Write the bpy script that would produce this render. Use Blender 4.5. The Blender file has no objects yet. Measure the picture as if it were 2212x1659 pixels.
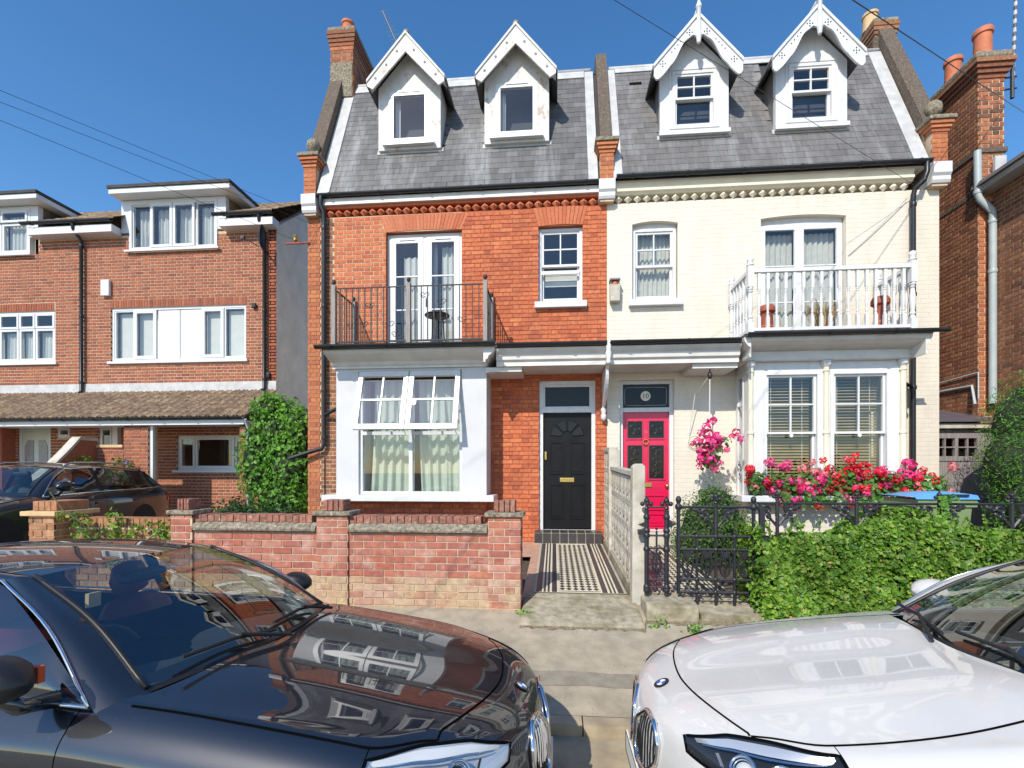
import bpy, bmesh, math, random
from mathutils import Vector, Matrix
R = math.radians
rng = random.Random(7)
SC = bpy.context.scene
COL = SC.collection

# ---------------------------------------------------------------- camera, sky, sun, exposure
cam_d = bpy.data.cameras.new('camera')
cam = bpy.data.objects.new('camera', cam_d)
COL.objects.link(cam)
cam_d.sensor_width = 36.0
cam_d.lens = 36.0 * 1050.0 / 2212.0
cam_d.shift_y = 188.5 / 2212.0
cam_d.clip_start = 0.02
cam_d.clip_end = 3000.0
cam.location = (0, 0, 1.85)
cam.rotation_euler = (R(90), 0, math.atan(91 / 1050.0))
SC.camera = cam

SUN_DIR = Vector((0.395, 1.0, -0.91)).normalized()      # the way the light travels
world = bpy.data.worlds.new('World')
SC.world = world
world.use_nodes = True
wn = world.node_tree
wn.nodes.clear()
w_out = wn.nodes.new('ShaderNodeOutputWorld')
w_bg = wn.nodes.new('ShaderNodeBackground')
w_sky = wn.nodes.new('ShaderNodeTexSky')
w_sky.sky_type = 'NISHITA'
w_sky.sun_disc = False
to_sun = -SUN_DIR
w_sky.sun_elevation = math.asin(to_sun.z)
w_sky.sun_rotation = math.atan2(to_sun.x, to_sun.y)
w_sky.altitude = 50
w_sky.air_density = 1.0
w_sky.dust_density = 0.35
w_sky.ozone_density = 2.6
w_bg.inputs['Strength'].default_value = 0.18
w_hs = wn.nodes.new('ShaderNodeHueSaturation')           # the whole dome a little deeper blue, as the camera recorded it
w_hs.inputs['Saturation'].default_value = 1.25
wn.links.new(w_sky.outputs[0], w_hs.inputs['Color'])
wn.links.new(w_hs.outputs[0], w_bg.inputs[0])
wn.links.new(w_bg.outputs[0], w_out.inputs[0])

sun_d = bpy.data.lights.new('sun', 'SUN')
sun_d.energy = 4.3
sun_d.angle = R(0.53)
sun_d.color = (1.0, 0.935, 0.83)
sun = bpy.data.objects.new('sun', sun_d)
COL.objects.link(sun)
sun.rotation_euler = SUN_DIR.to_track_quat('-Z', 'Y').to_euler()
sun.location = (-8, -20, 25)

SC.view_settings.view_transform = 'Standard'
SC.view_settings.look = 'None'
SC.view_settings.exposure = 0.18
SC.view_settings.gamma = 1.0
SC.view_settings.use_curve_mapping = False
SC.render.engine = 'CYCLES'
SC.cycles.max_bounces = 8
SC.cycles.transparent_max_bounces = 12
SC.cycles.use_denoising = True

# ---------------------------------------------------------------- materials
MATS = {}

def mat(name, col, ramp=None, rough=0.6, metal=0.0, var=0.12, nscale=6.0, bump=0.0, bscale=60.0, coat=0.0, spec=0.5, var2=None, v2scale=2.0, v2lo=0.5, v2hi=0.7, stretch=(1, 1, 1), trans=0.0, var3=None):
    """Principled surface: base colour (or a ramp picked per piece), cloudy variation, an optional second colour in patches, fine bump."""
    m = bpy.data.materials.new(name)
    m.use_nodes = True
    nt = m.node_tree
    N, L = nt.nodes, nt.links
    b = N['Principled BSDF']
    b.inputs['Roughness'].default_value = rough
    b.inputs['Metallic'].default_value = metal
    b.inputs['Specular IOR Level'].default_value = spec
    b.inputs['Coat Weight'].default_value = coat
    b.inputs['Coat Roughness'].default_value = 0.02
    geo = N.new('ShaderNodeNewGeometry')
    pos = geo.outputs['Position']
    if stretch != (1, 1, 1):
        mp = N.new('ShaderNodeMapping')
        mp.inputs['Scale'].default_value = stretch
        L.new(pos, mp.inputs['Vector'])
        spos = mp.outputs[0]
    else:
        spos = pos
    if ramp:
        oi = N.new('ShaderNodeObjectInfo')
        ad = N.new('ShaderNodeMath'); ad.operation = 'ADD'
        L.new(oi.outputs['Random'], ad.inputs[0]); L.new(geo.outputs['Random Per Island'], ad.inputs[1])
        fr = N.new('ShaderNodeMath'); fr.operation = 'FRACT'
        L.new(ad.outputs[0], fr.inputs[0])
        cr = N.new('ShaderNodeValToRGB')
        els = cr.color_ramp.elements
        els[0].position = 0.0; els[0].color = (*ramp[0], 1)
        els[1].position = 1.0; els[1].color = (*ramp[-1], 1)
        for k in range(1, len(ramp) - 1):
            e = els.new(k / (len(ramp) - 1)); e.color = (*ramp[k], 1)
        L.new(fr.outputs[0], cr.inputs[0])
        c_out = cr.outputs[0]
    else:
        rgb = N.new('ShaderNodeRGB'); rgb.outputs[0].default_value = (*col, 1)
        c_out = rgb.outputs[0]
    if var2:
        nz = N.new('ShaderNodeTexNoise'); nz.inputs['Scale'].default_value = v2scale; nz.inputs['Detail'].default_value = 6; nz.inputs['Roughness'].default_value = 0.65
        L.new(spos, nz.inputs['Vector'])
        mr = N.new('ShaderNodeMapRange'); mr.inputs['From Min'].default_value = v2lo; mr.inputs['From Max'].default_value = v2hi
        L.new(nz.outputs[0], mr.inputs[0])
        mx = N.new('ShaderNodeMix'); mx.data_type = 'RGBA'
        L.new(mr.outputs[0], mx.inputs[0]); L.new(c_out, mx.inputs[6]); mx.inputs[7].default_value = (*var2, 1)
        c_out = mx.outputs[2]
    if var3:
        c3_, sc3, lo3, hi3, am3 = var3
        nz = N.new('ShaderNodeTexNoise'); nz.inputs['Scale'].default_value = sc3; nz.inputs['Detail'].default_value = 4
        L.new(pos, nz.inputs['Vector'])
        mr = N.new('ShaderNodeMapRange'); mr.inputs['From Min'].default_value = lo3; mr.inputs['From Max'].default_value = hi3; mr.inputs['To Max'].default_value = am3
        L.new(nz.outputs[0], mr.inputs[0])
        mx = N.new('ShaderNodeMix'); mx.data_type = 'RGBA'
        L.new(mr.outputs[0], mx.inputs[0]); L.new(c_out, mx.inputs[6]); mx.inputs[7].default_value = (*c3_, 1)
        c_out = mx.outputs[2]
    if var:
        nz = N.new('ShaderNodeTexNoise'); nz.inputs['Scale'].default_value = nscale; nz.inputs['Detail'].default_value = 5
        L.new(spos, nz.inputs['Vector'])
        mr = N.new('ShaderNodeMapRange'); mr.inputs['To Min'].default_value = 1 - var * 1.6; mr.inputs['To Max'].default_value = 1 + var * 1.6
        mr.inputs['From Min'].default_value = 0.25; mr.inputs['From Max'].default_value = 0.75
        L.new(nz.outputs[0], mr.inputs[0])
        mx = N.new('ShaderNodeMix'); mx.data_type = 'RGBA'; mx.blend_type = 'MULTIPLY'; mx.inputs[0].default_value = 1.0
        L.new(c_out, mx.inputs[6]); L.new(mr.outputs[0], mx.inputs[7])
        c_out = mx.outputs[2]
    L.new(c_out, b.inputs['Base Color'])
    if bump:
        nz = N.new('ShaderNodeTexNoise'); nz.inputs['Scale'].default_value = bscale; nz.inputs['Detail'].default_value = 4
        L.new(spos, nz.inputs['Vector'])
        bp = N.new('ShaderNodeBump'); bp.inputs['Strength'].default_value = bump; bp.inputs['Distance'].default_value = 0.01
        L.new(nz.outputs[0], bp.inputs['Height']); L.new(bp.outputs[0], b.inputs['Normal'])
    if trans:
        tl = N.new('ShaderNodeBsdfTranslucent'); L.new(c_out, tl.inputs[0])
        ms = N.new('ShaderNodeMixShader'); ms.inputs[0].default_value = trans
        L.new(b.outputs[0], ms.inputs[1]); L.new(tl.outputs[0], ms.inputs[2])
        L.new(ms.outputs[0], N['Material Output'].inputs[0])
    MATS[name] = m
    return m

def glass_mat(name, tint=(0.93, 0.96, 0.95), boost=1.4, base=0.05, rough=0.0):
    m = bpy.data.materials.new(name); m.use_nodes = True
    N, L = m.node_tree.nodes, m.node_tree.links
    N.remove(N['Principled BSDF'])
    tr = N.new('ShaderNodeBsdfTransparent'); tr.inputs[0].default_value = (*tint, 1)
    gl = N.new('ShaderNodeBsdfGlossy'); gl.inputs['Roughness'].default_value = rough
    # the same Schlick reflectance from both sides of the thin pane
    ge = N.new('ShaderNodeNewGeometry')
    dt = N.new('ShaderNodeVectorMath'); dt.operation = 'DOT_PRODUCT'
    L.new(ge.outputs['Normal'], dt.inputs[0]); L.new(ge.outputs['Incoming'], dt.inputs[1])
    ab = N.new('ShaderNodeMath'); ab.operation = 'ABSOLUTE'; L.new(dt.outputs['Value'], ab.inputs[0])
    om = N.new('ShaderNodeMath'); om.operation = 'SUBTRACT'; om.inputs[0].default_value = 1.0; L.new(ab.outputs[0], om.inputs[1])
    p5 = N.new('ShaderNodeMath'); p5.operation = 'POWER'; p5.inputs[1].default_value = 5.0; L.new(om.outputs[0], p5.inputs[0])
    ma = N.new('ShaderNodeMath'); ma.operation = 'MULTIPLY_ADD'; ma.use_clamp = True
    ma.inputs[1].default_value = 0.96; ma.inputs[2].default_value = 0.04 * boost + base
    L.new(p5.outputs[0], ma.inputs[0])
    mx = N.new('ShaderNodeMixShader')
    L.new(ma.outputs[0], mx.inputs[0]); L.new(tr.outputs[0], mx.inputs[1]); L.new(gl.outputs[0], mx.inputs[2])
    L.new(mx.outputs[0], N['Material Output'].inputs[0])
    MATS[name] = m
    return m

def brick_bump(m, sx=0.225, sz=0.075, strength=0.5, mortar=0.012, dark=0.93):
    """Painted or far brickwork: joints pressed faintly into the paint."""
    N, L = m.node_tree.nodes, m.node_tree.links
    b = N['Principled BSDF']
    geo = N.new('ShaderNodeNewGeometry')
    sp = N.new('ShaderNodeSeparateXYZ'); L.new(geo.outputs['Position'], sp.inputs[0])
    ad = N.new('ShaderNodeMath'); ad.operation = 'ADD'; L.new(sp.outputs[0], ad.inputs[0]); L.new(sp.outputs[1], ad.inputs[1])
    cb = N.new('ShaderNodeCombineXYZ'); L.new(ad.outputs[0], cb.inputs[0]); L.new(sp.outputs[2], cb.inputs[1])
    bt = N.new('ShaderNodeTexBrick'); L.new(cb.outputs[0], bt.inputs['Vector'])
    bt.inputs['Scale'].default_value = 1.0; bt.inputs['Brick Width'].default_value = sx; bt.inputs['Row Height'].default_value = sz
    bt.inputs['Mortar Size'].default_value = mortar * 0.5; bt.inputs['Mortar Smooth'].default_value = 0.6
    bt.inputs['Color1'].default_value = (1, 1, 1, 1); bt.inputs['Color2'].default_value = (0.9, 0.9, 0.9, 1); bt.inputs['Mortar'].default_value = (0, 0, 0, 1)
    nz = N.new('ShaderNodeTexNoise'); nz.inputs['Scale'].default_value = 9; nz.inputs['Detail'].default_value = 6; L.new(geo.outputs['Position'], nz.inputs['Vector'])
    mx = N.new('ShaderNodeMath'); mx.operation = 'MULTIPLY_ADD'; mx.inputs[1].default_value = 0.5
    L.new(nz.outputs[0], mx.inputs[0]); L.new(bt.outputs['Color'], mx.inputs[2])
    bp = N.new('ShaderNodeBump'); bp.inputs['Strength'].default_value = strength; bp.inputs['Distance'].default_value = 0.006
    L.new(mx.outputs[0], bp.inputs['Height'])
    old = b.inputs['Normal'].links
    if old: L.new(old[0].from_socket, bp.inputs['Normal'])
    L.new(bp.outputs[0], b.inputs['Normal'])

# ---------------------------------------------------------------- mesh helpers
class MB:
    def __init__(s): s.v = []; s.f = []
    def add(s, vs, fs):
        n = len(s.v); s.v += [tuple(p) for p in vs]; s.f += [tuple(i + n for i in f) for f in fs]; return s
    def box(s, x0, x1, y0, y1, z0, z1):
        if x0 > x1: x0, x1 = x1, x0
        if y0 > y1: y0, y1 = y1, y0
        if z0 > z1: z0, z1 = z1, z0
        return s.add([(x0, y0, z0), (x1, y0, z0), (x1, y1, z0), (x0, y1, z0), (x0, y0, z1), (x1, y0, z1), (x1, y1, z1), (x0, y1, z1)],
                     [(0, 3, 2, 1), (4, 5, 6, 7), (0, 1, 5, 4), (1, 2, 6, 5), (2, 3, 7, 6), (3, 0, 4, 7)])
    def poly(s, pts): return s.add(pts, [tuple(range(len(pts)))])
    def prism(s, pts, axis, a0, a1):
        n = len(pts)
        def mk(p, a): return {'y': (p[0], a, p[1]), 'x': (a, p[0], p[1]), 'z': (p[0], p[1], a)}[axis]
        vs = [mk(p, a0) for p in pts] + [mk(p, a1) for p in pts]
        fs = [tuple(range(n))[::-1], tuple(range(n, 2 * n))] + [(i, (i + 1) % n, n + (i + 1) % n, n + i) for i in range(n)]
        return s.add(vs, fs)
    def frame(s, x0, x1, z0, z1, w, y0, y1, wb=None, wt=None):
        wb = w if wb is None else wb; wt = w if wt is None else wt
        s.box(x0, x0 + w, y0, y1, z0, z1); s.box(x1 - w, x1, y0, y1, z0, z1)
        s.box(x0 + w, x1 - w, y0, y1, z0, z0 + wb); s.box(x0 + w, x1 - w, y0, y1, z1 - wt, z1); return s
    def tube(s, path, r, n=8, closed=False, cap=True):
        P = [Vector(p) for p in path]; m = len(P); rr = r if isinstance(r, (list, tuple)) else [r] * m
        vs = []; up = None
        for i in range(m):
            if closed: t = P[(i + 1) % m] - P[i - 1]
            else: t = P[min(i + 1, m - 1)] - P[max(i - 1, 0)]
            t.normalize()
            if up is None: up = Vector((0, 0, 1)) if abs(t.z) < 0.9 else Vector((0, 1, 0))
            a = t.cross(up); 
            if a.length < 1e-5: a = t.orthogonal()
            a.normalize(); b = a.cross(t).normalized(); up = b
            for k in range(n):
                q = 2 * math.pi * k / n
                vs.append(P[i] + a * math.cos(q) * rr[i] + b * math.sin(q) * rr[i])
        fs = []
        for i in range(m if closed else m - 1):
            j = (i + 1) % m
            for k in range(n): fs.append((i * n + k, i * n + (k + 1) % n, j * n + (k + 1) % n, j * n + k))
        if cap and not closed: fs += [tuple(range(n))[::-1], tuple(range((m - 1) * n, m * n))]
        return s.add(vs, fs)
    def lathe(s, prof, cx=0, cy=0, cz=0, n=12, axis='z'):
        vs = []
        for r, h in prof:
            for k in range(n):
                q = 2 * math.pi * k / n; a, b = r * math.cos(q), r * math.sin(q)
                vs.append({'z': (cx + a, cy + b, cz + h), 'y': (cx + a, cy + h, cz + b), 'x': (cx + h, cy + a, cz + b)}[axis])
        fs = []
        for i in range(len(prof) - 1):
            for k in range(n): fs.append((i * n + k, i * n + (k + 1) % n, (i + 1) * n + (k + 1) % n, (i + 1) * n + k))
        fs += [tuple(range(n))[::-1], tuple(range((len(prof) - 1) * n, len(prof) * n))]
        return s.add(vs, fs)
    def ball(s, c, r, n=10, m=6, sz=1.0):
        return s.lathe([(r * math.sin(math.pi * (i + .02) / (m + .04)) , -r * sz * math.cos(math.pi * (i + .02) / (m + .04))) for i in range(m + 1)], c[0], c[1], c[2], n)
    def grid(s, rows, closed=False):
        m, n = len(rows), len(rows[0])
        fs = []
        for i in range(m - 1):
            for j in range(n - 1): fs.append((i * n + j, i * n + j + 1, (i + 1) * n + j + 1, (i + 1) * n + j))
        return s.add([p for r in rows for p in r], fs)
    def mesh(s, name, m, smooth=False):
        me = bpy.data.meshes.new(name)
        me.from_pydata(s.v, [], s.f)
        if m: me.materials.append(MATS[m] if isinstance(m, str) else m)
        if smooth:
            me.polygons.foreach_set('use_smooth', [True] * len(me.polygons))
        me.update()
        return me
    def build(s, name, m, parent=None, smooth=False, bevel=0.0, auto=None):
        me = s.mesh(name, m, smooth)
        if auto is not None and smooth:
            bm = bmesh.new(); bm.from_mesh(me)
            bmesh.ops.remove_doubles(bm, verts=bm.verts, dist=1e-5)
            bmesh.ops.recalc_face_normals(bm, faces=bm.faces)
            for e in bm.edges:
                if len(e.link_faces) == 2 and e.calc_face_angle(0) > R(auto): e.smooth = False
            bm.to_mesh(me); bm.free()
        o = bpy.data.objects.new(name, me)
        COL.objects.link(o)
        if parent: o.parent = parent; o.location = -W(parent)
        if bevel:
            md = o.modifiers.new('bevel', 'BEVEL'); md.width = bevel; md.segments = 2; md.limit_method = 'ANGLE'
        return o

def W(o):
    v = Vector((0, 0, 0))
    while o: v = v + o.location; o = o.parent
    return v

def tag(o, label=None, cat=None, group=None, kind=None):
    if label: o['label'] = label
    if cat: o['category'] = cat
    if group: o['group'] = group
    if kind: o['kind'] = kind
    return o

def empty(name, loc, label=None, cat=None, group=None):
    o = bpy.data.objects.new(name, None); COL.objects.link(o); o.location = loc; o.empty_display_size = 0.1
    return tag(o, label, cat, group)

def inst(name, me, loc, parent=None, rot=None, scale=None):
    o = bpy.data.objects.new(name, me); COL.objects.link(o)
    if parent: o.parent = parent; o.location = Vector(loc) - W(parent)
    else: o.location = loc
    if rot: o.rotation_euler = rot
    if scale: o.scale = scale
    return o

def copy_tree(o, parent=None):
    c = o.copy(); COL.objects.link(c); c.parent = parent
    for ch in o.children: copy_tree(ch, c)
    return c

CAMP = Vector((0, 0, 1.85))
def wall_cells(x0, x1, z0, z1, holes):
    """rectangles that cover a wall face round its openings"""
    xs = sorted({x0, x1, *[h[0] for h in holes], *[h[1] for h in holes]}); zs = sorted({z0, z1, *[h[2] for h in holes], *[h[3] for h in holes]})
    out = []
    for a, b in zip(xs, xs[1:]):
        run = None
        for c, d in zip(zs, zs[1:]):
            mx, mz = (a + b) / 2, (c + d) / 2
            solid = x0 <= mx <= x1 and z0 <= mz <= z1 and not any(h[0] < mx < h[1] and h[2] < mz < h[3] for h in holes)
            if solid:
                run = (run[0], d) if run else (c, d)
            elif run: out.append((a, b, *run)); run = None
        if run: out.append((a, b, *run))
    return out

def wall_backing(name, x0, x1, z0, z1, holes, y0, y1, m, parent):
    mb = MB()
    for a, b, c, d in wall_cells(x0, x1, z0, z1, holes): mb.box(a, b, y0, y1, c, d)
    return mb.build(name, m, parent)

def brickwork(parent, x0, x1, z0, z1, holes, y, m, course=0.075, length=0.225, joint=0.010, bond='flemish', limit=300, proud=0.005, depth=0.03, mass_parent=None, axis='y', hidden=None, seed=1, jit=0.0015, budget=None, sign=-1):
    """Bricks laid course by course on a wall face. The nearest become parts of their own, the rest one mass.
    axis y: face looks along -Y at Y=y, u = X.  axis x: face looks along sign*X at X=y, u = Y."""
    r = random.Random(seed)
    head = (length - joint) / 2
    half = length / 2
    full = []; cut = MB()
    n = int(math.ceil((z1 - z0) / course - 1e-6))
    shared = {}
    for i in range(n):
        c0 = z0 + i * course + joint / 2; c1 = min(z0 + (i + 1) * course - joint / 2, z1)
        if c1 - c0 < 0.015: continue
        if bond == 'flemish':
            seq = [length, half]; u = x0 - (0 if i % 2 else (length + half) / 2 - 0.0) - r.choice([0])
            k = 0
        elif bond == 'english':
            seq = [half] if i % 4 == 3 else [length]; u = x0 - (half / 2 if i % 4 == 3 else (0 if i % 2 else half)); k = 0
        else:
            seq = [length]; u = x0 - (0 if i % 2 else half); k = 0
        while u < x1:
            Ln = seq[k % len(seq)]; k += 1
            a, b = u + joint / 2, u + Ln - joint / 2
            u += Ln
            spans = [(max(a, x0), min(b, x1))]
            if spans[0][1] - spans[0][0] < 0.02: continue
            for h in holes:
                if h[2] < c1 - 0.01 and h[3] > c0 + 0.01:
                    ns = []
                    for p, q in spans:
                        if h[1] <= p or h[0] >= q: ns.append((p, q))
                        else:
                            if h[0] - p > 0.02: ns.append((p, h[0]))
                            if q - h[1] > 0.02: ns.append((h[1], q))
                    spans = ns
            for p, q in spans:
                off = proud + r.uniform(-jit, jit)
                if abs((q - p) - (b - a)) < 1e-6 and abs((c1 - c0) - (course - joint)) < 1e-6: full.append((p, q, c0, c1, off))
                else: _brick(cut, p, q, c0, c1, y, off, depth, axis, sign)
    def dist(f):
        u, z = (f[0] + f[1]) / 2, (f[2] + f[3]) / 2
        P = Vector((u, y, z)) if axis == 'y' else Vector((y, u, z))
        return (P - CAMP).length - (f[1] - f[0]) * 3
    vis = [f for f in full if not (hidden and hidden(f))]
    vis.sort(key=dist)
    singles = set(id(f) for f in vis[:limit])
    for f in full:
        p, q, c0, c1, off = f
        if id(f) in singles:
            key = round(q - p, 4)
            if key not in shared:
                mb = MB(); _brick(mb, -(q - p) / 2, (q - p) / 2, -(c1 - c0) / 2, (c1 - c0) / 2, 0, 0, depth, axis, sign)
                shared[key] = mb.mesh('brick', m)
            u, z = (p + q) / 2, (c0 + c1) / 2
            inst('brick', shared[key], (u, y - off, z) if axis == 'y' else (y + sign * off, u, z), parent)
        else:
            _brick(cut, p, q, c0, c1, y, off, depth, axis, sign)
    if cut.v:
        o = cut.build('brick_mass', m, mass_parent or parent); tag(o, kind='stuff')

def _brick(mb, p, q, c0, c1, y, off, depth, axis, sign):
    if axis == 'y':
        a, b = y - off, y - off + depth
        mb.add([(p, a, c0), (q, a, c0), (q, a, c1), (p, a, c1), (p, b, c0), (q, b, c0), (q, b, c1), (p, b, c1)],
               [(0, 1, 2, 3), (1, 5, 6, 2), (4, 0, 3, 7), (3, 2, 6, 7), (4, 5, 1, 0)])
    else:
        a, b = y + sign * off, y + sign * (off - depth)
        mb.add([(a, p, c0), (a, q, c0), (a, q, c1), (a, p, c1), (b, p, c0), (b, q, c0), (b, q, c1), (b, p, c1)],
               [(0, 1, 2, 3), (1, 5, 6, 2), (4, 0, 3, 7), (3, 2, 6, 7), (4, 5, 1, 0)])

def text_mesh(name, s, size, m, parent, loc, rot, extrude=0.002, align='CENTER'):
    cu = bpy.data.curves.new(name, 'FONT'); cu.body = s; cu.size = size; cu.extrude = extrude; cu.align_x = align; cu.align_y = 'CENTER'
    cu.materials.append(MATS[m])
    o = bpy.data.objects.new(name, cu); COL.objects.link(o)
    dg = bpy.context.evaluated_depsgraph_get(); me = bpy.data.meshes.new_from_object(o.evaluated_get(dg))
    bpy.data.objects.remove(o)
    o = bpy.data.objects.new(name, me); COL.objects.link(o)
    if parent: o.parent = parent; o.location = Vector(loc) - W(parent)
    else: o.location = loc
    o.rotation_euler = rot
    return o
# ---------------------------------------------------------------- surfaces
mat('asphalt', (0.20, 0.18, 0.145), rough=0.9, var=0.14, nscale=1.4, bump=0.6, bscale=180, var2=(0.27, 0.235, 0.17), v2scale=0.7, v2lo=0.42, v2hi=0.68)
mat('pavement', (0.39, 0.335, 0.245), var3=((0.13, 0.11, 0.085), 42, 0.66, 0.72, 0.7), rough=0.9, var=0.13, nscale=7, bump=0.6, bscale=150, var2=(0.25, 0.225, 0.175), v2scale=1.6, v2lo=0.5, v2hi=0.78)
mat('pavement_patch', (0.27, 0.24, 0.185), rough=0.92, var=0.15, nscale=9, bump=0.6, bscale=170)
mat('kerb_stone', (0.38, 0.315, 0.215), rough=0.85, var=0.2, nscale=5, bump=0.4, bscale=90)
mat('concrete', (0.37, 0.325, 0.235), rough=0.9, var=0.22, nscale=14, bump=0.7, bscale=60, var2=(0.19, 0.165, 0.085), v2scale=3.2, v2lo=0.46, v2hi=0.68)
mat('pale_concrete', (0.52, 0.48, 0.40), rough=0.85, var=0.14, nscale=7, bump=0.3, bscale=80, var2=(0.36, 0.31, 0.22), v2scale=3, v2lo=0.5, v2hi=0.72)
mat('soil', (0.09, 0.065, 0.045), rough=0.95, var=0.3, nscale=12, bump=0.9, bscale=40)
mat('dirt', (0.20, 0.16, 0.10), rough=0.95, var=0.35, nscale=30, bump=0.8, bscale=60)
mat('pink_concrete', (0.46, 0.27, 0.19), rough=0.9, var=0.12, nscale=5, bump=0.3, bscale=60)
mat('red_brick', None, ramp=[(0.52, 0.135, 0.052), (0.57, 0.165, 0.066), (0.47, 0.112, 0.045), (0.60, 0.19, 0.08), (0.53, 0.14, 0.055), (0.39, 0.095, 0.045), (0.56, 0.16, 0.062)], rough=0.85, var=0.17, nscale=22, bump=0.4, bscale=120, var3=((0.24, 0.085, 0.05), 1.4, 0.52, 0.8, 0.5))
mat('orange_brick', None, ramp=[(0.47, 0.15, 0.055), (0.42, 0.13, 0.055), (0.52, 0.19, 0.075), (0.33, 0.10, 0.045), (0.46, 0.16, 0.07)], rough=0.85, var=0.15, nscale=25, bump=0.3, bscale=160)
mat('gauged_brick', None, ramp=[(0.50, 0.14, 0.06), (0.54, 0.17, 0.08), (0.46, 0.12, 0.05)], rough=0.85, var=0.1, nscale=20)
mat('stock_brick', None, ramp=[(0.30, 0.125, 0.055), (0.22, 0.075, 0.04), (0.36, 0.17, 0.08), (0.16, 0.065, 0.038), (0.31, 0.11, 0.05), (0.26, 0.12, 0.06)], rough=0.88, var=0.2, nscale=24, bump=0.35, bscale=140)
mat('modern_brick', None, ramp=[(0.35, 0.105, 0.052), (0.28, 0.08, 0.043), (0.40, 0.13, 0.062), (0.22, 0.065, 0.038), (0.37, 0.112, 0.052), (0.30, 0.09, 0.047)], rough=0.85, var=0.16, nscale=25, bump=0.3, bscale=150)
mat('garden_brick', None, ramp=[(0.44, 0.16, 0.105), (0.37, 0.11, 0.072), (0.49, 0.23, 0.165), (0.41, 0.125, 0.075), (0.35, 0.12, 0.09), (0.47, 0.17, 0.10)], rough=0.88, var=0.16, nscale=16, bump=0.4, bscale=110, var2=(0.55, 0.40, 0.33), v2scale=5, v2lo=0.53, v2hi=0.76)
mat('garden_brick_low', None, ramp=[(0.46, 0.25, 0.17), (0.50, 0.32, 0.24), (0.41, 0.17, 0.115), (0.53, 0.37, 0.27), (0.40, 0.15, 0.10)], rough=0.88, var=0.15, nscale=14, bump=0.4, bscale=110, var2=(0.50, 0.39, 0.22), v2scale=3.5, v2lo=0.42, v2hi=0.62)
mat('coping_brick', None, ramp=[(0.30, 0.125, 0.085), (0.36, 0.15, 0.10), (0.25, 0.105, 0.075), (0.33, 0.16, 0.11)], rough=0.9, var=0.3, nscale=22, bump=0.6, bscale=80, var3=((0.45, 0.40, 0.30), 20, 0.60, 0.70, 0.6))
mat('tan_brick', None, ramp=[(0.45, 0.22, 0.10), (0.37, 0.16, 0.075), (0.50, 0.27, 0.13), (0.30, 0.13, 0.065), (0.43, 0.20, 0.09)], rough=0.88, var=0.22, nscale=16, bump=0.4, bscale=120, var3=((0.16, 0.11, 0.06), 3.0, 0.52, 0.75, 0.6))
mat('chimney_brick', None, ramp=[(0.38, 0.12, 0.05), (0.22, 0.085, 0.045), (0.44, 0.16, 0.065), (0.13, 0.06, 0.038), (0.33, 0.11, 0.05), (0.40, 0.15, 0.07)], rough=0.88, var=0.25, nscale=14, bump=0.4, bscale=120)
mat('gable_bounce', (0.50, 0.42, 0.33), rough=0.9, var=0.1)  # colour lightened so the unseen side wall bounces light into the gap
mat('mortar_cream', (0.55, 0.43, 0.29), rough=0.95, var=0.12, nscale=10, bump=0.3, bscale=120)
mat('mortar_tan', (0.58, 0.45, 0.31), rough=0.95, var=0.12, nscale=10, bump=0.3, bscale=120)
mat('mortar_red', (0.40, 0.115, 0.055), rough=0.95, var=0.15, nscale=8, bump=0.3, bscale=120)
mat('cream_paint', (0.70, 0.637, 0.53), rough=0.6, var=0.035, nscale=2.5, var2=(0.61, 0.54, 0.42), v2scale=1.3, v2lo=0.54, v2hi=0.85, stretch=(2.2, 2.2, 0.7))
brick_bump(MATS['cream_paint'], strength=0.55)
mat('cream_trim', (0.74, 0.68, 0.53), rough=0.5, var=0.05, nscale=4)
mat('grey_render', (0.80, 0.74, 0.68), rough=0.8, var=0.08, nscale=3)
brick_bump(MATS['grey_render'], strength=0.8)
mat('white_paint', (0.67, 0.67, 0.665), rough=0.42, var=0.04, nscale=5, var2=(0.53, 0.51, 0.47), v2scale=4, v2lo=0.58, v2hi=0.85, stretch=(2, 2, .7))
mat('white_render', (0.60, 0.60, 0.605), var3=((0.45, 0.43, 0.40), 2.0, 0.56, 0.85, 0.5), rough=0.55, var=0.03, nscale=3, bump=0.12, bscale=60)
mat('grey_paint', (0.50, 0.48, 0.44), rough=0.5, var=0.06, nscale=5)
mat('warm_white', (0.68, 0.655, 0.61), rough=0.5, var=0.07, nscale=5)  # slightly warm off-white for cornices, canopies and fascias
mat('peeling_paint', (0.63, 0.61, 0.575), rough=0.6, var=0.06, nscale=6, var2=(0.42, 0.32, 0.25), v2scale=6, v2lo=0.57, v2hi=0.66, stretch=(1, 1, 0.6), bump=0.2, bscale=40)
mat('upvc', (0.68, 0.685, 0.69), rough=0.3, var=0.015, nscale=4)
mat('slate', None, ramp=[(0.112, 0.11, 0.108), (0.138, 0.135, 0.131), (0.092, 0.09, 0.089), (0.165, 0.16, 0.155), (0.118, 0.115, 0.112), (0.10, 0.098, 0.097)], rough=0.62, var=0.14, nscale=9, bump=0.2, bscale=50, var2=(0.27, 0.268, 0.265), v2scale=1.15, v2lo=0.50, v2hi=0.70, stretch=(2.3, 0.35, 0.35))
mat('slate_brown', None, ramp=[(0.135, 0.125, 0.12), (0.155, 0.147, 0.142), (0.118, 0.11, 0.107), (0.175, 0.168, 0.163), (0.135, 0.127, 0.122)], rough=0.68, var=0.14, nscale=9, bump=0.2, bscale=50, var2=(0.26, 0.255, 0.25), v2scale=1.2, v2lo=0.50, v2hi=0.72, stretch=(2.1, 0.35, 0.35))
mat('shut_gap', (0.004, 0.004, 0.004), rough=0.95, var=0, spec=0.0)
mat('underfelt', (0.05, 0.05, 0.055), rough=0.9)
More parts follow.
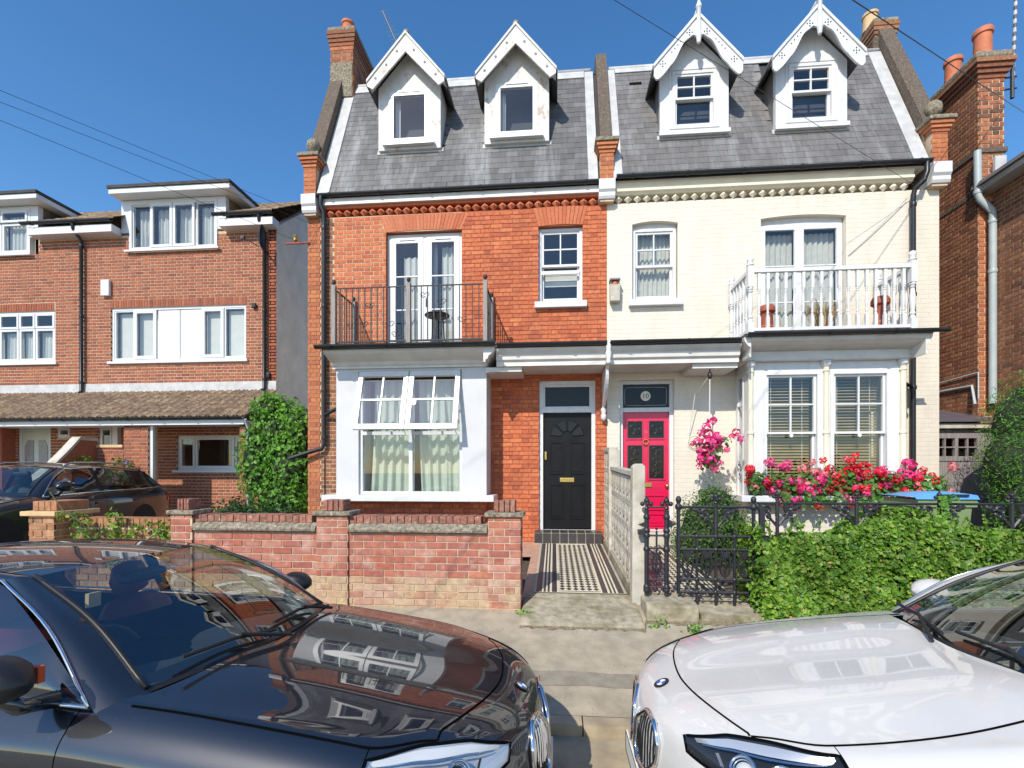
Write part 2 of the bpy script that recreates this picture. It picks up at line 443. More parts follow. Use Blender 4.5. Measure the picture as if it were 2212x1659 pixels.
mat('lead', (0.50, 0.495, 0.485), rough=0.6, var=0.12, nscale=6)
mat('pebbledash', (0.125, 0.095, 0.07), rough=0.95, var=0.35, nscale=38, bump=0.9, bscale=60, var2=(0.24, 0.20, 0.155), v2scale=30, v2lo=0.58, v2hi=0.66)
mat('stone_cap', (0.23, 0.195, 0.14), rough=0.92, var=0.42, nscale=26, bump=1.0, bscale=45, var2=(0.50, 0.45, 0.33), v2scale=24, v2lo=0.60, v2hi=0.68)
mat('terracotta', (0.52, 0.16, 0.075), rough=0.75, var=0.14, nscale=8)
mat('terracotta_dark', (0.32, 0.075, 0.04), rough=0.6, var=0.14, nscale=8)
mat('buff_clay', (0.62, 0.42, 0.22), rough=0.75, var=0.1, nscale=8)
mat('black_pipe', (0.018, 0.02, 0.023), rough=0.38, var=0.1, nscale=9)
mat('grey_pipe', (0.40, 0.455, 0.46), rough=0.4, var=0.06, nscale=6)
mat('iron', (0.022, 0.022, 0.026), rough=0.42, var=0.2, nscale=14, bump=0.25, bscale=120, var2=(0.33, 0.10, 0.045), v2scale=11, v2lo=0.66, v2hi=0.70)
mat('rail_iron', (0.022, 0.019, 0.018), rough=0.55, var=0.2, nscale=12)
mat('weathered_wood', (0.30, 0.265, 0.235), rough=0.8, var=0.2, nscale=10, stretch=(6, 6, 0.6), bump=0.3, bscale=30)
mat('grey_wood', (0.255, 0.225, 0.215), rough=0.85, var=0.2, nscale=8, stretch=(7, 7, 0.5), bump=0.3, bscale=25)
mat('lead_dark', (0.105, 0.09, 0.105), rough=0.6, var=0.12, nscale=5)
glass_mat('glass')
glass_mat('glass_bright', boost=2.2, base=0.10)
mat('curtain_green', (0.64, 0.71, 0.60), rough=0.9, var=0.05, nscale=9, trans=0.3)
mat('net_curtain', (0.74, 0.74, 0.71), rough=0.9, var=0.04, nscale=9, trans=0.3)
mat('linen', (0.66, 0.645, 0.575), rough=0.9, var=0.06, nscale=12, trans=0.25)
mat('blind_grey', (0.60, 0.585, 0.54), rough=0.85, var=0.03)
mat('blind_wood', (0.42, 0.31, 0.155), rough=0.5, var=0.15, nscale=8)
mat('room', (0.085, 0.082, 0.085), rough=0.9, var=0.1)
mat('room_warm', (0.11, 0.075, 0.045), rough=0.9, var=0.2)
mat('black_gloss', (0.011, 0.011, 0.012), rough=0.4, var=0.1, nscale=5, spec=0.18)
mat('pink_door', (0.62, 0.008, 0.07), rough=0.26, var=0.04, nscale=4, coat=0.2)
mat('brass', (0.60, 0.42, 0.13), rough=0.3, metal=0.9, var=0.15, nscale=30)
mat('dark_glass', (0.012, 0.012, 0.013), rough=0.08, var=0.0, spec=0.25)
mat('cream_enamel', (0.72, 0.68, 0.55), rough=0.35, var=0.05)
mat('print_black', (0.02, 0.02, 0.02), rough=0.5, var=0)
mat('tile_black', (0.052, 0.045, 0.045), rough=0.4, var=0.14, nscale=14)
mat('tile_cream', (0.66, 0.60, 0.46), rough=0.45, var=0.1, nscale=18)
mat('grout', (0.42, 0.38, 0.30), rough=0.9, var=0.1)
mat('roof_tile', None, ramp=[(0.25, 0.16, 0.10), (0.20, 0.135, 0.09), (0.29, 0.20, 0.125), (0.17, 0.115, 0.08), (0.255, 0.175, 0.115)], rough=0.92, var=0.28, nscale=14, bump=0.5, bscale=60, var2=(0.36, 0.29, 0.185), v2scale=5, v2lo=0.5, v2hi=0.7)
mat('rubber', (0.014, 0.014, 0.014), rough=0.75, var=0.1)
mat('bitumen', (0.05, 0.048, 0.048), rough=0.85, var=0.2)

# ---------------------------------------------------------------- window kit
def room(parent, x0, x1, z0, z1, y0, y1, m='room'):
    mb = MB()
    mb.poly([(x0, y1, z0), (x1, y1, z0), (x1, y1, z1), (x0, y1, z1)])
    mb.poly([(x0, y0, z0), (x0, y1, z0), (x0, y1, z1), (x0, y0, z1)])
    mb.poly([(x1, y0, z0), (x1, y1, z0), (x1, y1, z1), (x1, y0, z1)])
    mb.poly([(x0, y0, z0), (x1, y0, z0), (x1, y1, z0), (x0, y1, z0)])
    mb.poly([(x0, y0, z1), (x1, y0, z1), (x1, y1, z1), (x0, y1, z1)])
    return mb.build('interior', m, parent)

def curtain(parent, x0, x1, z0, z1, y, m, amp=0.025, pitch=0.11, seed=0, flare=0.0, gather=0.0):
    r = random.Random(seed); n = max(16, int((x1 - x0) / 0.012)); rows = []
    ph = [r.uniform(0, 6.3) for _ in range(3)]
    for j in range(9):
        h = j / 8; row = []
        for i in range(n + 1):
            t = i / n
            u = t * (x1 - x0)
            d = amp * (math.sin(u * 6.283 / pitch + ph[0] + 1.2 * math.sin(u * 7 + ph[1])) + 0.35 * math.sin(u * 6.283 / pitch * 2.3 + ph[2])) * (0.75 + 0.5 * (1 - h))
            x = x0 + u + flare * (1 - h) * (1 - h) * (1 - t) 
            row.append((x, y + d, z0 + (z1 - z0) * h))
        rows.append(row)
    return MB().grid(rows).build('curtain', m, parent, smooth=True)

def light(win, x0, x1, z0, z1, y, fw=0.045, nx=1, nz=1, bar=0.022, d=0.045, m='upvc', g='glass', name='sash', wb=None, vert=None):
    """one framed light with its bars and panes as pieces of the window"""
    mb = MB(); mb.frame(x0, x1, z0, z1, fw, y, y + d, wb=wb)
    mb.build(name, m, win)
    a, b, c, e = x0 + fw, x1 - fw, z0 + (wb or fw), z1 - fw
    for k in range(1, nx):
        xx = a + (b - a) * k / nx
        MB().box(xx - bar / 2, xx + bar / 2, y + 0.006, y + d - 0.006, c, e).build('glazing_bar', m, win)
    for k in range(1, nz):
        zz = c + (e - c) * k / nz
        mbb = MB()
        for q in range(nx):
            p0 = a + (b - a) * q / nx + (bar / 2 if q else 0); p1 = a + (b - a) * (q + 1) / nx - (bar / 2 if q < nx - 1 else 0)
            mbb.box(p0, p1, y + 0.006, y + d - 0.006, zz - bar / 2, zz + bar / 2)
        mbb.build('glazing_bar', m, win)
    for i in range(nx):
        for k in range(nz):
            p0 = a + (b - a) * i / nx + (bar / 2 if i else 0); p1 = a + (b - a) * (i + 1) / nx - (bar / 2 if i < nx - 1 else 0)
            q0 = c + (e - c) * k / nz + (bar / 2 if k else 0); q1 = c + (e - c) * (k + 1) / nz - (bar / 2 if k < nz - 1 else 0)
            MB().poly([(p0, y + d * 0.5, q0), (p1, y + d * 0.5, q0), (p1, y + d * 0.5, q1), (p0, y + d * 0.5, q1)]).build('pane', g, win)

def sash_window(parent, x0, x1, z0, z1, y, m='upvc', g='glass', fw=0.05, mid=None, name='window'):
    """box frame, 2x2 upper sash standing forward of a plain lower sash"""
    win = MB().frame(x0, x1, z0, z1, fw, y, y + 0.12).build(name, m, parent)
    mid = mid or (z0 + z1) / 2
    light(win, x0 + fw, x1 - fw, mid, z1 - fw, y + 0.02, 0.04, 2, 2, m=m, g=g)
    light(win, x0 + fw, x1 - fw, z0 + fw, mid + 0.045, y + 0.068, 0.04, 1, 1, m=m, g=g, wb=0.07)
    return win

def gutter(parent, x0, x1, y, z, r=0.055, name='gutter', m='black_pipe', brackets=True, pitch=0.9):
    mb = MB(); n = 9
    sec = [(y + r * math.cos(math.pi * (1 + k / (n - 1))), z + r * math.sin(math.pi * (1 + k / (n - 1)))) for k in range(n)]
    sec2 = [(y + (r - .008) * math.cos(math.pi * (1 + k / (n - 1))), z + (r - .008) * math.sin(math.pi * (1 + k / (n - 1)))) for k in range(n)]
    mb.prism(sec + sec2[::-1], 'x', x0, x1)
    o = mb.build(name, m, parent)
    if brackets:
        k = x0 + 0.25
        while k < x1:
            b = MB(); s1 = [(y + (r + .012) * math.cos(math.pi * (1 + q / (n - 1))), z + (r + .012) * math.sin(math.pi * (1 + q / (n - 1)))) for q in range(n)]
            b.prism(s1, 'x', k, k + 0.035); b.build('gutter_bracket', m, o); k += pitch
    return o

def pipe(parent, path, r=0.034, name='drainpipe', m='black_pipe', collars=(), n=10):
    o = MB().tube(path, r, n).build(name, m, parent, smooth=True, auto=40)
    for (x, y, z) in collars:
        MB().lathe([(r + .008, -.03), (r + .010, -.02), (r + .010, .02), (r + .008, .03)], x, y, z, n).build('pipe_collar', m, o, smooth=True, auto=40)
    return o

def fan_arch(parent, xa, xb, za, zb, spread, y, m='gauged_brick', n=20, proud=0.008, rise=0.02):
    """flat gauged arch: wedge bricks, narrow at the soffit"""
    for k in range(n):
        t0, t1 = k / n, (k + 1) / n
        e = 0.004
        def P(t, top):
            if top: return (xa - spread + (xb - xa + 2 * spread) * t, zb + 0.6 * rise * (1 - (2 * t - 1) ** 2))
            return (xa + (xb - xa) * t, za + rise * (1 - (2 * t - 1) ** 2))
        a, b, c, d = P(t0, 0), P(t1, 0), P(t1, 1), P(t0, 1)
        off = proud + rng.uniform(-.001, .001)
        MB().prism([(a[0] + e, a[1]), (b[0] - e, b[1]), (c[0] - e, c[1]), (d[0] + e, d[1])], 'y', y - off, y + 0.05).build('arch_brick', m, parent)

# ---------------------------------------------------------------- ground
ROADZ = 0.05
road = MB().poly([(-400, -400, ROADZ), (400, -400, ROADZ), (400, 3.32, ROADZ), (-400, 3.32, ROADZ)])
road = tag(road.build('road', 'asphalt'), kind='structure')
sl = (0.395 - 0.135) / (4.86 - 3.44)
def pz(y): return 0.135 + (y - 3.44) * sl
pv = MB().poly([(-60, 3.44, 0.135), (60, 3.44, 0.135), (60, 5.3, pz(5.3)), (-60, 5.3, pz(5.3))])
pavement = tag(pv.build('pavement', 'pavement'), kind='structure')
pp = MB(); n_ = 90; lo = []; hi = []
for k in range(n_ + 1):
    x = -9 + 17 * k / n_; a = 3.77 - .0035 * x + rng.uniform(-.012, .012); b = a + .185 + rng.uniform(-.012, .012)
    lo.append((x, a, pz(a) + .004)); hi.append((x, b, pz(b) + .004))
pp.grid([lo, hi])
pp.build('tarmac_patch', 'pavement_patch', pavement)
kerb = tag(empty('kerb', (0, 3.38, ROADZ)), kind='structure')
kme = MB().box(-0.4505, 0.4505, -0.06, 0.062, -.02, 0.084).mesh('kerb_stone', 'kerb_stone')
kx = -13.0
while kx < 13:
    o = inst('kerb_stone', kme, (kx, 3.38, ROADZ + rng.uniform(-.003, .003)), kerb); o.rotation_euler = (rng.uniform(-.015, .015), 0, rng.uniform(-.004, .004)); kx += 0.91
tag(MB().poly([(-60, 2.1, ROADZ + .004), (60, 2.1, ROADZ + .004), (60, 3.32, ROADZ + .004), (-60, 3.32, ROADZ + .004)]).build('road_gutter', 'kerb_stone'), kind='structure')
gar = MB()
gar.poly([(-400, 5.25, 0.40), (-0.34, 5.25, 0.44), (-0.34, 8.6, 0.55), (-400, 8.6, 0.42)])
gar.poly([(2.0, 5.25, 0.47), (400, 5.25, 0.47), (400, 8.6, 0.50), (2.0, 8.6, 0.50)])
gar.poly([(-400, 8.6, 0.42), (400, 8.6, 0.50), (400, 400, 0.50), (-400, 400, 0.42)])
tag(gar.build('ground', 'soil'), kind='structure')
drv = MB().poly([(-40, 5.0, 0.44), (-5.9, 5.0, 0.44), (-5.9, 10.9, 0.475), (-40, 10.9, 0.475)])
tag(drv.build('driveway', 'pavement'), kind='structure')
# ================================================================ the red brick house
F = 8.45
red = empty('brick_house', (-1.8, F, 0.55), 'red brick Victorian house with black front door and white bay window', 'house')
H_RED = [(-2.99, -1.62, 3.90, 6.11), (-0.27, 0.49, 4.77, 6.10), (-3.45, -1.30, 1.50, 3.52), (-0.26, 0.71, 0.60, 3.42)]
wall_r = MB()
for a, b, c, d in wall_cells(-4.44, 0.90, 0.45, 6.42, H_RED): wall_r.box(a, b, F + .005, F + .30, c, d)
wall_r = wall_r.build('wall', 'mortar_red', red)
# the party of the wall left of the french doors was repointed with pale mortar
rp = MB()
for a, b, c, d in wall_cells(-4.44, -1.62, 3.86, 6.42, H_RED): rp.box(a, b, F + .002, F + .0046, c, d)
for a, b, c, d in wall_cells(-4.44, -3.66, 0.5, 3.86, H_RED): rp.box(a, b, F + .002, F + .0046, c, d)
rp.build('pale_pointing', 'mortar_cream', wall_r)
arch_h = [(-2.995, -1.615, 6.05, 6.20), (-3.03, -1.58, 6.20, 6.30), (-3.075, -1.535, 6.30, 6.40), (-0.275, 0.495, 6.05, 6.20), (-.30, .52, 6.20, 6.30), (-0.325, 0.545, 6.30, 6.41)]
def hid_r(f):
    x, z = (f[0] + f[1]) / 2, (f[2] + f[3]) / 2
    return (-3.66 < x < -1.1 and z < 3.95) or (x > -1.0 and 3.4 < z < 3.9) or (z > 6.38)
HB = H_RED + arch_h + [(-3.6, -1.15, 0.5, 3.95)]
brickwork(wall_r, -1.62, 0.90, 0.55, 6.41, HB, F, 'red_brick', limit=220, hidden=hid_r, seed=3, joint=.011)
brickwork(wall_r, -3.95, -1.62, 3.86, 6.41, HB, F, 'red_brick', limit=70, hidden=hid_r, seed=13, joint=.016)
brickwork(wall_r, -4.20, -3.952, 3.86, 6.41, HB, F, 'stock_brick', limit=5, seed=14, joint=.015)
brickwork(wall_r, -4.20, -3.60, 0.56, 3.85, HB, F, 'stock_brick', limit=5, seed=15, joint=.015)
brickwork(wall_r, -4.44, -4.205, 0.55, 6.44, [], F - .004, 'orange_brick', limit=0, seed=4)
fan_arch(wall_r, -2.99, -1.62, 6.11, 6.40, 0.13, F, n=24)
fan_arch(wall_r, -0.27, 0.49, 6.10, 6.42, 0.09, F, n=13)
# shell behind the front
sh = MB()
sh.box(-4.44, -4.20, F + .3, 13.2, 0.45, 6.4); sh.box(0.80, 0.999, F + .3, 13.2, 0.45, 6.4); sh.box(-4.20, 0.80, 12.9, 13.2, 0.45, 6.4)
sh.box(-4.20, 0.80, F + .3, 12.9, 6.42, 6.6); sh.box(-4.20, 0.80, F + .3, 12.9, 3.62, 3.8)
sh.build('side_wall', 'gable_bounce', red)
room(red, -3.3, -1.3, 3.85, 6.35, F + .3, 11.5); room(red, -0.6, 0.78, 3.85, 6.35, F + .3, 11.0)
room(red, -3.6, -1.15, 0.75, 3.56, F + .3, 11.5); room(red, -0.7, 0.78, 0.75, 3.56, F + .3, 11.5)

def diamonds(parent, x0, x1, z, y, pitch, m, name, sz, d=0.07, back=0.0):
    mb = MB(); h = sz / 2
    mb.add([(-h, 0, 0), (0, 0, -h), (h, 0, 0), (0, 0, h), (0, -d, 0), (-h, back, 0), (0, back, -h), (h, back, 0), (0, back, h)], [(0, 1, 4), (1, 2, 4), (2, 3, 4), (3, 0, 4), (0, 5, 6, 1), (1, 6, 7, 2), (2, 7, 8, 3), (3, 8, 5, 0)])
    me = mb.mesh(name, m); x = x0
    while x <= x1 + 1e-6: inst(name, me, (x, y, z), parent); x += pitch
# corbel course with dogtooth bricks, fascia, gutter
MB().box(-4.20, 0.78, F + .11, F + .30, 6.42, 6.555).build('dogtooth_backing', 'mortar_red', wall_r)
diamonds(wall_r, -4.02, 0.72, 6.487, F + .0, 0.156, 'gauged_brick', 'dogtooth_brick', 0.148, 0.055, .109)
MB().box(-4.20, 0.78, F - .04, F + .3, 6.557, 6.602).build('corbel_band', 'gauged_brick', wall_r)
fas = MB().box(-4.20, 0.78, F - .075, F + .3, 6.632, 6.725); fas.box(-4.20, 0.78, F - .09, F + .3, 6.603, 6.632)
fas.build('fascia', 'warm_white', red)
gutter(red, -4.23, 0.75, 8.322, 6.775, 0.050)

# mansard roof
RB = (8.31, 6.765); RT = (9.50, 9.55)
def roof_pt(x, s, n=0.0):
    Ls = math.hypot(RT[0] - RB[0], RT[1] - RB[1]); cy, cz = (RT[0] - RB[0]) / Ls, (RT[1] - RB[1]) / Ls
    return (x, RB[0] + cy * s - cz * n, RB[1] + cz * s + cy * n)
RLEN = math.hypot(RT[0] - RB[0], RT[1] - RB[1]); RANG = math.atan2(RT[1] - RB[1], RT[0] - RB[0])
def slates(roof, x0, x1, m, dorm, seed, pitch=0.142, wid=0.222):
    r = random.Random(seed)
    mb = MB(); t = 0.006; L = pitch * 1.9
    # local: x across, y up the slope, z out; tilted so the tail stands proud on the course below
    mb.add([(-wid / 2 + .002, 0, .010), (wid / 2 - .002, 0, .010), (wid / 2 - .002, L, .002), (-wid / 2 + .002, L, .002), (-wid / 2 + .002, 0, .010 + t), (wid / 2 - .002, 0, .010 + t), (wid / 2 - .002, L, .002 + t), (-wid / 2 + .002, L, .002 + t)],
           [(4, 5, 6, 7), (0, 4, 7, 3), (1, 2, 6, 5), (0, 1, 5, 4)])
    me = mb.mesh('slate', m)
    mass = MB(); rows = int(RLEN / pitch); cells = []
    for i in range(rows):
        s = i * pitch; x = x0 + (wid / 2 if i % 2 else 0) - wid / 2
        while x < x1 + wid / 2:
            cx = x + wid / 2; x += wid
            z = roof_pt(0, s)[2]
            if any(a - .02 < cx - .06 and cx + .06 < b + .02 and z > c - 0.05 for a, b, c in dorm): continue
            a, b = max(cx - wid / 2, x0), min(cx + wid / 2, x1)
            if b - a < 0.03: continue
            cells.append((cx, s, a, b))
    cells.sort(key=lambda c: c[1]); n = 0
    for cx, s, a, b in cells:
        j = r.uniform(-.004, .004)
        if b - a > wid - .001 and n < 300:
            inst('slate', me, roof_pt(cx + r.uniform(-.003, .003), s + j), roof, rot=(RANG, 0, r.uniform(-.012, .012))); n += 1
        else:
            q = []
            for lift in (.010, .010 + t):
                q += [roof_pt(a + .002, s + j, lift), roof_pt(b - .002, s + j, lift), roof_pt(b - .002, s + L, lift - .008), roof_pt(a + .002, s + L, lift - .008)]
            mass.add(q, [(4, 5, 6, 7), (0, 4, 7, 3), (1, 2, 6, 5), (0, 1, 5, 4)])
    if mass.v: tag(mass.build('slate_mass', m, roof), kind='stuff')

def roof_deck(house, x0, x1, name='roof'):
    mb = MB()
    mb.add([roof_pt(x0, -.02, -.02), roof_pt(x1, -.02, -.02), roof_pt(x1, RLEN, -.02), roof_pt(x0, RLEN, -.02)], [(0, 1, 2, 3)])
    mb.poly([(x0, RT[0], RT[1] - .02), (x1, RT[0], RT[1] - .02), (x1, 13.0, RT[1] + .15), (x0, 13.0, RT[1] + .15)])
    mb.poly([(x0, 13.0, 6.4), (x1, 13.0, 6.4), (x1, 13.0, RT[1] + .15), (x0, 13.0, RT[1] + .15)])
    return mb.build(name, 'underfelt', house)
def strip(roof, xa, xb, s0, s1, lift=0.022, m='lead', name='flashing', xa1=None, xb1=None):
    xa1 = xa if xa1 is None else xa1; xb1 = xb if xb1 is None else xb1
    mb = MB(); lo = lift - .014
    mb.add([roof_pt(xa, s0, lo), roof_pt(xb, s0, lo), roof_pt(xb1, s1, lo), roof_pt(xa1, s1, lo), roof_pt(xa, s0, lift), roof_pt(xb, s0, lift), roof_pt(xb1, s1, lift), roof_pt(xa1, s1, lift)],
           [(4, 5, 6, 7), (0, 4, 7, 3), (1, 2, 6, 5), (0, 1, 5, 4), (3, 7, 6, 2)])
    return mb.build(name, m, roof)

DORM_R = [(-3.20, -2.03, 7.69), (-1.25, -0.08, 7.70)]
DORM_C = [(1.83, 2.98, 7.66), (3.757, 4.90, 7.65)]
roof_r = roof_deck(red, -4.20, 0.80)
slates(roof_r, -3.97, 0.58, 'slate', DORM_R, 11)
strip(roof_r, -4.19, -3.97, 0, RLEN, 0.03); strip(roof_r, 0.58, 0.74, 0, RLEN, 0.03)
strip(roof_r, -3.96, 0.57, RLEN - .17, RLEN + .02, 0.032)
MB().tube([(-4.1, RT[0] + .02, RT[1] + .05), (0.7, RT[0] + .02, RT[1] + .05)], 0.05, 8).build('ridge_roll', 'lead', roof_r, smooth=True)

def dormer(house, c, zb, m_face, kind, ya=8.62, yb=8.38, hw=0.575, apex=9.60, eave=8.79, bhw=0.695, roofm='slate'):
    ze = zb + 1.12
    d = MB()
    za = ze + (apex - .22 - ze) * 0.98
    w0, w1, h0, h1 = {'plain': (-.375, .375, .10, 1.05), 'fancy': (-.37, .37, .13, 1.10)}[kind]
    X0, X1, Z0, Z1 = c + w0, c + w1, zb + h0, zb + h1
    # the boarded front round its window
    d.box(c - hw, X0, ya, ya + .1, zb, Z1); d.box(X1, c + hw, ya, ya + .1, zb, Z1); d.box(X0, X1, ya, ya + .1, zb, Z0)
    d.prism([(c - hw, Z1), (c + hw, Z1), (c + hw, ze), (c, za + .1), (c - hw, ze)], 'y', ya, ya + .1)
    part = d.build('dormer', m_face, house)
    for xa in (c - hw, c + hw - .08): MB().box(xa, xa + .08, ya + .1, 9.6, zb, ze).build('cheek', m_face if kind == 'plain' else roofm, part)
    # little roof: two slopes with thickness
    sl = (apex - eave) / bhw
    for sgn in (-1, 1):
        pts = [(c, apex + .03), (c + sgn * (bhw + .03), apex + .03 - sl * (bhw + .03)), (c + sgn * (bhw + .03), apex - .03 - sl * (bhw + .03)), (c, apex - .03)]
        MB().prism(pts, 'y', yb + .035, 10.2).build('roof_slope', roofm, part)
    MB().tube([(c, yb + .03, apex + .04), (c, 10.2, apex + .04)], 0.05, 8).build('ridge_tile', 'stone_cap' if kind == 'plain' else 'lead', part, smooth=True)
    # soffit boards under the overhang
    for sgn in (-1, 1):
        pts = [(c, apex - .032), (c + sgn * bhw, apex - .032 - sl * bhw), (c + sgn * bhw, apex - .05 - sl * bhw), (c, apex - .05)]
        MB().prism(pts, 'y', yb + .036, ya).build('soffit', m_face, part)
    if kind == 'plain':
        for sgn in (-1, 1):
            e = .30
            pts = [(c, apex), (c + sgn * bhw, apex - sl * bhw), (c + sgn * (bhw + .0), apex - sl * bhw - .10), (c + sgn * (bhw - .10), apex - sl * bhw - .16), (c, apex - .34)]
            bb = MB().prism(pts, 'y', yb, yb + .034).build('bargeboard', 'peeling_paint', part)
            MB().prism([(c, apex + .02), (c + sgn * (bhw + .01), apex + .02 - sl * (bhw + .01)), (c + sgn * (bhw + .01), apex - .03 - sl * (bhw + .01)), (c, apex - .03)], 'y', yb - .02, yb).build('verge_moulding', 'peeling_paint', bb)
            for t in (0.22, 0.5, 0.78):
                px, pzz = c + sgn * bhw * t, apex - sl * bhw * t - .15
                MB().lathe([(0.022, -.003), (0.022, 0)], px, yb - .003, pzz, 8, axis='y').build('rosette', 'grey_wood', bb)
    else:
        N = 26
        for sgn in (-1, 1):
            top = []; low = []
            for k in range(N + 1):
                t = k / N; x = bhw * 1.02 * t
                wv = 0.285 - 0.055 * math.sin(t * math.pi * 2.0) + 0.030 * math.sin(t * 15) * (0.2 < t < 0.62)
                if t > 0.9: wv += -0.10 * ((t - .9) / .1) ** 2
                if t < 0.12: wv += 0.10 * (1 - t / .12)
                top.append((c + sgn * x, apex - sl * x)); low.append((c + sgn * x, apex - sl * x - wv))
            bb = MB()
            for k in range(N): bb.prism([top[k], top[k + 1], low[k + 1], low[k]], 'y', yb, yb + .034)
            bb = bb.build('bargeboard', 'white_paint', part)
            MB().prism([(c, apex + .025), (c + sgn * (bhw + .02), apex + .025 - sl * (bhw + .02)), (c + sgn * (bhw + .02), apex - .035 - sl * (bhw + .02)), (c, apex - .035)], 'y', yb - .022, yb).build('verge_moulding', 'white_paint', bb)
            for t in (0.20, 0.82):
                px, pzz = c + sgn * bhw * t, apex - sl * bhw * t - .15
                for dx, dz in ((0, 0), (.042, 0), (-.042, 0), (0, .042), (0, -.042)):
                    MB().lathe([(0.011, -.003), (0.011, 0)], px + dx, yb - .002, pzz + dz, 7, axis='y').build('pierced_hole', 'print_black', bb)
            for t in (0.40, 0.47, 0.54, 0.61):
                px, pzz = c + sgn * bhw * t, apex - sl * bhw * t - .13
                MB().lathe([(0.010, -.003), (0.010, 0)], px, yb - .002, pzz, 7, axis='y').build('pierced_hole', 'print_black', bb)
        MB().lathe([(0.03, -.52), (0.045, -.42), (0.05, -.38), (0.035, -.34), (0.035, .05), (0.05, .07), (0.045, .11), (0.028, .15), (0.004, .27)], c, yb - .03, apex, 8).build('finial', 'white_paint', part, smooth=True, auto=35)
    # window
    mb = MB(); mb.frame(X0, X1, Z0, Z1, .05, ya - .015, ya + .08); mb.build('window_frame', 'upvc' if kind == 'plain' else 'white_paint', part)
    if kind == 'plain':
        light(part, X0 + .05, X1 - .05, Z0 + .05, Z1 - .05, ya - .03, .038, 1, 1)
        MB().box(X0 - .10, X1 + .10, ya - .09, ya - .016, Z0 - .055, Z0).build('window_sill', 'upvc', part)
        MB().box(X0 + .18, X1 - .18, ya - .04, ya - .016, Z1 - .035, Z1 - .005).build('vent', 'upvc', part)
        curtain(part, X0 + .06, X0 + .17, Z0 + .06, Z1 - .06, ya + .14, 'net_curtain', .015, .06, seed=int(c * 10) + 99)
    else:
        mid = (Z0 + Z1) / 2
        light(part, X0 + .05, X1 - .05, mid, Z1 - .05, ya + .0, .038, 2, 2, m='white_paint')
        light(part, X0 + .05, X1 - .05, Z0 + .05, mid + .04, ya + .046, .038, 1, 1, m='white_paint')
        MB().box(c - hw - .02, c + hw + .02, ya - .05, ya, zb - .01, zb + .06).build('window_sill', 'white_paint', part)
        mb = MB(); mb.frame(X0 - .05, X1 + .05, Z0 - .02, Z1 + .05, .03, ya - .014, ya); mb.build('architrave', 'white_paint', part)
    room(part, c - hw + .09, c + hw - .09, zb + .02, ze, ya + .12, 10.4)
    strip(roof_of[id(house)], c - hw - .04, c + hw + .04, (zb - RB[1]) / math.sin(RANG) - .06, (zb - RB[1]) / math.sin(RANG) + .04, .028, name='apron')
    return part
roof_of = {id(red): roof_r}
dormer(red, -2.615, 7.69, 'peeling_paint', 'plain'); dormer(red, -0.665, 7.70, 'peeling_paint', 'plain')

# bay window, red house
bay = MB()
bay.box(-3.655, -3.27, 7.90, F - .001, 1.46, 3.56); bay.box(-1.51, -1.105, 7.90, F - .001, 1.46, 3.56)
bay.box(-3.27, -1.51, 7.90, 8.2, 3.525, 3.56)
bay = bay.build('bay_window', 'white_render', red)
MB().box(-3.60, -1.16, 8.02, F - .01, 0.5, 1.355).build('bay_base', 'mortar_red', bay)
brickwork(bay, -3.60, -1.16, 0.555, 1.35, [], 8.012, 'red_brick', limit=60, seed=8)
MB().box(-3.84, -0.965, 7.74, 8.30, 1.357, 1.458).build('window_sill', 'white_paint', bay, bevel=.008)
cor = MB()
prof = [(8.3, 3.562), (7.86, 3.562), (7.86, 3.60), (7.83, 3.61), (7.80, 3.66), (7.66, 3.70), (7.55, 3.735), (7.52, 3.765), (7.52, 3.80), (8.3, 3.80)]
cor.prism(prof, 'x', -3.70, -1.10)
cor.build('cornice', 'warm_white', bay)
prof_r = [(-1.102, 3.562), (-1.07, 3.562), (-1.07, 3.60), (-1.04, 3.61), (-1.02, 3.66), (-.97, 3.70), (-.945, 3.735), (-.925, 3.765), (-.925, 3.80), (-1.102, 3.80)]
MB().prism(prof_r, 'y', 7.53, F - .002).build('cornice_return', 'warm_white', bay)
MB().box(-3.72, -0.93, 7.50, F - .003, 3.803, 3.835).build('balcony_deck', 'lead_dark', bay)
gutter(red, -3.80, -0.90, 7.45, 3.855, 0.058)
bw = MB().frame(-3.268, -1.512, 1.462, 3.524, .05, 7.95, 8.03); bw.box(-2.42, -2.36, 7.95, 8.03, 1.512, 3.474); bw.box(-3.218, -2.42, 7.95, 8.03, 2.46, 2.52); bw.box(-2.36, -1.562, 7.95, 8.03, 2.46, 2.52)
bw.build('window_frame', 'upvc', bay)
for a, b in ((-3.218, -2.42), (-2.36, -1.562)):
    MB().poly([(a, 7.99, 1.512), (b, 7.99, 1.512), (b, 7.99, 2.46), (a, 7.99, 2.46)]).build('pane', 'glass', bay)
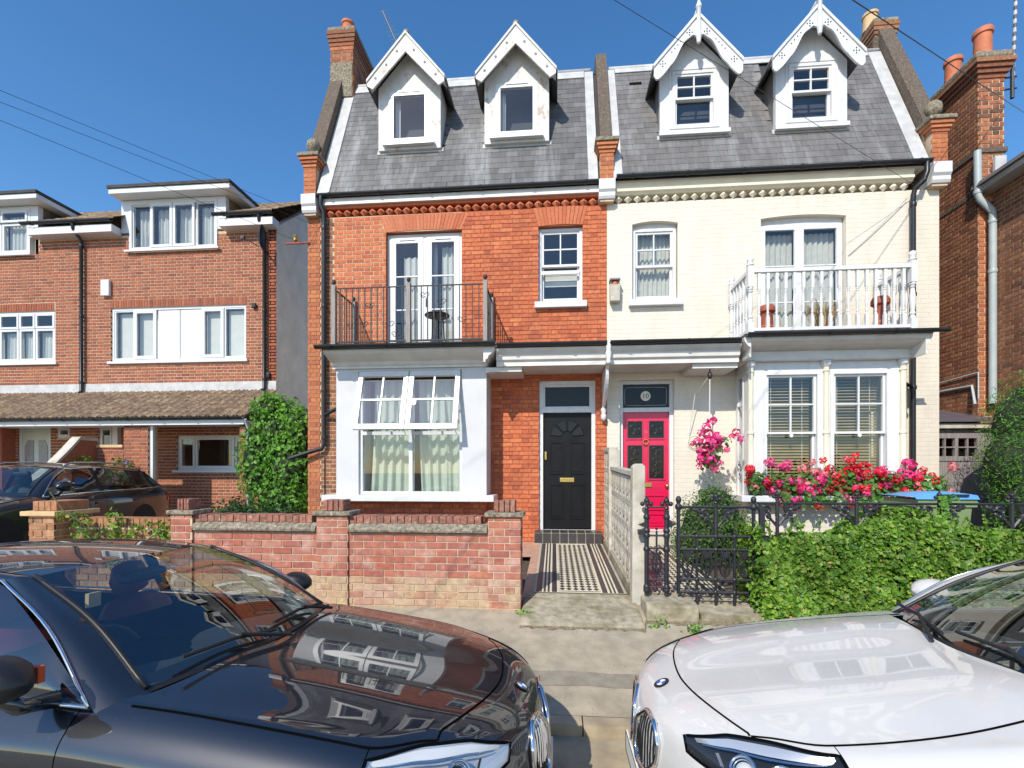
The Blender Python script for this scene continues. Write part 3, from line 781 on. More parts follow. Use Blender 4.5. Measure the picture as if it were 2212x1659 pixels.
# two top lights pushed open at the foot
for a, b, sd in ((-3.245, -2.40, 1), (-2.38, -1.535, 2)):
    sashm = MB(); L_ = 1.03; ang = R(17)
    def tl(x, s, n): return (x, 7.94 - math.sin(ang) * s - math.cos(ang) * n, 3.50 - math.cos(ang) * s + math.sin(ang) * n)
    def tbox(x0, x1, s0, s1, n0, n1):
        vs = [tl(x, s, n) for s in (s0, s1) for n in (n0, n1) for x in (x0, x1)]
        sashm.add(vs, [(0, 1, 3, 2), (4, 6, 7, 5), (0, 4, 5, 1), (2, 3, 7, 6), (0, 2, 6, 4), (1, 5, 7, 3)])
    tbox(a, a + .075, 0, L_, 0, .06); tbox(b - .075, b, 0, L_, 0, .06); tbox(a + .075, b - .075, 0, .09, 0, .06); tbox(a + .075, b - .075, L_ - .085, L_, 0, .06)
    xm = (a + b) / 2
    tbox(xm - .012, xm + .012, .09, L_ - .085, .01, .05); tbox(a + .075, xm - .012, .50, .525, .01, .05); tbox(xm + .012, b - .075, .50, .525, .01, .05)
    tbox(a + .22, b - .22, .015, .05, .06, .07)
    sashm.build('open_sash', 'upvc', bay)
    for x0_, x1_ in ((a + .075, xm - .012), (xm + .012, b - .075)):
        for s0, s1 in ((.09, .50), (.525, L_ - .085)):
            MB().poly([tl(x0_, s1, .03), tl(x1_, s1, .03), tl(x1_, s0, .03), tl(x0_, s0, .03)]).build('pane', 'glass_bright', bay)
    MB().tube([(a + .1, 7.99, 2.535), (a + .12, 7.72, 2.56)], .008, 6).build('window_stay', 'upvc', bay)
    MB().tube([(b - .1, 7.99, 2.535), (b - .12, 7.72, 2.56)], .008, 6).build('window_stay', 'upvc', bay)
curtain(bay, -3.08, -2.38, 1.50, 3.42, 8.16, 'curtain_green', .035, .16, seed=5, flare=-.08)
curtain(bay, -2.30, -1.53, 1.50, 3.42, 8.16, 'curtain_green', .035, .17, seed=6, flare=0.05)
MB().tube([(-3.25, 8.1, 3.40), (-1.53, 8.1, 3.40)], .012, 6).build('curtain_rail', 'upvc', bay)

# porch canopy of the red half
def canopy(house, x0, x1, xs0, xs1):
    p = [(F - .004, 3.53), (7.74, 3.53), (7.74, 3.60), (7.70, 3.625), (7.69, 3.70), (7.64, 3.745), (7.62, 3.79), (F - .004, 3.80)]
    c = MB().prism(p, 'x', x0, x1).build('porch_canopy', 'warm_white', house)
    MB().box(xs0, xs1, 7.80, F - .02, 3.455, 3.528).build('soffit_box', 'warm_white', c)
    MB().box(x0, x1, 7.60, F - .004, 3.803, 3.83).build('canopy_lead', 'lead_dark', c)
    return c
can_r = canopy(red, -0.92, 0.805, -1.10, -0.52)
gutter(red, -0.895, 0.81, 7.575, 3.853, 0.052)

# french doors with net curtains
fd = MB().frame(-2.99, -1.62, 3.90, 6.10, .06, 8.54, 8.62, wb=.05); fd.box(-2.335, -2.275, 8.54, 8.62, 3.95, 6.04)
fd = fd.build('french_door', 'upvc', red)
for a, b in ((-2.93, -2.335), (-2.275, -1.68)):
    light(fd, a, b, 3.95, 6.04, 8.53, .095, 1, 3, name='door_leaf', wb=.2)
    MB().box(a + .16, b - .16, 8.515, 8.53, 5.99, 6.02).build('vent', 'upvc', fd)
MB().tube([(-2.27, 8.50, 4.78), (-2.27, 8.50, 4.93)], .012, 6).build('handle', 'black_pipe', fd)
curtain(fd, -2.74, -2.36, 3.96, 5.76, 8.72, 'net_curtain', .03, .12, seed=21); curtain(fd, -2.20, -2.12, 3.96, 6.0, 8.72, 'net_curtain', .02, .07, seed=22); curtain(fd, -2.03, -1.70, 3.96, 5.93, 8.72, 'net_curtain', .03, .11, seed=23)

sw = sash_window(red, -0.27, 0.49, 4.77, 6.09, 8.53)
MB().box(-0.335, 0.56, 8.36, 8.53, 4.665, 4.768).build('window_sill', 'white_paint', sw, bevel=.008)
# the lower half is let down a little: blind folded above a dark gap
MB().box(-0.22, 0.44, 8.50, 8.53, 5.28, 5.34).build('open_rail', 'upvc', sw)
for k in range(3):
    MB().box(-0.20, 0.42, 8.66, 8.68, 5.12 + k * .1, 5.21 + k * .1).build('roman_blind_fold', 'blind_grey', sw)

# front door, red house
dr = MB().frame(-0.258, 0.71, 0.83, 3.42, .065, 8.50, 8.60, wb=.001); dr.box(-0.193, 0.645, 8.50, 8.60, 2.872, 2.945)
dr = dr.build('front_door', 'white_paint', red)
MB().poly([(-0.193, 8.56, 2.945), (0.645, 8.56, 2.945), (0.645, 8.56, 3.355), (-0.193, 8.56, 3.355)]).build('transom_pane', 'dark_glass', dr)
mb = MB(); mb.frame(-0.193, 0.645, 2.945, 3.355, .035, 8.53, 8.558); mb.build('transom_frame', 'white_paint', dr)
leaf = MB().box(-0.190, 0.642, 8.555, 8.60, 0.85, 2.868)
leaf.build('door_leaf', 'black_gloss', dr)
for x0, x1, z0, z1 in ((-0.075, 0.165, 1.02, 1.62), (0.285, 0.525, 1.02, 1.62), (-0.075, 0.165, 1.80, 2.36), (0.285, 0.525, 1.80, 2.36)):
    mb = MB(); mb.frame(x0, x1, z0, z1, .018, 8.540, 8.5545); mb.prism([(x0 + .045, z0 + .045), (x1 - .045, z0 + .045), (x1 - .045, z1 - .045), (x0 + .045, z1 - .045)], 'y', 8.546, 8.5545)
    mb.build('panel', 'black_gloss', dr)
cx, cz, r0, r1 = 0.226, 2.46, 0.10, 0.29
for k in range(4):
    a0, a1 = R(180 - k * 45 - 4), R(180 - (k + 1) * 45 + 4)
    pts = [(cx + r * math.cos(a), cz + r * math.sin(a)) for r, aa in ((r0, (a0, a1)), (r1, (a1, (a0 + a1) / 2, a0))) for a in aa]
    MB().prism(pts, 'y', 8.549, 8.5545).build('fanlight_pane', 'dark_glass', dr)
    mb = MB(); mb.tube([(p[0], 8.548, p[1]) for p in pts], .008, 5, closed=True); mb.build('fanlight_bead', 'black_gloss', dr)
MB().box(0.10, 0.35, 8.535, 8.5545, 1.66, 1.735).build('letterbox', 'brass', dr, bevel=.006)
MB().box(-0.165, -0.13, 8.53, 8.5545, 2.05, 2.19).build('door_lock', 'brass', dr, bevel=.004)
# tiled step
st = MB().box(-0.33, 0.80, 8.16, 8.498, 0.60, 0.825).build('door_step', 'grout', red)
for k in range(8):
    a = -0.335 + k * 0.1425
    MB().box(a + .006, a + .1365, 8.147, 8.16, 0.655, 0.812).build('step_tile', 'tile_black', st)
    for q in range(2): MB().box(a + .006, a + .1365, 8.15 + q * .165, 8.15 + q * .165 + .155, 0.825, 0.830).build('step_tile', 'tile_black', st)

# gable ends and party wall
def pier(house, x0, x1, ball, moulding=True, zt=7.46, yf=8.32):
    p = MB().box(x0 + .012, x1 - .012, yf + .02, yf + .34, 6.42, zt - .18).build('pier', 'mortar_tan', house)
    brickwork(p, x0 + .01, x1 - .01, 6.80, zt - .18, [], yf + .018, 'orange_brick', limit=20, length=0.23, seed=int(x0 * 7) + 50, bond='stretcher')
    for k in range(3):
        e = .02 + .022 * k
        MB().box(x0 - e + .015, x1 + e - .015, yf - e + .02, yf + .35, zt - .18 + k * .055, zt - .128 + k * .055).build('corbel_brick', 'orange_brick', p)
    MB().box(x0 - .075, x1 + .075, yf - .07, yf + .38, zt - .014, zt + .05).build('pier_cap', 'stone_cap', p, bevel=.01)
    if moulding:
        MB().prism([(yf + .35, 6.46), (yf + .0, 6.46), (yf - .02, 6.50), (yf - .02, 6.56), (yf - .05, 6.60), (yf - .05, 6.77), (yf + .0, 6.80), (yf + .35, 6.80)], 'x', x0 - .01, x1 + .01).build('pier_moulding', 'white_paint', p)
    if ball:
        MB().lathe([(.07, 0), (.07, .025), (.035, .06), (.04, .085), (.08, .115), (.112, .17), (.12, .225), (.108, .29), (.07, .335), (.015, .355)], (x0 + x1) / 2, yf + .15, zt + .05, 14).build('ball_finial', 'stone_cap', p, smooth=True)
    return p
def parapet(house, x0, x1, y0, z0, y1, z1, name='parapet'):
    sl_ = (z1 - z0) / (y1 - y0)
    pts = [(y0, z0 - .9), (y0, z0), (y1, z1), (13.0, z1), (13.0, 6.4), (y0 + .2, 6.4)]
    o = MB().prism(pts, 'x', x0, x1).build(name, 'pebbledash', house)
    return o
pier(red, -4.47, -4.225, True)
parapet(red, -4.455, -4.205, 8.48, 7.62, 9.38, 9.72)
def chimney(house, x0, x1, y0, y1, z0, z1, pots, m='chimney_brick', mort='mortar_tan', seed=0, band=None, base=None):
    ch = MB().box(x0 + .006, x1 - .006, y0 + .006, y1, z0, z1 - .02).build('chimney', mort, house)
    brickwork(ch, x0 + .006, x1 - .006, base or z0, z1 - .38, [], y0 + .006, m, limit=40, seed=seed)
    side = x1 - .006 if (x0 + x1) < 0 else x0 + .006
    brickwork(ch, y0 + .01, y1, z0, z1 - .38, [], side, m, limit=30, seed=seed + 1, axis='x', sign=1 if (x0 + x1) < 0 else -1)
    for k, e in enumerate((.005, .015, .03, .045, .055)):
        MB().box(x0 - e, x1 + e, y0 - e, y1 + e, z1 - .38 + k * .072, z1 - .315 + k * .072).build('corbel_course', 'stock_brick' if k > 0 else m, ch)
    MB().box(x0 - .045, x1 + .045, y0 - .045, y1 + .045, z1 - .02, z1 + .055).build('chimney_cap', 'stone_cap', ch, bevel=.015)
    for px, py, r, h, pm, kind in pots:
        pr = [(r * 1.05, 0), (r, .05), (r * .92, h * .75), (r * .92, h * .82), (r * 1.06, h * .84), (r * 1.06, h * .97), (r * .96, h), (r * .80, h), (r * .78, h - .1)]
        MB().lathe(pr, px, py, z1 + .04, 14).build('chimney_pot', pm, ch, smooth=True, auto=35)
    return ch
ch1 = chimney(red, -4.45, -3.975, 9.35, 10.7, 9.2, 10.62, [(-4.20, 9.62, .125, .36, 'terracotta', 0), (-4.20, 10.25, .12, .34, 'terracotta', 0)], seed=60)
MB().box(-4.448, -4.0, 9.338, 9.40, 9.3, 9.98).build('worn_render', 'stone_cap', ch1)

# drainpipe on the left, elbows at the gutter
dp = pipe(red, [(-4.13, 8.32, 6.74), (-4.14, 8.32, 6.60), (-4.10, 8.36, 6.48), (-4.10, 8.37, 6.3), (-4.10, 8.37, 2.33), (-4.13, 8.36, 2.26), (-4.42, 8.32, 2.17), (-4.70, 8.30, 2.08)], .038, collars=[(-4.10, 8.37, z) for z in (6.2, 4.8, 3.3, 2.45)])
pipe(red, [(-3.70, 8.2, 2.98), (-4.08, 8.36, 2.86)], .03, 'waste_pipe')
MB().tube([(-4.12, 8.43, 2.1), (-4.12, 8.43, .6)], .009, 6).build('wall_cable', 'black_pipe', red)
MB().box(-3.86, -3.70, 8.38, 8.44, 3.42, 3.60).build('junction_box', 'black_pipe', red, bevel=.01)

# ---------------------------------------------------------------- iron balcony railing
bal = empty('balcony_railing', (-2.3, 7.6, 3.84), 'dark iron railing with scrolls and timber posts on the balcony over the white bay', 'railing')
PX = (-3.555, -2.318, -1.08); YR = 7.60
for x, y in [(PX[0], YR), (PX[1], YR), (PX[2], YR), (PX[0], 8.38), (PX[2], 8.38)]:
    p = MB().box(x - .034, x + .034, y - .034, y + .034, 3.838, 4.86).build('post', 'weathered_wood', bal, bevel=.006)
    MB().lathe([(.02, 4.86), (.015, 4.875), (.03, 4.895), (.034, 4.92), (.026, 4.945), (.004, 4.955)], x, y, 0, 8).build('post_finial', 'rail_iron', p, smooth=True)
rl = MB()
for a, b in ((PX[0], PX[1]), (PX[1], PX[2])):
    rl.box(a + .036, b - .036, YR - .012, YR + .012, 4.80, 4.815); rl.box(a + .036, b - .036, YR - .015, YR + .015, 3.925, 3.95)
for x in (PX[0], PX[2]):
    rl.box(x - .012, x + .012, YR + .036, 8.344, 4.80, 4.815); rl.box(x - .012, x + .012, YR + .036, 8.344, 3.925, 3.95)
rl.build('rail', 'rail_iron', bal)
bme = MB().box(-.0075, .0075, -.0075, .0075, 3.95, 4.80).mesh('bar', 'rail_iron')
for a, b in ((PX[0], PX[1]), (PX[1], PX[2])):
    for k in range(1, 12): inst('bar', bme, (a + (b - a) * k / 12, YR, 0), bal)
for x in (PX[0], PX[2]):
    for k in range(1, 8): inst('bar', bme, (x, YR + (8.38 - YR) * k / 8, 0), bal)
def scroll(cx, cz, s, flip):
    pts = []
    for k in range(15):
        t = k / 14; a = t * 4.6; r = s * (1 - .72 * t)
        pts.append((cx + flip * (s - r * math.cos(a)), YR - .012, cz + r * math.sin(a)))
    return pts
scr = []
for a, zz in ((-3.05, 4.22), (-2.95, 4.52), (-2.62, 4.22), (-2.05, 4.66), (-1.78, 4.55), (-1.72, 4.25), (-1.45, 4.26), (-2.52, 4.05), (-3.25, 4.2)):
    mb = MB()
    for fl in (-1, 1): mb.tube(scroll(a, zz, .045, fl), .005, 5); mb.tube([(p[0], p[1], 2 * zz - .02 - p[2]) for p in scroll(a, zz, .03, fl)], .0045, 5)
    mb.build('scroll', 'rail_iron', bal)
# small table on the balcony
tb = empty('balcony_table', (-1.95, 8.0, 3.84), 'small dark round table behind the iron balcony railing', 'table')
MB().lathe([(.20, 4.44), (.21, 4.45), (.21, 4.462), (.20, 4.47)], -1.95, 8.0, 0, 20).build('table_top', 'rail_iron', tb)
for k in range(3):
    a = R(30 + 120 * k)
    MB().tube([(-1.95 + .1 * math.cos(a), 8.0 + .1 * math.sin(a), 4.44), (-1.95 + .12 * math.cos(a), 8.0 + .12 * math.sin(a), 4.1), (-1.95 + .25 * math.cos(a), 8.0 + .25 * math.sin(a), 3.84)], .011, 6).build('leg', 'rail_iron', tb)
# ================================================================ the cream house
crm = empty('painted_house', (3.5, F, 0.55), 'cream painted Victorian house with pink front door and white timber balcony', 'house')
H_C = [(3.44, 4.79, 3.90, 6.11), (1.33, 2.09, 4.76, 6.11), (3.15, 5.15, 1.50, 3.50), (1.12, 2.03, 0.60, 3.41)]
wall_c = wall_backing('wall', 0.903, 6.22, 0.45, 6.43, H_C, F, F + .30, 'cream_paint', crm)
sh = MB()
sh.box(5.98, 6.22, F + .3, 13.2, 0.45, 6.4); sh.box(1.001, 5.98, 12.9, 13.2, 0.45, 6.4); sh.box(1.001, 5.98, F + .3, 12.9, 6.43, 6.6); sh.box(1.001, 5.98, F + .3, 12.9, 3.62, 3.8)
sh.build('side_wall', 'stock_brick', crm)
room(crm, 3.2, 5.3, 3.85, 6.35, F + .3, 11.5, 'room_warm'); room(crm, 1.1, 2.6, 3.85, 6.35, F + .3, 11.0); room(crm, 3.1, 5.3, 0.75, 3.56, F + .3, 11.5, 'room_warm'); room(crm, 1.05, 2.6, 0.75, 3.56, F + .3, 11.5)
# cambered heads over the openings
def camber(x0, x1, z, rise=0.045):
    n = 12; mb = MB()
    for k in range(n):
        t0, t1 = k / n, (k + 1) / n
        def zz(t): return z + rise * (1 - (2 * t - 1) ** 2) - rise
        mb.prism([(x0 + (x1 - x0) * t0, zz(t0)), (x0 + (x1 - x0) * t1, zz(t1)), (x0 + (x1 - x0) * t1, z + .002), (x0 + (x1 - x0) * t0, z + .002)], 'y', F - .001, F + .14)
    mb.build('cambered_head', 'cream_trim', wall_c)
camber(3.44, 4.79, 6.11); camber(1.33, 2.09, 6.11)
# diamond course, cornice, gutter
diamonds(wall_c, 1.10, 5.72, 6.487, F - .001, 0.158, 'cream_trim', 'diamond_stud', 0.135, 0.07)
mb = MB(); mb.prism([(F + .3, 6.56), (F - .03, 6.56), (F - .045, 6.585), (F - .075, 6.60), (F - .075, 6.645), (F - .045, 6.66), (F - .09, 6.75), (F + .3, 6.75)], 'x', 1.03, 5.80)
mb.build('cornice', 'cream_trim', crm)
fas = MB().box(1.03, 5.98, F - .105, F + .3, 6.752, 6.80).build('fascia', 'warm_white', crm)
RBz = 0.03
gutter(crm, 1.04, 5.99, 8.285, 6.815, 0.050)
roof_c = roof_deck(crm, 1.0, 5.98)
slates(roof_c, 1.14, 5.75, 'slate_brown', DORM_C, 12)
strip(roof_c, 1.0, 1.15, 0, RLEN, 0.03); strip(roof_c, 5.75, 5.97, 0, RLEN, 0.03)
strip(roof_c, 1.16, 5.74, RLEN - .10, RLEN + .02, 0.032)
MB().tube([(1.05, RT[0] + .02, RT[1] + .05), (5.95, RT[0] + .02, RT[1] + .05)], 0.05, 8).build('ridge_roll', 'lead', roof_c, smooth=True)
for x, s in ((1.52, 2.55), (3.33, 2.62), (5.15, 2.68)):
    mb = MB(); mb.add([roof_pt(x - .11, s, .02), roof_pt(x + .11, s, .02), roof_pt(x + .11, s + .05, .02), roof_pt(x - .11, s + .05, .02), roof_pt(x - .11, s, .05), roof_pt(x + .11, s, .05), roof_pt(x + .11, s + .05, .03), roof_pt(x - .11, s + .05, .03)], [(4, 5, 6, 7), (0, 1, 5, 4), (0, 4, 7, 3), (1, 2, 6, 5)])
    mb.build('roof_vent', 'print_black', roof_c)
roof_of[id(crm)] = roof_c
dormer(crm, 2.405, 7.655, 'white_paint', 'fancy', apex=9.52, eave=8.72, bhw=0.71, roofm='slate_brown')
dormer(crm, 4.328, 7.645, 'white_paint', 'fancy', apex=9.52, eave=8.72, bhw=0.71, roofm='slate_brown')

# first floor windows
sw = sash_window(crm, 1.345, 2.075, 4.76, 6.02, 8.53, m='white_paint', mid=5.36)
MB().box(1.345, 2.075, 8.55, 8.64, 6.02, 6.11).build('window_head', 'white_paint', sw)
MB().box(1.265, 2.15, 8.35, 8.53, 4.65, 4.757).build('window_sill', 'white_paint', sw, bevel=.008)
curtain(sw, 1.37, 2.05, 4.79, 5.98, 8.72, 'linen', .02, .07, seed=31)
fd = MB().frame(3.45, 4.78, 3.88, 6.0, .06, 8.54, 8.62, wb=.05); fd.box(4.05, 4.13, 8.54, 8.62, 3.93, 5.94); fd.box(3.45, 4.78, 8.55, 8.64, 6.0, 6.11)
fd = fd.build('french_door', 'white_paint', crm)
for a, b in ((3.51, 4.05), (4.13, 4.72)): light(fd, a, b, 3.93, 5.94, 8.53, .035, 1, 3, name='door_leaf', wb=.15, m='white_paint')
curtain(fd, 3.53, 4.05, 3.95, 5.9, 8.71, 'linen', .022, .10, seed=33); curtain(fd, 4.12, 4.72, 3.95, 5.9, 8.71, 'linen', .022, .10, seed=34)

# bay of the cream house
bc = MB()
WX = ((3.305, 4.047), (4.302, 5.058))
bc.box(3.03, 3.25, 7.90, 8.02, 1.48, 3.55); bc.box(4.10, 4.25, 7.90, 8.02, 1.48, 3.55); bc.box(5.11, 5.30, 7.90, 8.02, 1.48, 3.55)
bc.box(3.25, 4.10, 7.90, 8.02, 3.40, 3.55); bc.box(4.25, 5.11, 7.90, 8.02, 3.40, 3.55)
bc.box(5.22, 5.30, 8.02, F - .001, 1.48, 3.55)
bc.box(3.03, 3.10, 8.02, 8.10, 1.48, 3.55); bc.box(3.03, 3.10, 8.36, F - .001, 1.48, 3.55); bc.box(3.03, 3.10, 8.10, 8.36, 3.36, 3.55); 
bc = bc.build('bay_window', 'white_paint', crm)
MB().box(3.03, 5.30, 7.93, F - .002, 0.45, 1.378).build('bay_base', 'cream_paint', bc)
MB().box(2.86, 5.42, 7.70, F - .003, 1.38, 1.478).build('window_sill', 'white_paint', bc, bevel=.01)
for a, b in WX:
    f = MB().frame(a - .055, b + .055, 1.50, 3.40, .05, 7.885, 8.0); f.build('window_frame', 'white_paint', bc)
    light(bc, a, b, 2.43, 3.35, 7.92, .035, 2, 2, m='white_paint')
    light(bc, a, b, 1.55, 2.47, 7.966, .035, 1, 1, m='white_paint', wb=.08)
    MB().lathe([(.028, -.01), (.03, 0), (.028, .01)], (a + b) / 2, 7.91, 2.405, 10, axis='y').build('sash_lift', 'white_paint', bc)
    bl = MB(); sl_me = MB().add([(a + .02, -.020, -.008), (b - .02, -.020, -.008), (b - .02, .020, .010), (a + .02, .020, .010), (a + .02, -.020, -.0055), (b - .02, -.020, -.0055), (b - .02, .020, .0125), (a + .02, .020, .0125)], [(0, 3, 2, 1), (4, 5, 6, 7), (0, 1, 5, 4), (2, 3, 7, 6)]).mesh('blind_slat', 'blind_wood')
    for k in range(36): inst('blind_slat', sl_me, (0, 8.10, 1.60 + k * .0475), bc)
    mb = MB()
    for t in (.18, .82): mb.box(a + (b - a) * t - .004, a + (b - a) * t + .004, 8.074, 8.077, 1.58, 3.33)
    mb.build('blind_cord', 'linen', bc)
    MB().box(a + .01, b - .01, 8.06, 8.13, 3.31, 3.37).build('blind_head', 'blind_wood', bc)
# return window
f = MB().box(3.02, 3.06, 8.10, 8.13, 1.48, 3.36).box(3.02, 3.06, 8.33, 8.36, 1.48, 3.36).box(3.02, 3.06, 8.13, 8.33, 2.42, 2.46).box(3.02, 3.06, 8.13, 8.33, 2.90, 2.92)
f.build('return_frame', 'white_paint', bc)
for z0, z1 in ((1.48, 2.42), (2.46, 2.90), (2.92, 3.36)): MB().poly([(3.05, 8.13, z0), (3.05, 8.33, z0), (3.05, 8.33, z1), (3.05, 8.13, z1)]).build('pane', 'glass', bc)
for x in (3.055, 4.175, 5.285):
    co = MB().lathe([(.045, 1.48), (.055, 1.50), (.055, 1.56), (.042, 1.58), (.040, 2.42), (.050, 2.43), (.050, 2.46), (.040, 2.47), (.038, 3.38), (.05, 3.39), (.05, 3.41), (.04, 3.42), (.04, 3.455)], x, 7.875, 0, 10).build('colonnette', 'cream_trim', bc, smooth=True, auto=35)
    MB().lathe([(.042, 3.455), (.07, 3.49), (.075, 3.53), (.075, 3.549)], x, 7.875, 0, 10).build('capital', 'white_paint', co)
prof = [(8.3, 3.552), (7.82, 3.552), (7.80, 3.565), (7.80, 3.59), (7.84, 3.60), (7.84, 3.70), (7.76, 3.715), (7.62, 3.75), (7.54, 3.79), (7.52, 3.83), (7.52, 3.85), (8.3, 3.85)]
MB().prism(prof, 'x', 2.93, 5.36).build('cornice', 'warm_white', bc)
for sx, x in ((-1, 2.928), (1, 5.362)):
    pr = [(x, 3.552), (x + sx * .02, 3.552), (x + sx * .03, 3.60), (x + sx * .006, 3.602), (x + sx * .006, 3.70), (x + sx * .04, 3.72), (x + sx * .09, 3.79), (x + sx * .10, 3.85), (x, 3.85)]
    MB().prism([(p[0], p[1]) for p in pr], 'y', 7.53, F - .004).build('cornice_return', 'warm_white', bc)
MB().box(2.84, 5.46, 7.50, F - .004, 3.853, 3.875).build('balcony_deck', 'lead_dark', bc)
gutter(crm, 2.84, 5.62, 7.46, 3.895, 0.05)
can_c = canopy(crm, 0.87, 2.83, 2.15, 2.83)
gutter(crm, 0.86, 2.80, 7.575, 3.853, 0.052)
# bracket between the doors
brk = [(7.66, 3.52), (F - .02, 3.52), (F - .02, 2.88)] + [(F - .06 - .0, 2.88)] + [(F - .08 - .62 * math.sin(R(a)) ** 1.4, 2.95 + .52 * (1 - math.cos(R(a)))) for a in range(8, 90, 8)]
b_ = MB().prism(brk, 'x', 0.815, 0.862).build('porch_bracket', 'white_paint', crm)
MB().lathe([(.012, 2.70), (.045, 2.74), (.05, 2.80), (.03, 2.83), (.045, 2.86), (.05, 2.90), (.03, 2.93)], 0.838, F - .09, 0, 10).build('bracket_drop', 'white_paint', b_, smooth=True)
MB().lathe([(.03, 3.50), (.045, 3.54), (.03, 3.58), (.05, 3.68), (.035, 3.72), (.045, 3.80), (.02, 3.83)], 0.838, 7.60, 0, 10).build('bracket_knop', 'white_paint', b_, smooth=True)

# pink front door
dr = MB().frame(1.12, 2.03, 0.83, 3.41, .062, 8.53, 8.62, wb=.02); dr.box(1.182, 1.968, 8.53, 8.62, 2.87, 2.945)
dr = dr.build('front_door', 'white_paint', crm)
MB().poly([(1.182, 8.58, 2.945), (1.968, 8.58, 2.945), (1.968, 8.58, 3.348), (1.182, 8.58, 3.348)]).build('transom_pane', 'dark_glass', dr)
mb = MB(); mb.tube([(1.25, 8.576, 2.99), (1.90, 8.576, 2.99), (1.93, 8.576, 3.02), (1.93, 8.576, 3.27), (1.90, 8.576, 3.30), (1.25, 8.576, 3.30), (1.22, 8.576, 3.27), (1.22, 8.576, 3.02)], .004, 5, closed=True); mb.build('etched_line', 'lead', dr)
MB().lathe([(.085, -.004), (.085, 0)], 1.575, 8.575, 3.15, 24, axis='y').build('number_disc', 'cream_enamel', dr)
text_mesh('door_number', '10', .115, 'print_black', dr, (1.575, 8.569, 3.148), (R(90), 0, 0))
MB().box(1.184, 1.966, 8.585, 8.63, 0.85, 2.868).build('door_leaf', 'pink_door', dr)
DPN = ((1.265, 1.52, 2.42, 2.72, 1), (1.63, 1.885, 2.42, 2.72, 1), (1.265, 1.52, 1.72, 2.30, 2), (1.63, 1.885, 1.72, 2.30, 2), (1.265, 1.885, 1.20, 1.42, 0), (1.265, 1.885, .93, 1.10, 0))
for x0, x1, z0, z1, kd in DPN:
    mb = MB(); mb.frame(x0 - .02, x1 + .02, z0 - .02, z1 + .02, .02, 8.566, 8.5845); mb.build('panel_moulding', 'pink_door', dr)
    if kd:
        MB().box(x0, x1, 8.58, 8.5845, z0, z1).build('door_pane', 'dark_glass', dr)
        g = MB(); xm = (x0 + x1) / 2; zm = (z0 + z1) / 2
        g.frame(x0, x1, z0, z1, .016, 8.568, 8.578)
        n = 3 if kd == 2 else 1
        for q in range(n):
            zc_ = z0 + (z1 - z0) * (q + .5) / n; s_ = min((z1 - z0) / n, x1 - x0) * .42
            for fl in (-1, 1):
                for ud in (-1, 1):
                    pts = []
                    for k in range(12):
                        t = k / 11; a = t * 4.4; r_ = s_ * .5 * (1 - .65 * t)
                        pts.append((xm + fl * (s_ * .52 - r_ * math.cos(a)), 8.572, zc_ + ud * (.01 + r_ * math.sin(a) + s_ * .2)))
                    g.tube(pts, .0065, 5)
            g.lathe([(.028, -.006), (.03, 0), (.02, .004)], xm, 8.57, zc_, 8, axis='y')
        g.build('door_grille', 'iron', dr)
    else:
        MB().prism([(x0 + .03, z0 + .03), (x1 - .03, z0 + .03), (x1 - .03, z1 - .03), (x0 + .03, z1 - .03)], 'y', 8.574, 8.5845).build('panel', 'pink_door', dr)
MB().box(1.48, 1.68, 8.565, 8.5845, 1.575, 1.65).build('letterbox', 'brass', dr, bevel=.005)
mb = MB(); mb.tube([(1.575 + .045 * math.cos(a * .5236), 8.555, 2.355 + .045 * math.sin(a * .5236)) for a in range(12)], .012, 6, closed=True)
mb.build('door_knocker', 'terracotta', dr, smooth=True)
text_mesh('small_number', '10', .075, 'terracotta', dr, (1.575, 8.58, 2.53), (R(90), 0, 0))
MB().ball((1.93, 8.55, 1.60), .03).build('door_knob', 'brass', dr, smooth=True)
MB().box(1.10, 2.06, 8.20, 8.53, 0.62, 0.83).build('door_step', 'pale_concrete', crm, bevel=.01)
# oval number plaque
pl = MB().lathe([(.125, -.012), (.13, -.006), (.13, 0)], 2.37, F - .001, 2.335, 28, axis='y').build('number_plaque', 'cream_enamel', crm)
MB().lathe([(.112, -.0015), (.112, 0)], 2.37, F - .0131, 2.335, 28, axis='y').build('plaque_ring', 'brass', pl)
MB().lathe([(.103, -.0015), (.103, 0)], 2.37, F - .0147, 2.335, 28, axis='y').build('plaque_face', 'cream_enamel', pl)
text_mesh('plaque_number', '10', .12, 'print_black', pl, (2.37, F - .018, 2.33), (R(90), 0, 0))

# gable end, party wall, chimney
pier(crm, 6.02, 6.275, True)
parapet(crm, 5.985, 6.235, 8.48, 7.62, 9.58, 10.1)
pier(crm, 0.765, 1.015, False, zt=7.42)
parapet(crm, 0.80, 1.0, 8.52, 7.56, 9.52, 9.93, 'party_wall')
ch2 = chimney(crm, 5.95, 6.30, 9.60, 10.9, 9.2, 10.2, [(6.02, 9.85, .13, .34, 'buff_clay', 0), (5.92, 10.4, .12, .30, 'terracotta', 0)], seed=70)
mb = MB(); mb.box(5.90, 6.18, 9.56, 9.6, 9.3, 9.9); mb.build('worn_render', 'pebbledash', ch2)
pipe(crm, [(5.92, 8.285, 6.78), (5.92, 8.285, 6.62), (5.86, 8.26, 6.48), (5.78, 8.34, 6.40), (5.77, 8.37, 6.30), (5.77, 8.37, 0.6)], .038, collars=[(5.77, 8.37, z) for z in (6.15, 4.7, 3.2, 1.9)])
pipe(crm, [(5.36, 8.2, 3.32), (5.73, 8.36, 3.22)], .028, 'waste_pipe')
MB().tube([(5.66, 8.42, 3.2), (5.66, 8.42, .6)], .014, 6).build('gas_pipe', 'terracotta_dark', crm)

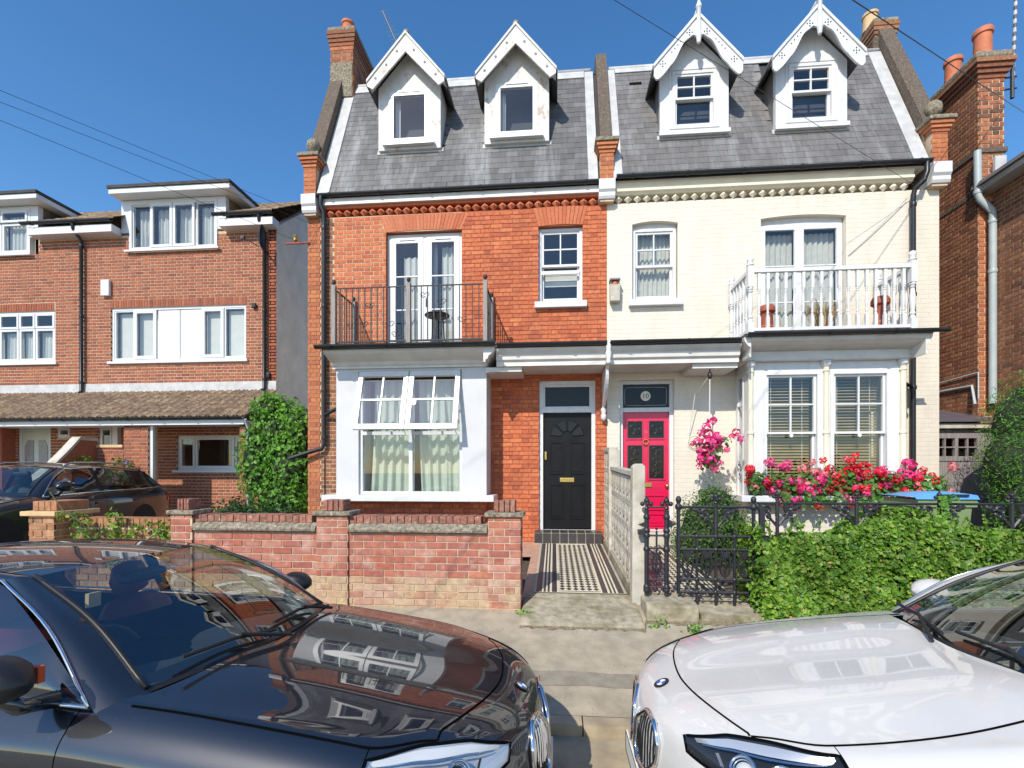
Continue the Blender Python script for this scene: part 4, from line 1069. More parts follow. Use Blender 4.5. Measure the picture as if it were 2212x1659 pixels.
# ---------------------------------------------------------------- white turned balcony
wb = empty('balcony_balustrade', (4.08, 7.6, 3.88), 'white painted timber balustrade with turned balusters on the cream house balcony', 'balustrade')
def turned(x, y, z0, z1, w, nm, parent, share={}):
    key = (nm, round(z1 - z0, 3), w)
    if key not in share:
        h = z1 - z0; a = w / 2
        mb = MB(); mb.box(-a, a, -a, a, 0, h * .20)
        mb.lathe([(a * .9, h * .20), (a * 1.0, h * .225), (a * .6, h * .24), (a * .95, h * .27), (a * .65, h * .30), (a * .95, h * .40), (a * .98, h * .48), (a * .62, h * .62), (a * .95, h * .635), (a * .6, h * .65), (a * 1.0, h * .675), (a * .9, h * .70)], n=10)
        mb.box(-a, a, -a, a, h * .70, h)
        share[key] = mb.mesh(nm, 'white_paint')
    return inst(nm, share[key], (x, y, z0), parent)
for x, y in ((2.94, 7.60), (5.23, 7.60), (2.94, 8.36), (5.23, 8.36)):
    o = turned(x, y, 3.878, 4.93, .085, 'newel_post', wb)
    MB().lathe([(.03, 4.93), (.055, 4.945), (.055, 4.96), (.03, 4.975), (.042, 5.0), (.05, 5.03), (.04, 5.065), (.005, 5.085)], x, y, 0, 10).build('newel_cap', 'white_paint', o, smooth=True)
    o.children[0].location = -W(o)
mb = MB()
for z0, z1, w in ((4.83, 4.885, .035), (3.955, 4.0, .025)):
    mb.box(2.984, 5.186, 7.60 - w, 7.60 + w, z0, z1)
    for x in (2.94, 5.23): mb.box(x - w, x + w, 7.644, 8.316, z0, z1)
mb.build('handrail', 'white_paint', wb)
for k in range(1, 18): turned(2.94 + (5.23 - 2.94) * k / 18, 7.60, 4.0, 4.83, .042, 'baluster', wb)
for x in (2.94, 5.23):
    for k in range(1, 6): turned(x, 7.60 + .76 * k / 6, 4.0, 4.83, .042, 'baluster', wb)
# clay chimney pots used as planters on the balcony
def clay_pot(x, y, lab, h=.52):
    t = empty('clay_planter', (x, y, 3.878), lab, 'planter', 'clay pots on the white balcony')
    MB().lathe([(.125, 0), (.13, .04), (.10, .06), (.085, h * .75), (.09, h * .78), (.125, h * .82), (.125, h * .92), (.10, h), (.07, h), (.07, h - .1)], x, y, 3.878, 14).build('pot_body', 'terracotta_dark', t, smooth=True, auto=35)
    mb = MB(); mb.lathe([(.088, h * .35), (.095, h * .37), (.095, h * .40), (.088, h * .42)], x, y, 3.878, 14); mb.build('pot_band', 'terracotta', t)
clay_pot(3.27, 7.82, 'tall dark terracotta pot at the left end of the white balcony')
clay_pot(4.95, 7.86, 'tall dark terracotta pot at the right end of the white balcony', .62)
mat('dried_grass', None, ramp=[(0.55, 0.40, 0.2), (0.62, 0.48, 0.27), (0.45, 0.32, 0.16)], rough=0.9, var=.1)
dg = empty('dried_grass_planter', (4.2, 8.0, 3.878), 'pot of pale dried grasses in the middle of the white balcony', 'potted plant')
MB().lathe([(.10, 0), (.14, .20), (.15, .22), (.13, .22), (.12, .1)], 4.2, 8.0, 3.878, 12).build('pot_body', 'terracotta', dg)
mb = MB(); r_ = random.Random(5)
for k in range(160):
    a = r_.uniform(0, 6.28); q = r_.uniform(0, .08); l_ = r_.uniform(.2, .5); lean = r_.uniform(.05, .32)
    x0, y0 = 4.2 + q * math.cos(a), 8.0 + q * math.sin(a)
    mb.tube([(x0, y0, 4.05), (x0 + lean * .4 * math.cos(a), y0 + lean * .3 * math.sin(a), 4.05 + l_ * .7), (x0 + lean * math.cos(a), y0 + lean * .6 * math.sin(a), 4.05 + l_)], [.003, .006, .002], 4)
tag(mb.build('grass_blades', 'dried_grass', dg), kind='stuff')
# ================================================================ the modern terrace on the left
G = 10.9
nb = empty('modern_house', (-10.0, G, 0.45), 'modern red brick house with flat roofed white dormer and tiled porch roof', 'house')
H_N = [(-10.70, -7.25, 4.50, 5.80), (-15.6, -12.17, 4.52, 5.79), (-10.18, -7.98, 7.16, 7.60), (-16.2, -12.63, 7.19, 7.60), (-8.99, -7.10, 1.88, 2.70), (-13.18, -12.30, 0.45, 2.98), (-11.03, -10.67, 2.10, 2.93), (-12.15, -11.78, 2.67, 2.94)]
wn_ = wall_backing('wall', -17.5, -6.50, 0.40, 7.55, H_N, G + .004, G + .25, 'mortar_tan', nb)
brickwork(wn_, -17.5, -6.50, 3.97, 7.50, H_N + [(-10.70, -7.25, 5.80, 5.995), (-15.6, -12.17, 5.79, 5.995)], G, 'modern_brick', limit=300, seed=101, hidden=lambda f: f[0] < -13.8, joint=.019)
brickwork(wn_, -13.9, -6.50, 0.60, 2.95, H_N, G, 'modern_brick', limit=0, seed=102, joint=.018)
sme = MB().box(-.027, .027, -.006, .03, 0, .185).mesh('soldier_brick', 'modern_brick')
for a, b, z in ((-10.70, -7.25, 5.803), (-13.9, -12.17, 5.793)):
    x = a + .034
    while x < b: inst('soldier_brick', sme, (x, G, z), wn_); x += .068
side = MB(); side.prism([(G + .004, .4), (17.0, .4), (17.0, 7.6), (13.1, 9.35), (G + .004, 7.6)], 'x', -6.70, -6.497); side.build('side_wall', 'grey_render', nb)
MB().box(-17.5, -6.71, 16.8, 17.0, .4, 7.5).build('rear_wall', 'grey_render', nb)
# white window in the first floor, middle lights boarded with white panels
def X6(q): return -10.69 + (q - 770) / 930 * 3.436
w1 = MB().frame(-10.70, -7.25, 4.50, 5.80, .06, G + .03, G + .12).build('window', 'upvc', nb)
for a, b, kd in ((785, 922, 'g'), (924, 1080, 's'), (1086, 1238, 'p'), (1242, 1392, 'p'), (1395, 1545, 's'), (1548, 1690, 'g')):
    x0, x1 = X6(a), X6(b)
    if kd == 'p': MB().box(x0, x1, G + .05, G + .10, 4.56, 5.74).build('blank_panel', 'upvc', w1, bevel=.01)
    else: light(w1, x0, x1, 4.56, 5.74, G + (.015 if kd == 's' else .04), .075 if kd == 's' else .03)
    if kd != 'p': MB().box(x0 + .03, x1 - .03, G + .16, G + .17, 4.56, 5.70).build('roller_blind', 'blind_grey', w1)
MB().box(-10.76, -7.19, G - .06, G + .03, 4.44, 4.50).build('window_sill', 'upvc', w1, bevel=.008)
w2 = MB().frame(-15.6, -12.17, 4.52, 5.79, .06, G + .03, G + .12).build('window', 'upvc', nb)
for x0, x1 in ((-15.54, -14.7), (-14.68, -13.74), (-13.72, -13.20), (-13.18, -12.76), (-12.74, -12.23)):
    light(w2, x0, x1, 5.37, 5.73, G + .02, .05); light(w2, x0, x1, 4.58, 5.36, G + .03, .05)
    curtain(w2, x0 + .02, x1 - .03, 4.58, 5.3, G + .17, 'net_curtain', .02, .09, seed=int(x0 * 9))
MB().box(-15.7, -12.1, G - .06, G + .03, 4.46, 4.52).build('window_sill', 'upvc', w2, bevel=.008)
room(nb, -11.0, -7.0, 4.3, 6.4, G + .26, 14.0); room(nb, -16, -12.0, 4.3, 6.4, G + .26, 14.0); room(nb, -10.4, -7.75, 6.9, 8.38, G + .26, 13.0); room(nb, -16.2, -12.6, 6.9, 8.38, G + .26, 13.0); room(nb, -9.3, -6.9, .6, 2.9, G + .26, 13)
room(nb, -12.2, -10.5, .6, 2.98, G + .26, 13)
# flat roofed dormers that break the eaves
def flat_dormer(x0, x1, wx0, wx1, z0, lights, row2):
    d = MB().box(x0, wx0, G - .02, G + .10, 7.60, 8.37); d.box(wx1, x1, G - .02, G + .10, 7.60, 8.37); d.box(wx0, wx1, G - .02, G + .10, 8.32, 8.37)
    d = d.build('flat_dormer', 'upvc', nb)
    for xa in (x1 - .06, x0 + .002): MB().box(xa, xa + .058, G + .10, 12.0, 7.7, 8.36).build('dormer_cheek', 'roof_tile', d)
    MB().box(x0 - .05, x1 + .30, 10.58, 11.9, 8.38, 8.50).build('dormer_fascia', 'upvc', d, bevel=.01)
    MB().box(x0 - .07, x1 + .32, 10.55, 11.92, 8.503, 8.57).build('flat_roof', 'bitumen', d)
    mb = MB().frame(wx0, wx1, z0, 8.32, .06, G - .03, G + .09); mb.build('window_frame', 'upvc', d)
    for a, b, s in lights:
        if row2:
            light(d, a, b, 7.98, 8.26, G - .05, .05); light(d, a, b, z0 + .06, 7.96, G - .01, .05)
        else: light(d, a, b, z0 + .06, 8.26, G - (.045 if s else .0), .06 if s else .03)
        curtain(d, a + .04, b - .04, z0 + .08, 8.2, G + .15, 'net_curtain', .03, .12, seed=int(a * 13))
    MB().box(wx0 - .08, wx1 + .08, G - .10, G - .031, z0 - .05, z0).build('window_sill', 'upvc', d, bevel=.008)
flat_dormer(-10.41, -7.745, -10.20, -7.96, 7.16, [(-10.14, -9.66, 0), (-9.64, -9.09, 1), (-9.07, -8.52, 1), (-8.50, -8.02, 0)], False)
flat_dormer(-16.3, -12.62, -16.1, -12.83, 7.19, [(-16.0, -15.2, 0), (-15.18, -14.4, 0), (-14.38, -13.62, 0), (-13.60, -12.89, 1)], True)
# main roof and eaves
rf = MB()
def rz(y): return 7.80 + (y - 10.56) * .638
for a, b, y0 in ((-17.6, -16.25, 10.56), (-16.25, -12.60, 11.45), (-12.60, -10.42, 10.56), (-10.42, -7.73, 11.45), (-7.73, -6.42, 10.56)):
    rf.poly([(a, y0, rz(y0)), (b, y0, rz(y0)), (b, 13.1, 9.42), (a, 13.1, 9.42)])
rf.poly([(-17.6, 13.1, 9.42), (-6.42, 13.1, 9.42), (-6.42, 16.0, 7.8), (-17.6, 16.0, 7.8)])
rf = rf.build('roof', 'roof_tile', nb)
ty = MB()
r_ = random.Random(3)
for i in range(9):
    s0 = i * .32
    y0, z0 = 10.56 + s0 * .843, 7.80 + s0 * .538
    x = -13.9
    while x < -6.45:
        if not (-10.5 < x < -7.45 or x < -12.3) or i > 3:
            ty.add([(x, y0, z0 + .035), (x + .29, y0, z0 + .035), (x + .29, y0 + .27, z0 + .19), (x, y0 + .27, z0 + .19), (x, y0, z0), (x + .29, y0, z0)], [(0, 1, 2, 3), (4, 5, 1, 0)])
        x += .30
tag(ty.build('roof_tile_mass', 'roof_tile', rf), kind='stuff')
for a, b in ((-12.6, -10.42), (-7.74, -6.43)):
    MB().box(a, b, 10.62, G - .001, 7.52, 7.70).build('eaves_box', 'upvc', nb, bevel=.006)
    gutter(nb, a - .12, b + .02, 10.58, 7.80, .06, pitch=1.2)
pipe(nb, [(-11.4, 10.6, 7.74), (-11.4, 10.62, 7.62), (-11.4, 10.82, 7.42), (-11.4, 10.82, 3.80), (-11.4, 10.78, 3.74)], .04, collars=[(-11.4, 10.82, z) for z in (7.3, 5.6, 4.0)])
pipe(nb, [(-6.75, 10.6, 7.74), (-6.75, 10.62, 7.62), (-6.75, 10.82, 7.42), (-6.75, 10.82, 3.80), (-6.78, 10.78, 3.74)], .04, collars=[(-6.75, 10.82, z) for z in (7.3, 5.6, 4.0)])
MB().box(-17.5, -6.49, G - .03, G - .002, 3.74, 3.97).build('lead_flashing', 'lead', nb)
# tiled porch roof
pr_ = empty('x', (0, 0, 0)); bpy.data.objects.remove(pr_)
por = MB().add([(-17.5, 9.60, 2.985), (-6.40, 9.60, 2.985), (-6.48, G, 3.76), (-17.5, G, 3.76)], [(0, 1, 2, 3)]).build('porch_roof', 'bitumen', nb)
rows_, pit = 7, .212
cs, sn = (G - 9.6) / math.hypot(G - 9.6, .775), .775 / math.hypot(G - 9.6, .775)
tile = MB(); wd = .205
prof_t = [(-wd / 2, 0), (-wd * .3, .03), (-wd * .1, .005), (wd * .15, .0), (wd * .35, .03), (wd / 2, .0)]
rowsA = [[(p[0], 0, p[1] + .028) for p in prof_t], [(p[0], pit * 1.12, p[1] + .006) for p in prof_t]]
tile.grid(rowsA); tile.add([(p[0], 0, p[1] + .028) for p in prof_t] + [(p[0], 0, p[1] + .008) for p in prof_t], [(i, i + 1, i + 7, i + 6) for i in range(5)])
tme = tile.mesh('porch_tile', 'roof_tile')
n_ = 0; tm = MB()
for i in range(rows_):
    s0 = i * pit; x = -6.52 - (i % 2) * .0
    while x > -14.0:
        y0, z0 = 9.60 + s0 * cs, 2.985 + s0 * sn
        if n_ < 300 and x > -12.3:
            inst('porch_tile', tme, (x, y0, z0), por, rot=(math.atan2(sn, cs) + r_.uniform(-.02, .02), 0, r_.uniform(-.02, .02))); n_ += 1
        else:
            for q in (0,):
                M_ = Matrix.Translation((x, y0, z0)) @ Matrix.Rotation(math.atan2(sn, cs), 4, 'X')
                tm.add([M_ @ Vector(v) for v in tile.v], tile.f)
        x -= wd
tag(tm.build('porch_tile_mass', 'roof_tile', por), kind='stuff')
gutter(nb, -14.5, -6.42, 9.54, 2.985, .055, pitch=.75)
MB().box(-14.5, -6.44, 9.60, 9.64, 2.83, 2.93).build('porch_fascia', 'upvc', nb)
MB().box(-14.5, -6.46, 9.64, G - .03, 2.90, 2.925).build('porch_soffit', 'white_paint', nb)
for a, b, lim in ((-9.23, -8.66, 40), (-6.60, -6.42, 20)):
    p = MB().box(a + .004, b - .004, 9.704, 9.95, .42, 2.90).build('porch_pier', 'mortar_tan', nb)
    brickwork(p, a + .004, b - .004, .45, 2.88, [], 9.70, 'modern_brick', limit=lim, seed=int(a * 3), joint=.013)
pipe(nb, [(-6.38, 9.56, 2.93), (-6.38, 9.66, 2.75), (-6.38, 9.66, .5)], .03, m='grey_pipe')
MB().box(-8.63, -8.575, 9.72, 9.78, .45, 2.90).build('white_post', 'upvc', nb)
MB().box(-10.55, -10.42, G - .12, G - .01, .5, 2.90).build('white_post', 'upvc', nb)
# ground floor windows and door
w3 = MB().frame(-8.99, -7.10, 1.88, 2.70, .05, G + .03, G + .11).build('window', 'upvc', nb)
for x0, x1 in ((-8.94, -8.56), (-8.54, -7.56), (-7.54, -7.15)): light(w3, x0, x1, 1.93, 2.65, G + .02, .05)
MB().box(-9.06, -7.05, G - .08, G + .03, 1.82, 1.88).build('window_sill', 'upvc', w3)
for a, b, c, e in ((-11.03, -10.67, 2.10, 2.93), (-12.15, -11.78, 2.67, 2.94)):
    w4 = MB().frame(a, b, c, e, .05, G + .03, G + .11).build('window', 'upvc', nb); light(w4, a + .05, b - .05, c + .05, e - .05, G + .02, .03)
dn = MB().frame(-13.18, -12.30, .45, 2.98, .07, G + .03, G + .12).build('front_door', 'upvc', nb)
mat('pale_green_door', (0.55, 0.62, 0.55), rough=.4, var=.03); mat('obscured_glass', (0.30, 0.28, 0.28), rough=.3, var=.25, nscale=30)
MB().box(-13.11, -12.37, G + .05, G + .10, .5, 2.91).build('door_leaf', 'pale_green_door', dn)
for cx_ in (-12.93, -12.55):
    pts = [(cx_ - .12, 1.2), (cx_ + .12, 1.2), (cx_ + .12, 2.45), (cx_ + (.04 if cx_ > -12.7 else .12), 2.62), (cx_ - (.04 if cx_ < -12.7 else .12), 2.62), (cx_ - .12, 2.45)]
    MB().prism(pts, 'y', G + .038, G + .05).build('door_pane', 'obscured_glass', dn)
MB().box(-13.9, -13.25, G - .3, G - .01, .45, 2.9).build('brick_return', 'modern_brick', nb)
# small fittings
ab = tag(MB().box(-10.90, -10.675, G - .09, G - .007, 6.08, 6.47).build('alarm_box', 'upvc', bevel=.02), 'white alarm box on the brick wall above the wide white window', 'alarm box')
sd = empty('satellite_dish', (-6.75, 10.7, 6.95), 'dark satellite dish seen edge on beside the gutter of the modern house', 'satellite dish')
mb = MB(); rows = []
for i in range(6):
    r0 = .29 * i / 5
    rows.append([(-6.60 + .10 * (r0 / .29) ** 2 - .10, 10.50 + r0 * math.cos(a * .3927) * .35, 7.17 + r0 * math.sin(a * .3927)) for a in range(17)])
mb.grid(rows); mb.build('dish', 'iron', sd, smooth=True)
MB().tube([(-6.66, 10.5, 7.10), (-6.68, 10.7, 7.0), (-6.70, 10.89, 6.95)], .018, 6).build('bracket', 'iron', sd)
MB().tube([(-6.68, 10.5, 6.95), (-6.98, 10.4, 7.12)], .012, 6).build('feed_arm', 'iron', sd)
MB().box(-7.04, -6.96, 10.37, 10.43, 7.09, 7.16).build('feed_horn', 'iron', sd)
for x, z in ((-7.02, 5.74), (-6.68, 4.10)):
    tag(MB().box(x - .05, x + .05, G - .08, G - .008, z - .06, z + .06).build('vent_cowl', 'black_pipe', bevel=.02), 'small black vent cowl on the brick wall ' + ('beside the wide white window' if z > 5 else 'near the foot of the right drainpipe'), 'vent')
# dividing wall with curved pale coping between the two front doors
dv = empty('dividing_wall', (-9.95, 9.0, .45), 'curved brick wing wall with pale coping beside the porch pier', 'garden wall')
arc = [(8.3, 1.55)] + [(8.3 + .17 * k, 1.55 + .95 * (k / 6) ** 1.25) for k in range(1, 7)] + [(9.7, 2.5)]
MB().prism([(8.3, .45)] + arc + [(9.7, .45)], 'x', -10.02, -9.84).build('wall_core', 'modern_brick', dv)
cp = MB()
for (a, b) in zip(arc, arc[1:]): cp.prism([(a[0], a[1] + .002), (b[0], b[1] + .002), (b[0], b[1] + .07), (a[0], a[1] + .07)], 'x', -10.035, -9.83)
cp.build('coping', 'pale_concrete', dv)
rw = MB().box(-9.84, -9.235, 9.704, 9.88, .45, 2.36).build('wall_return', 'mortar_tan', dv)
brickwork(rw, -9.84, -9.235, .5, 2.36, [], 9.70, 'modern_brick', limit=40, seed=77, joint=.013)
MB().box(-9.87, -9.235, 9.67, 9.91, 2.362, 2.42).build('coping', 'buff_clay', dv)

# ================================================================ the brick house on the right, its side wall and chimney
rn = empty('side_house', (7.5, 9.0, .5), 'brown brick house side wall with chimney breast and grey drainpipe', 'house')
XB, XW = 7.30, 7.50
ws = MB().box(XW + .004, XW + .3, 5.6, 9.07, .3, 6.72).box(XW + .004, XW + .3, 9.07, 14.5, .3, 6.72).build('wall', 'mortar_tan', rn)
brickwork(ws, 5.6, 9.06, 2.3, 6.70, [], XW, 'stock_brick', limit=140, seed=201, axis='x', sign=-1, joint=.018)
cb = MB().box(XB + .004, XW + .003, 9.064, 10.6, .4, 7.2).box(XB + .004, 7.71, 9.064, 10.2, 7.2, 8.9).build('chimney_breast', 'mortar_tan', rn)
brickwork(cb, 9.064, 10.6, 2.2, 6.64, [], XB, 'stock_brick', limit=110, seed=202, axis='x', sign=-1, joint=.018)
brickwork(cb, 9.064, 10.2, 6.70, 8.62, [], XB, 'stock_brick', limit=60, seed=203, axis='x', sign=-1, joint=.018)
brickwork(cb, XB, XW, 2.2, 6.7, [], 9.06, 'orange_brick', limit=60, seed=204, joint=.017, bond='stretcher', length=.20)
brickwork(cb, XB, 7.715, 7.42, 8.62, [], 9.06, 'chimney_brick', limit=60, seed=205, joint=.017)
brickwork(cb, XB, 7.715, 6.70, 7.34, [], 9.06, 'chimney_brick', limit=40, seed=206, joint=.017)
for z0, z1, e in ((7.34, 7.42, .03), (6.64, 6.70, .02)):
    MB().box(XB - e, 7.715 + e, 9.06 - e, 10.2 + e, z0, z1).build('string_course', 'pebbledash', cb)
for k in range(4):
    e = .02 + .03 * k
    MB().box(XB - e, 7.715 + e, 9.06 - e, 10.2 + e, 8.62 + k * .075, 8.69 + k * .075).build('corbel_course', 'stock_brick', cb)
MB().box(XB - .10, 7.80, 8.96, 10.3, 8.92, 9.04).build('chimney_cap', 'stone_cap', cb, bevel=.03)
for px, py, h in ((7.50, 9.22, .56), (7.42, 9.75, .50)):
    r = .135
    MB().lathe([(r * 1.0, 0), (r * .92, h * .72), (r * .92, h * .80), (r * 1.08, h * .83), (r * 1.08, h * .95), (r * .98, h), (r * .82, h), (r * .8, h - .12)], px, py, 9.03, 16).build('chimney_pot', 'terracotta', cb, smooth=True, auto=35)
# roof edge over the side wall
e_ = MB(); e_.prism([(7.22, 6.70), (7.24, 6.62), (7.5, 6.62), (7.5, 6.72)], 'y', 5.2, 9.05); e_.build('eaves_board', 'grey_paint', rn)
e_ = MB(); e_.prism([(7.17, 6.705), (7.20, 6.78), (11.0, 9.0), (11.0, 8.9), (7.5, 6.725)], 'y', 5.15, 9.058); e_.build('roof', 'slate_brown', rn)
MB().prism([(7.52, 6.9), (7.52, 7.25), (7.70, 7.25), (7.70, 6.9)], 'y', 9.0, 9.05).build('stepped_flashing', 'lead', rn)
pipe(rn, [(7.22, 8.98, 7.33), (7.22, 8.97, 6.60), (7.24, 8.96, 6.50), (7.42, 8.94, 6.28), (7.43, 8.94, 6.16), (7.43, 8.94, 3.0)], .055, m='grey_pipe', collars=[(7.43, 8.94, 6.1), (7.43, 8.94, 5.25), (7.22, 8.97, 6.62)], n=12)
pipe(rn, [(7.27, 10.4, 3.36), (7.27, 9.15, 3.34), (7.20, 9.0, 3.0)], .022, 'waste_pipe', m='grey_pipe')
pipe(rn, [(7.27, 10.4, 3.50), (7.27, 9.02, 3.55), (7.27, 9.02, 3.1)], .012, 'wall_cable', m='grey_pipe')
# lean-to with plank gate in the gap between the houses
lt = empty('side_gate', (6.75, 8.7, .5), 'weathered grey plank gate with small panes under a dark lean-to roof', 'gate')
for k in range(7):
    MB().box(6.25 + k * .147, 6.25 + k * .147 + .140, 8.70, 8.73, .5, 2.02).build('plank', 'grey_wood', lt)
mb = MB().box(6.25, 7.275, 8.685, 8.74, 2.02, 2.10).box(6.25, 7.275, 8.685, 8.74, 2.40, 2.55).box(6.25, 6.34, 8.685, 8.74, 2.10, 2.40).box(6.98, 7.275, 8.685, 8.74, 2.10, 2.40).box(6.64, 6.69, 8.685, 8.74, 2.10, 2.40)
mb.box(6.34, 6.64, 8.69, 8.735, 2.24, 2.26); mb.box(6.69, 6.98, 8.69, 8.735, 2.24, 2.26); mb.box(6.48, 6.50, 8.69, 8.735, 2.10, 2.24); mb.box(6.83, 6.85, 8.69, 8.735, 2.10, 2.24); mb.box(6.48, 6.50, 8.69, 8.735, 2.26, 2.40); mb.box(6.83, 6.85, 8.69, 8.735, 2.26, 2.40)
mb.build('gate_frame', 'grey_wood', lt)
for x0, x1 in ((6.34, 6.48), (6.50, 6.64), (6.69, 6.83), (6.85, 6.98)):
    for z0, z1 in ((2.10, 2.24), (2.26, 2.40)): MB().poly([(x0, 8.72, z0), (x1, 8.72, z0), (x1, 8.72, z1), (x0, 8.72, z1)]).build('pane', 'glass', lt)
MB().prism([(6.235, 2.56), (7.285, 2.56), (7.285, 2.64), (6.235, 2.64)], 'y', 8.60, 8.76).build('gate_head', 'pale_concrete', lt)
MB().add([(6.235, 8.55, 2.66), (7.29, 8.55, 2.66), (7.29, 11.0, 3.25), (6.235, 11.0, 3.45), (6.235, 8.55, 2.69), (7.29, 8.55, 2.69), (7.29, 11.0, 3.28), (6.235, 11.0, 3.48)], [(0, 3, 2, 1), (4, 5, 6, 7), (0, 1, 5, 4)]).build('lean_to_roof', 'lead_dark', lt)
MB().poly([(6.3, 11.0, .5), (7.2, 11.0, .5), (7.2, 11.0, 3.3), (6.3, 11.0, 3.3)]).build('back_boards', 'buff_clay', lt)
# ================================================================ front gardens: wall, paths, screen wall, gate, railings
WY = 5.0
gw = empty('garden_wall', (-2.1, WY, .40), 'low weathered red brick front garden wall with pillars and mossy coping', 'garden wall')
core = MB().box(-3.93, -0.345, WY + .006, WY + .215, .33, 1.21).build('wall_core', 'mortar_tan', gw)
brickwork(core, -3.93, -0.345, .735, 1.21, [], WY + .006, 'garden_brick', limit=170, seed=301, bond='stretcher', joint=.013, proud=.008, jit=.0025)
brickwork(core, -3.93, -0.345, .36, .735, [], WY + .006, 'garden_brick_low', limit=110, seed=302, bond='stretcher', joint=.013, proud=.008, jit=.0025)
brickwork(core, WY + .01, WY + .21, .36, 1.21, [], -.345, 'garden_brick', limit=12, seed=303, bond='stretcher', joint=.013, axis='x', sign=1)
PIL = ((-4.185, -3.925), (-2.525, -2.172), (-0.686, -0.338))
for n_, (a, b) in enumerate(PIL):
    p = MB().box(a + .006, b - .006, WY - .022, WY + .24, .33, 1.375).build('pillar', 'mortar_tan', gw)
    brickwork(p, a + .006, b - .006, .36, .735, [], WY - .022, 'garden_brick_low', limit=20, seed=310 + n_, bond='english', joint=.013, proud=.007)
    brickwork(p, a + .006, b - .006, .735, 1.375, [], WY - .022, 'garden_brick', limit=30, seed=320 + n_, bond='flemish', joint=.013, proud=.007)
    brickwork(p, WY - .015, WY + .235, .36, 1.375, [], b - .006, 'garden_brick', limit=20, seed=330 + n_, bond='stretcher', joint=.013, axis='x', sign=1)
    MB().box(a - .03, b + .03, WY - .055, WY + .27, 1.377, 1.425).build('pillar_cap', 'stone_cap', p, bevel=.012)
    for k in range(4):
        w = (b - a - .12) / 4
        MB().box(a + .06 + k * w + .004, a + .06 + (k + 1) * w - .004, WY + .0 + rng.uniform(-.004, .004), WY + .19, 1.427, 1.545 + rng.uniform(-.004, .003)).build('cap_brick', 'coping_brick', p, bevel=.006)
# coping: weathered cement fillet with bricks on edge above
for a, b in ((-3.925, -2.528), (-2.17, -0.688)):
    MB().prism([(WY - .045, 1.213), (WY - .05, 1.235), (WY - .035, 1.262), (WY + .02, 1.30), (WY + .215, 1.30), (WY + .215, 1.213)], 'x', a, b).build('cement_fillet', 'stone_cap', gw)
    x = a + .004; cm = MB().box(0, .066, 0, .205, 0, .075).mesh('coping_brick', 'coping_brick')
    while x + .066 < b: inst('coping_brick', cm, (x, WY + .012 + rng.uniform(-.005, .005), 1.302 + rng.uniform(-.004, .004)), gw); x += .0745
# older overgrown wall further left
ow = empty('old_wall', (-5.0, WY, .40), 'old orange brick garden wall with square pier, overgrown with ivy', 'garden wall')
MB().box(-5.60, -4.20, WY + .20, WY + .42, .33, 1.20).build('wall_core', 'mortar_tan', ow)
brickwork(ow, -5.60, -4.20, .36, 1.20, [], WY + .19, 'tan_brick', limit=60, seed=341, bond='stretcher', joint=.013)
x = -5.58
cm = MB().box(0, .066, 0, .22, 0, .105).mesh('coping_brick', 'tan_brick')
while x < -4.25: inst('coping_brick', cm, (x, WY + .20, 1.202), ow); x += .076
pp_ = MB().box(-5.91, -5.60, WY + .006, WY + .45, .33, 1.345).build('pier', 'mortar_tan', ow)
brickwork(pp_, -5.91, -5.60, .36, 1.34, [], WY, 'tan_brick', limit=50, seed=342, joint=.013)
brickwork(pp_, WY + .01, WY + .44, .36, 1.34, [], -5.60, 'tan_brick', limit=20, seed=343, joint=.013, axis='x', sign=1)
MB().box(-5.97, -5.54, WY - .05, WY + .50, 1.347, 1.40).build('pier_cap', 'buff_clay', pp_, bevel=.008)
for k in range(4): MB().box(-5.90 + k * .075, -5.90 + k * .075 + .070, WY + .03, WY + .42, 1.402, 1.51).build('cap_brick', 'tan_brick', pp_, bevel=.006)

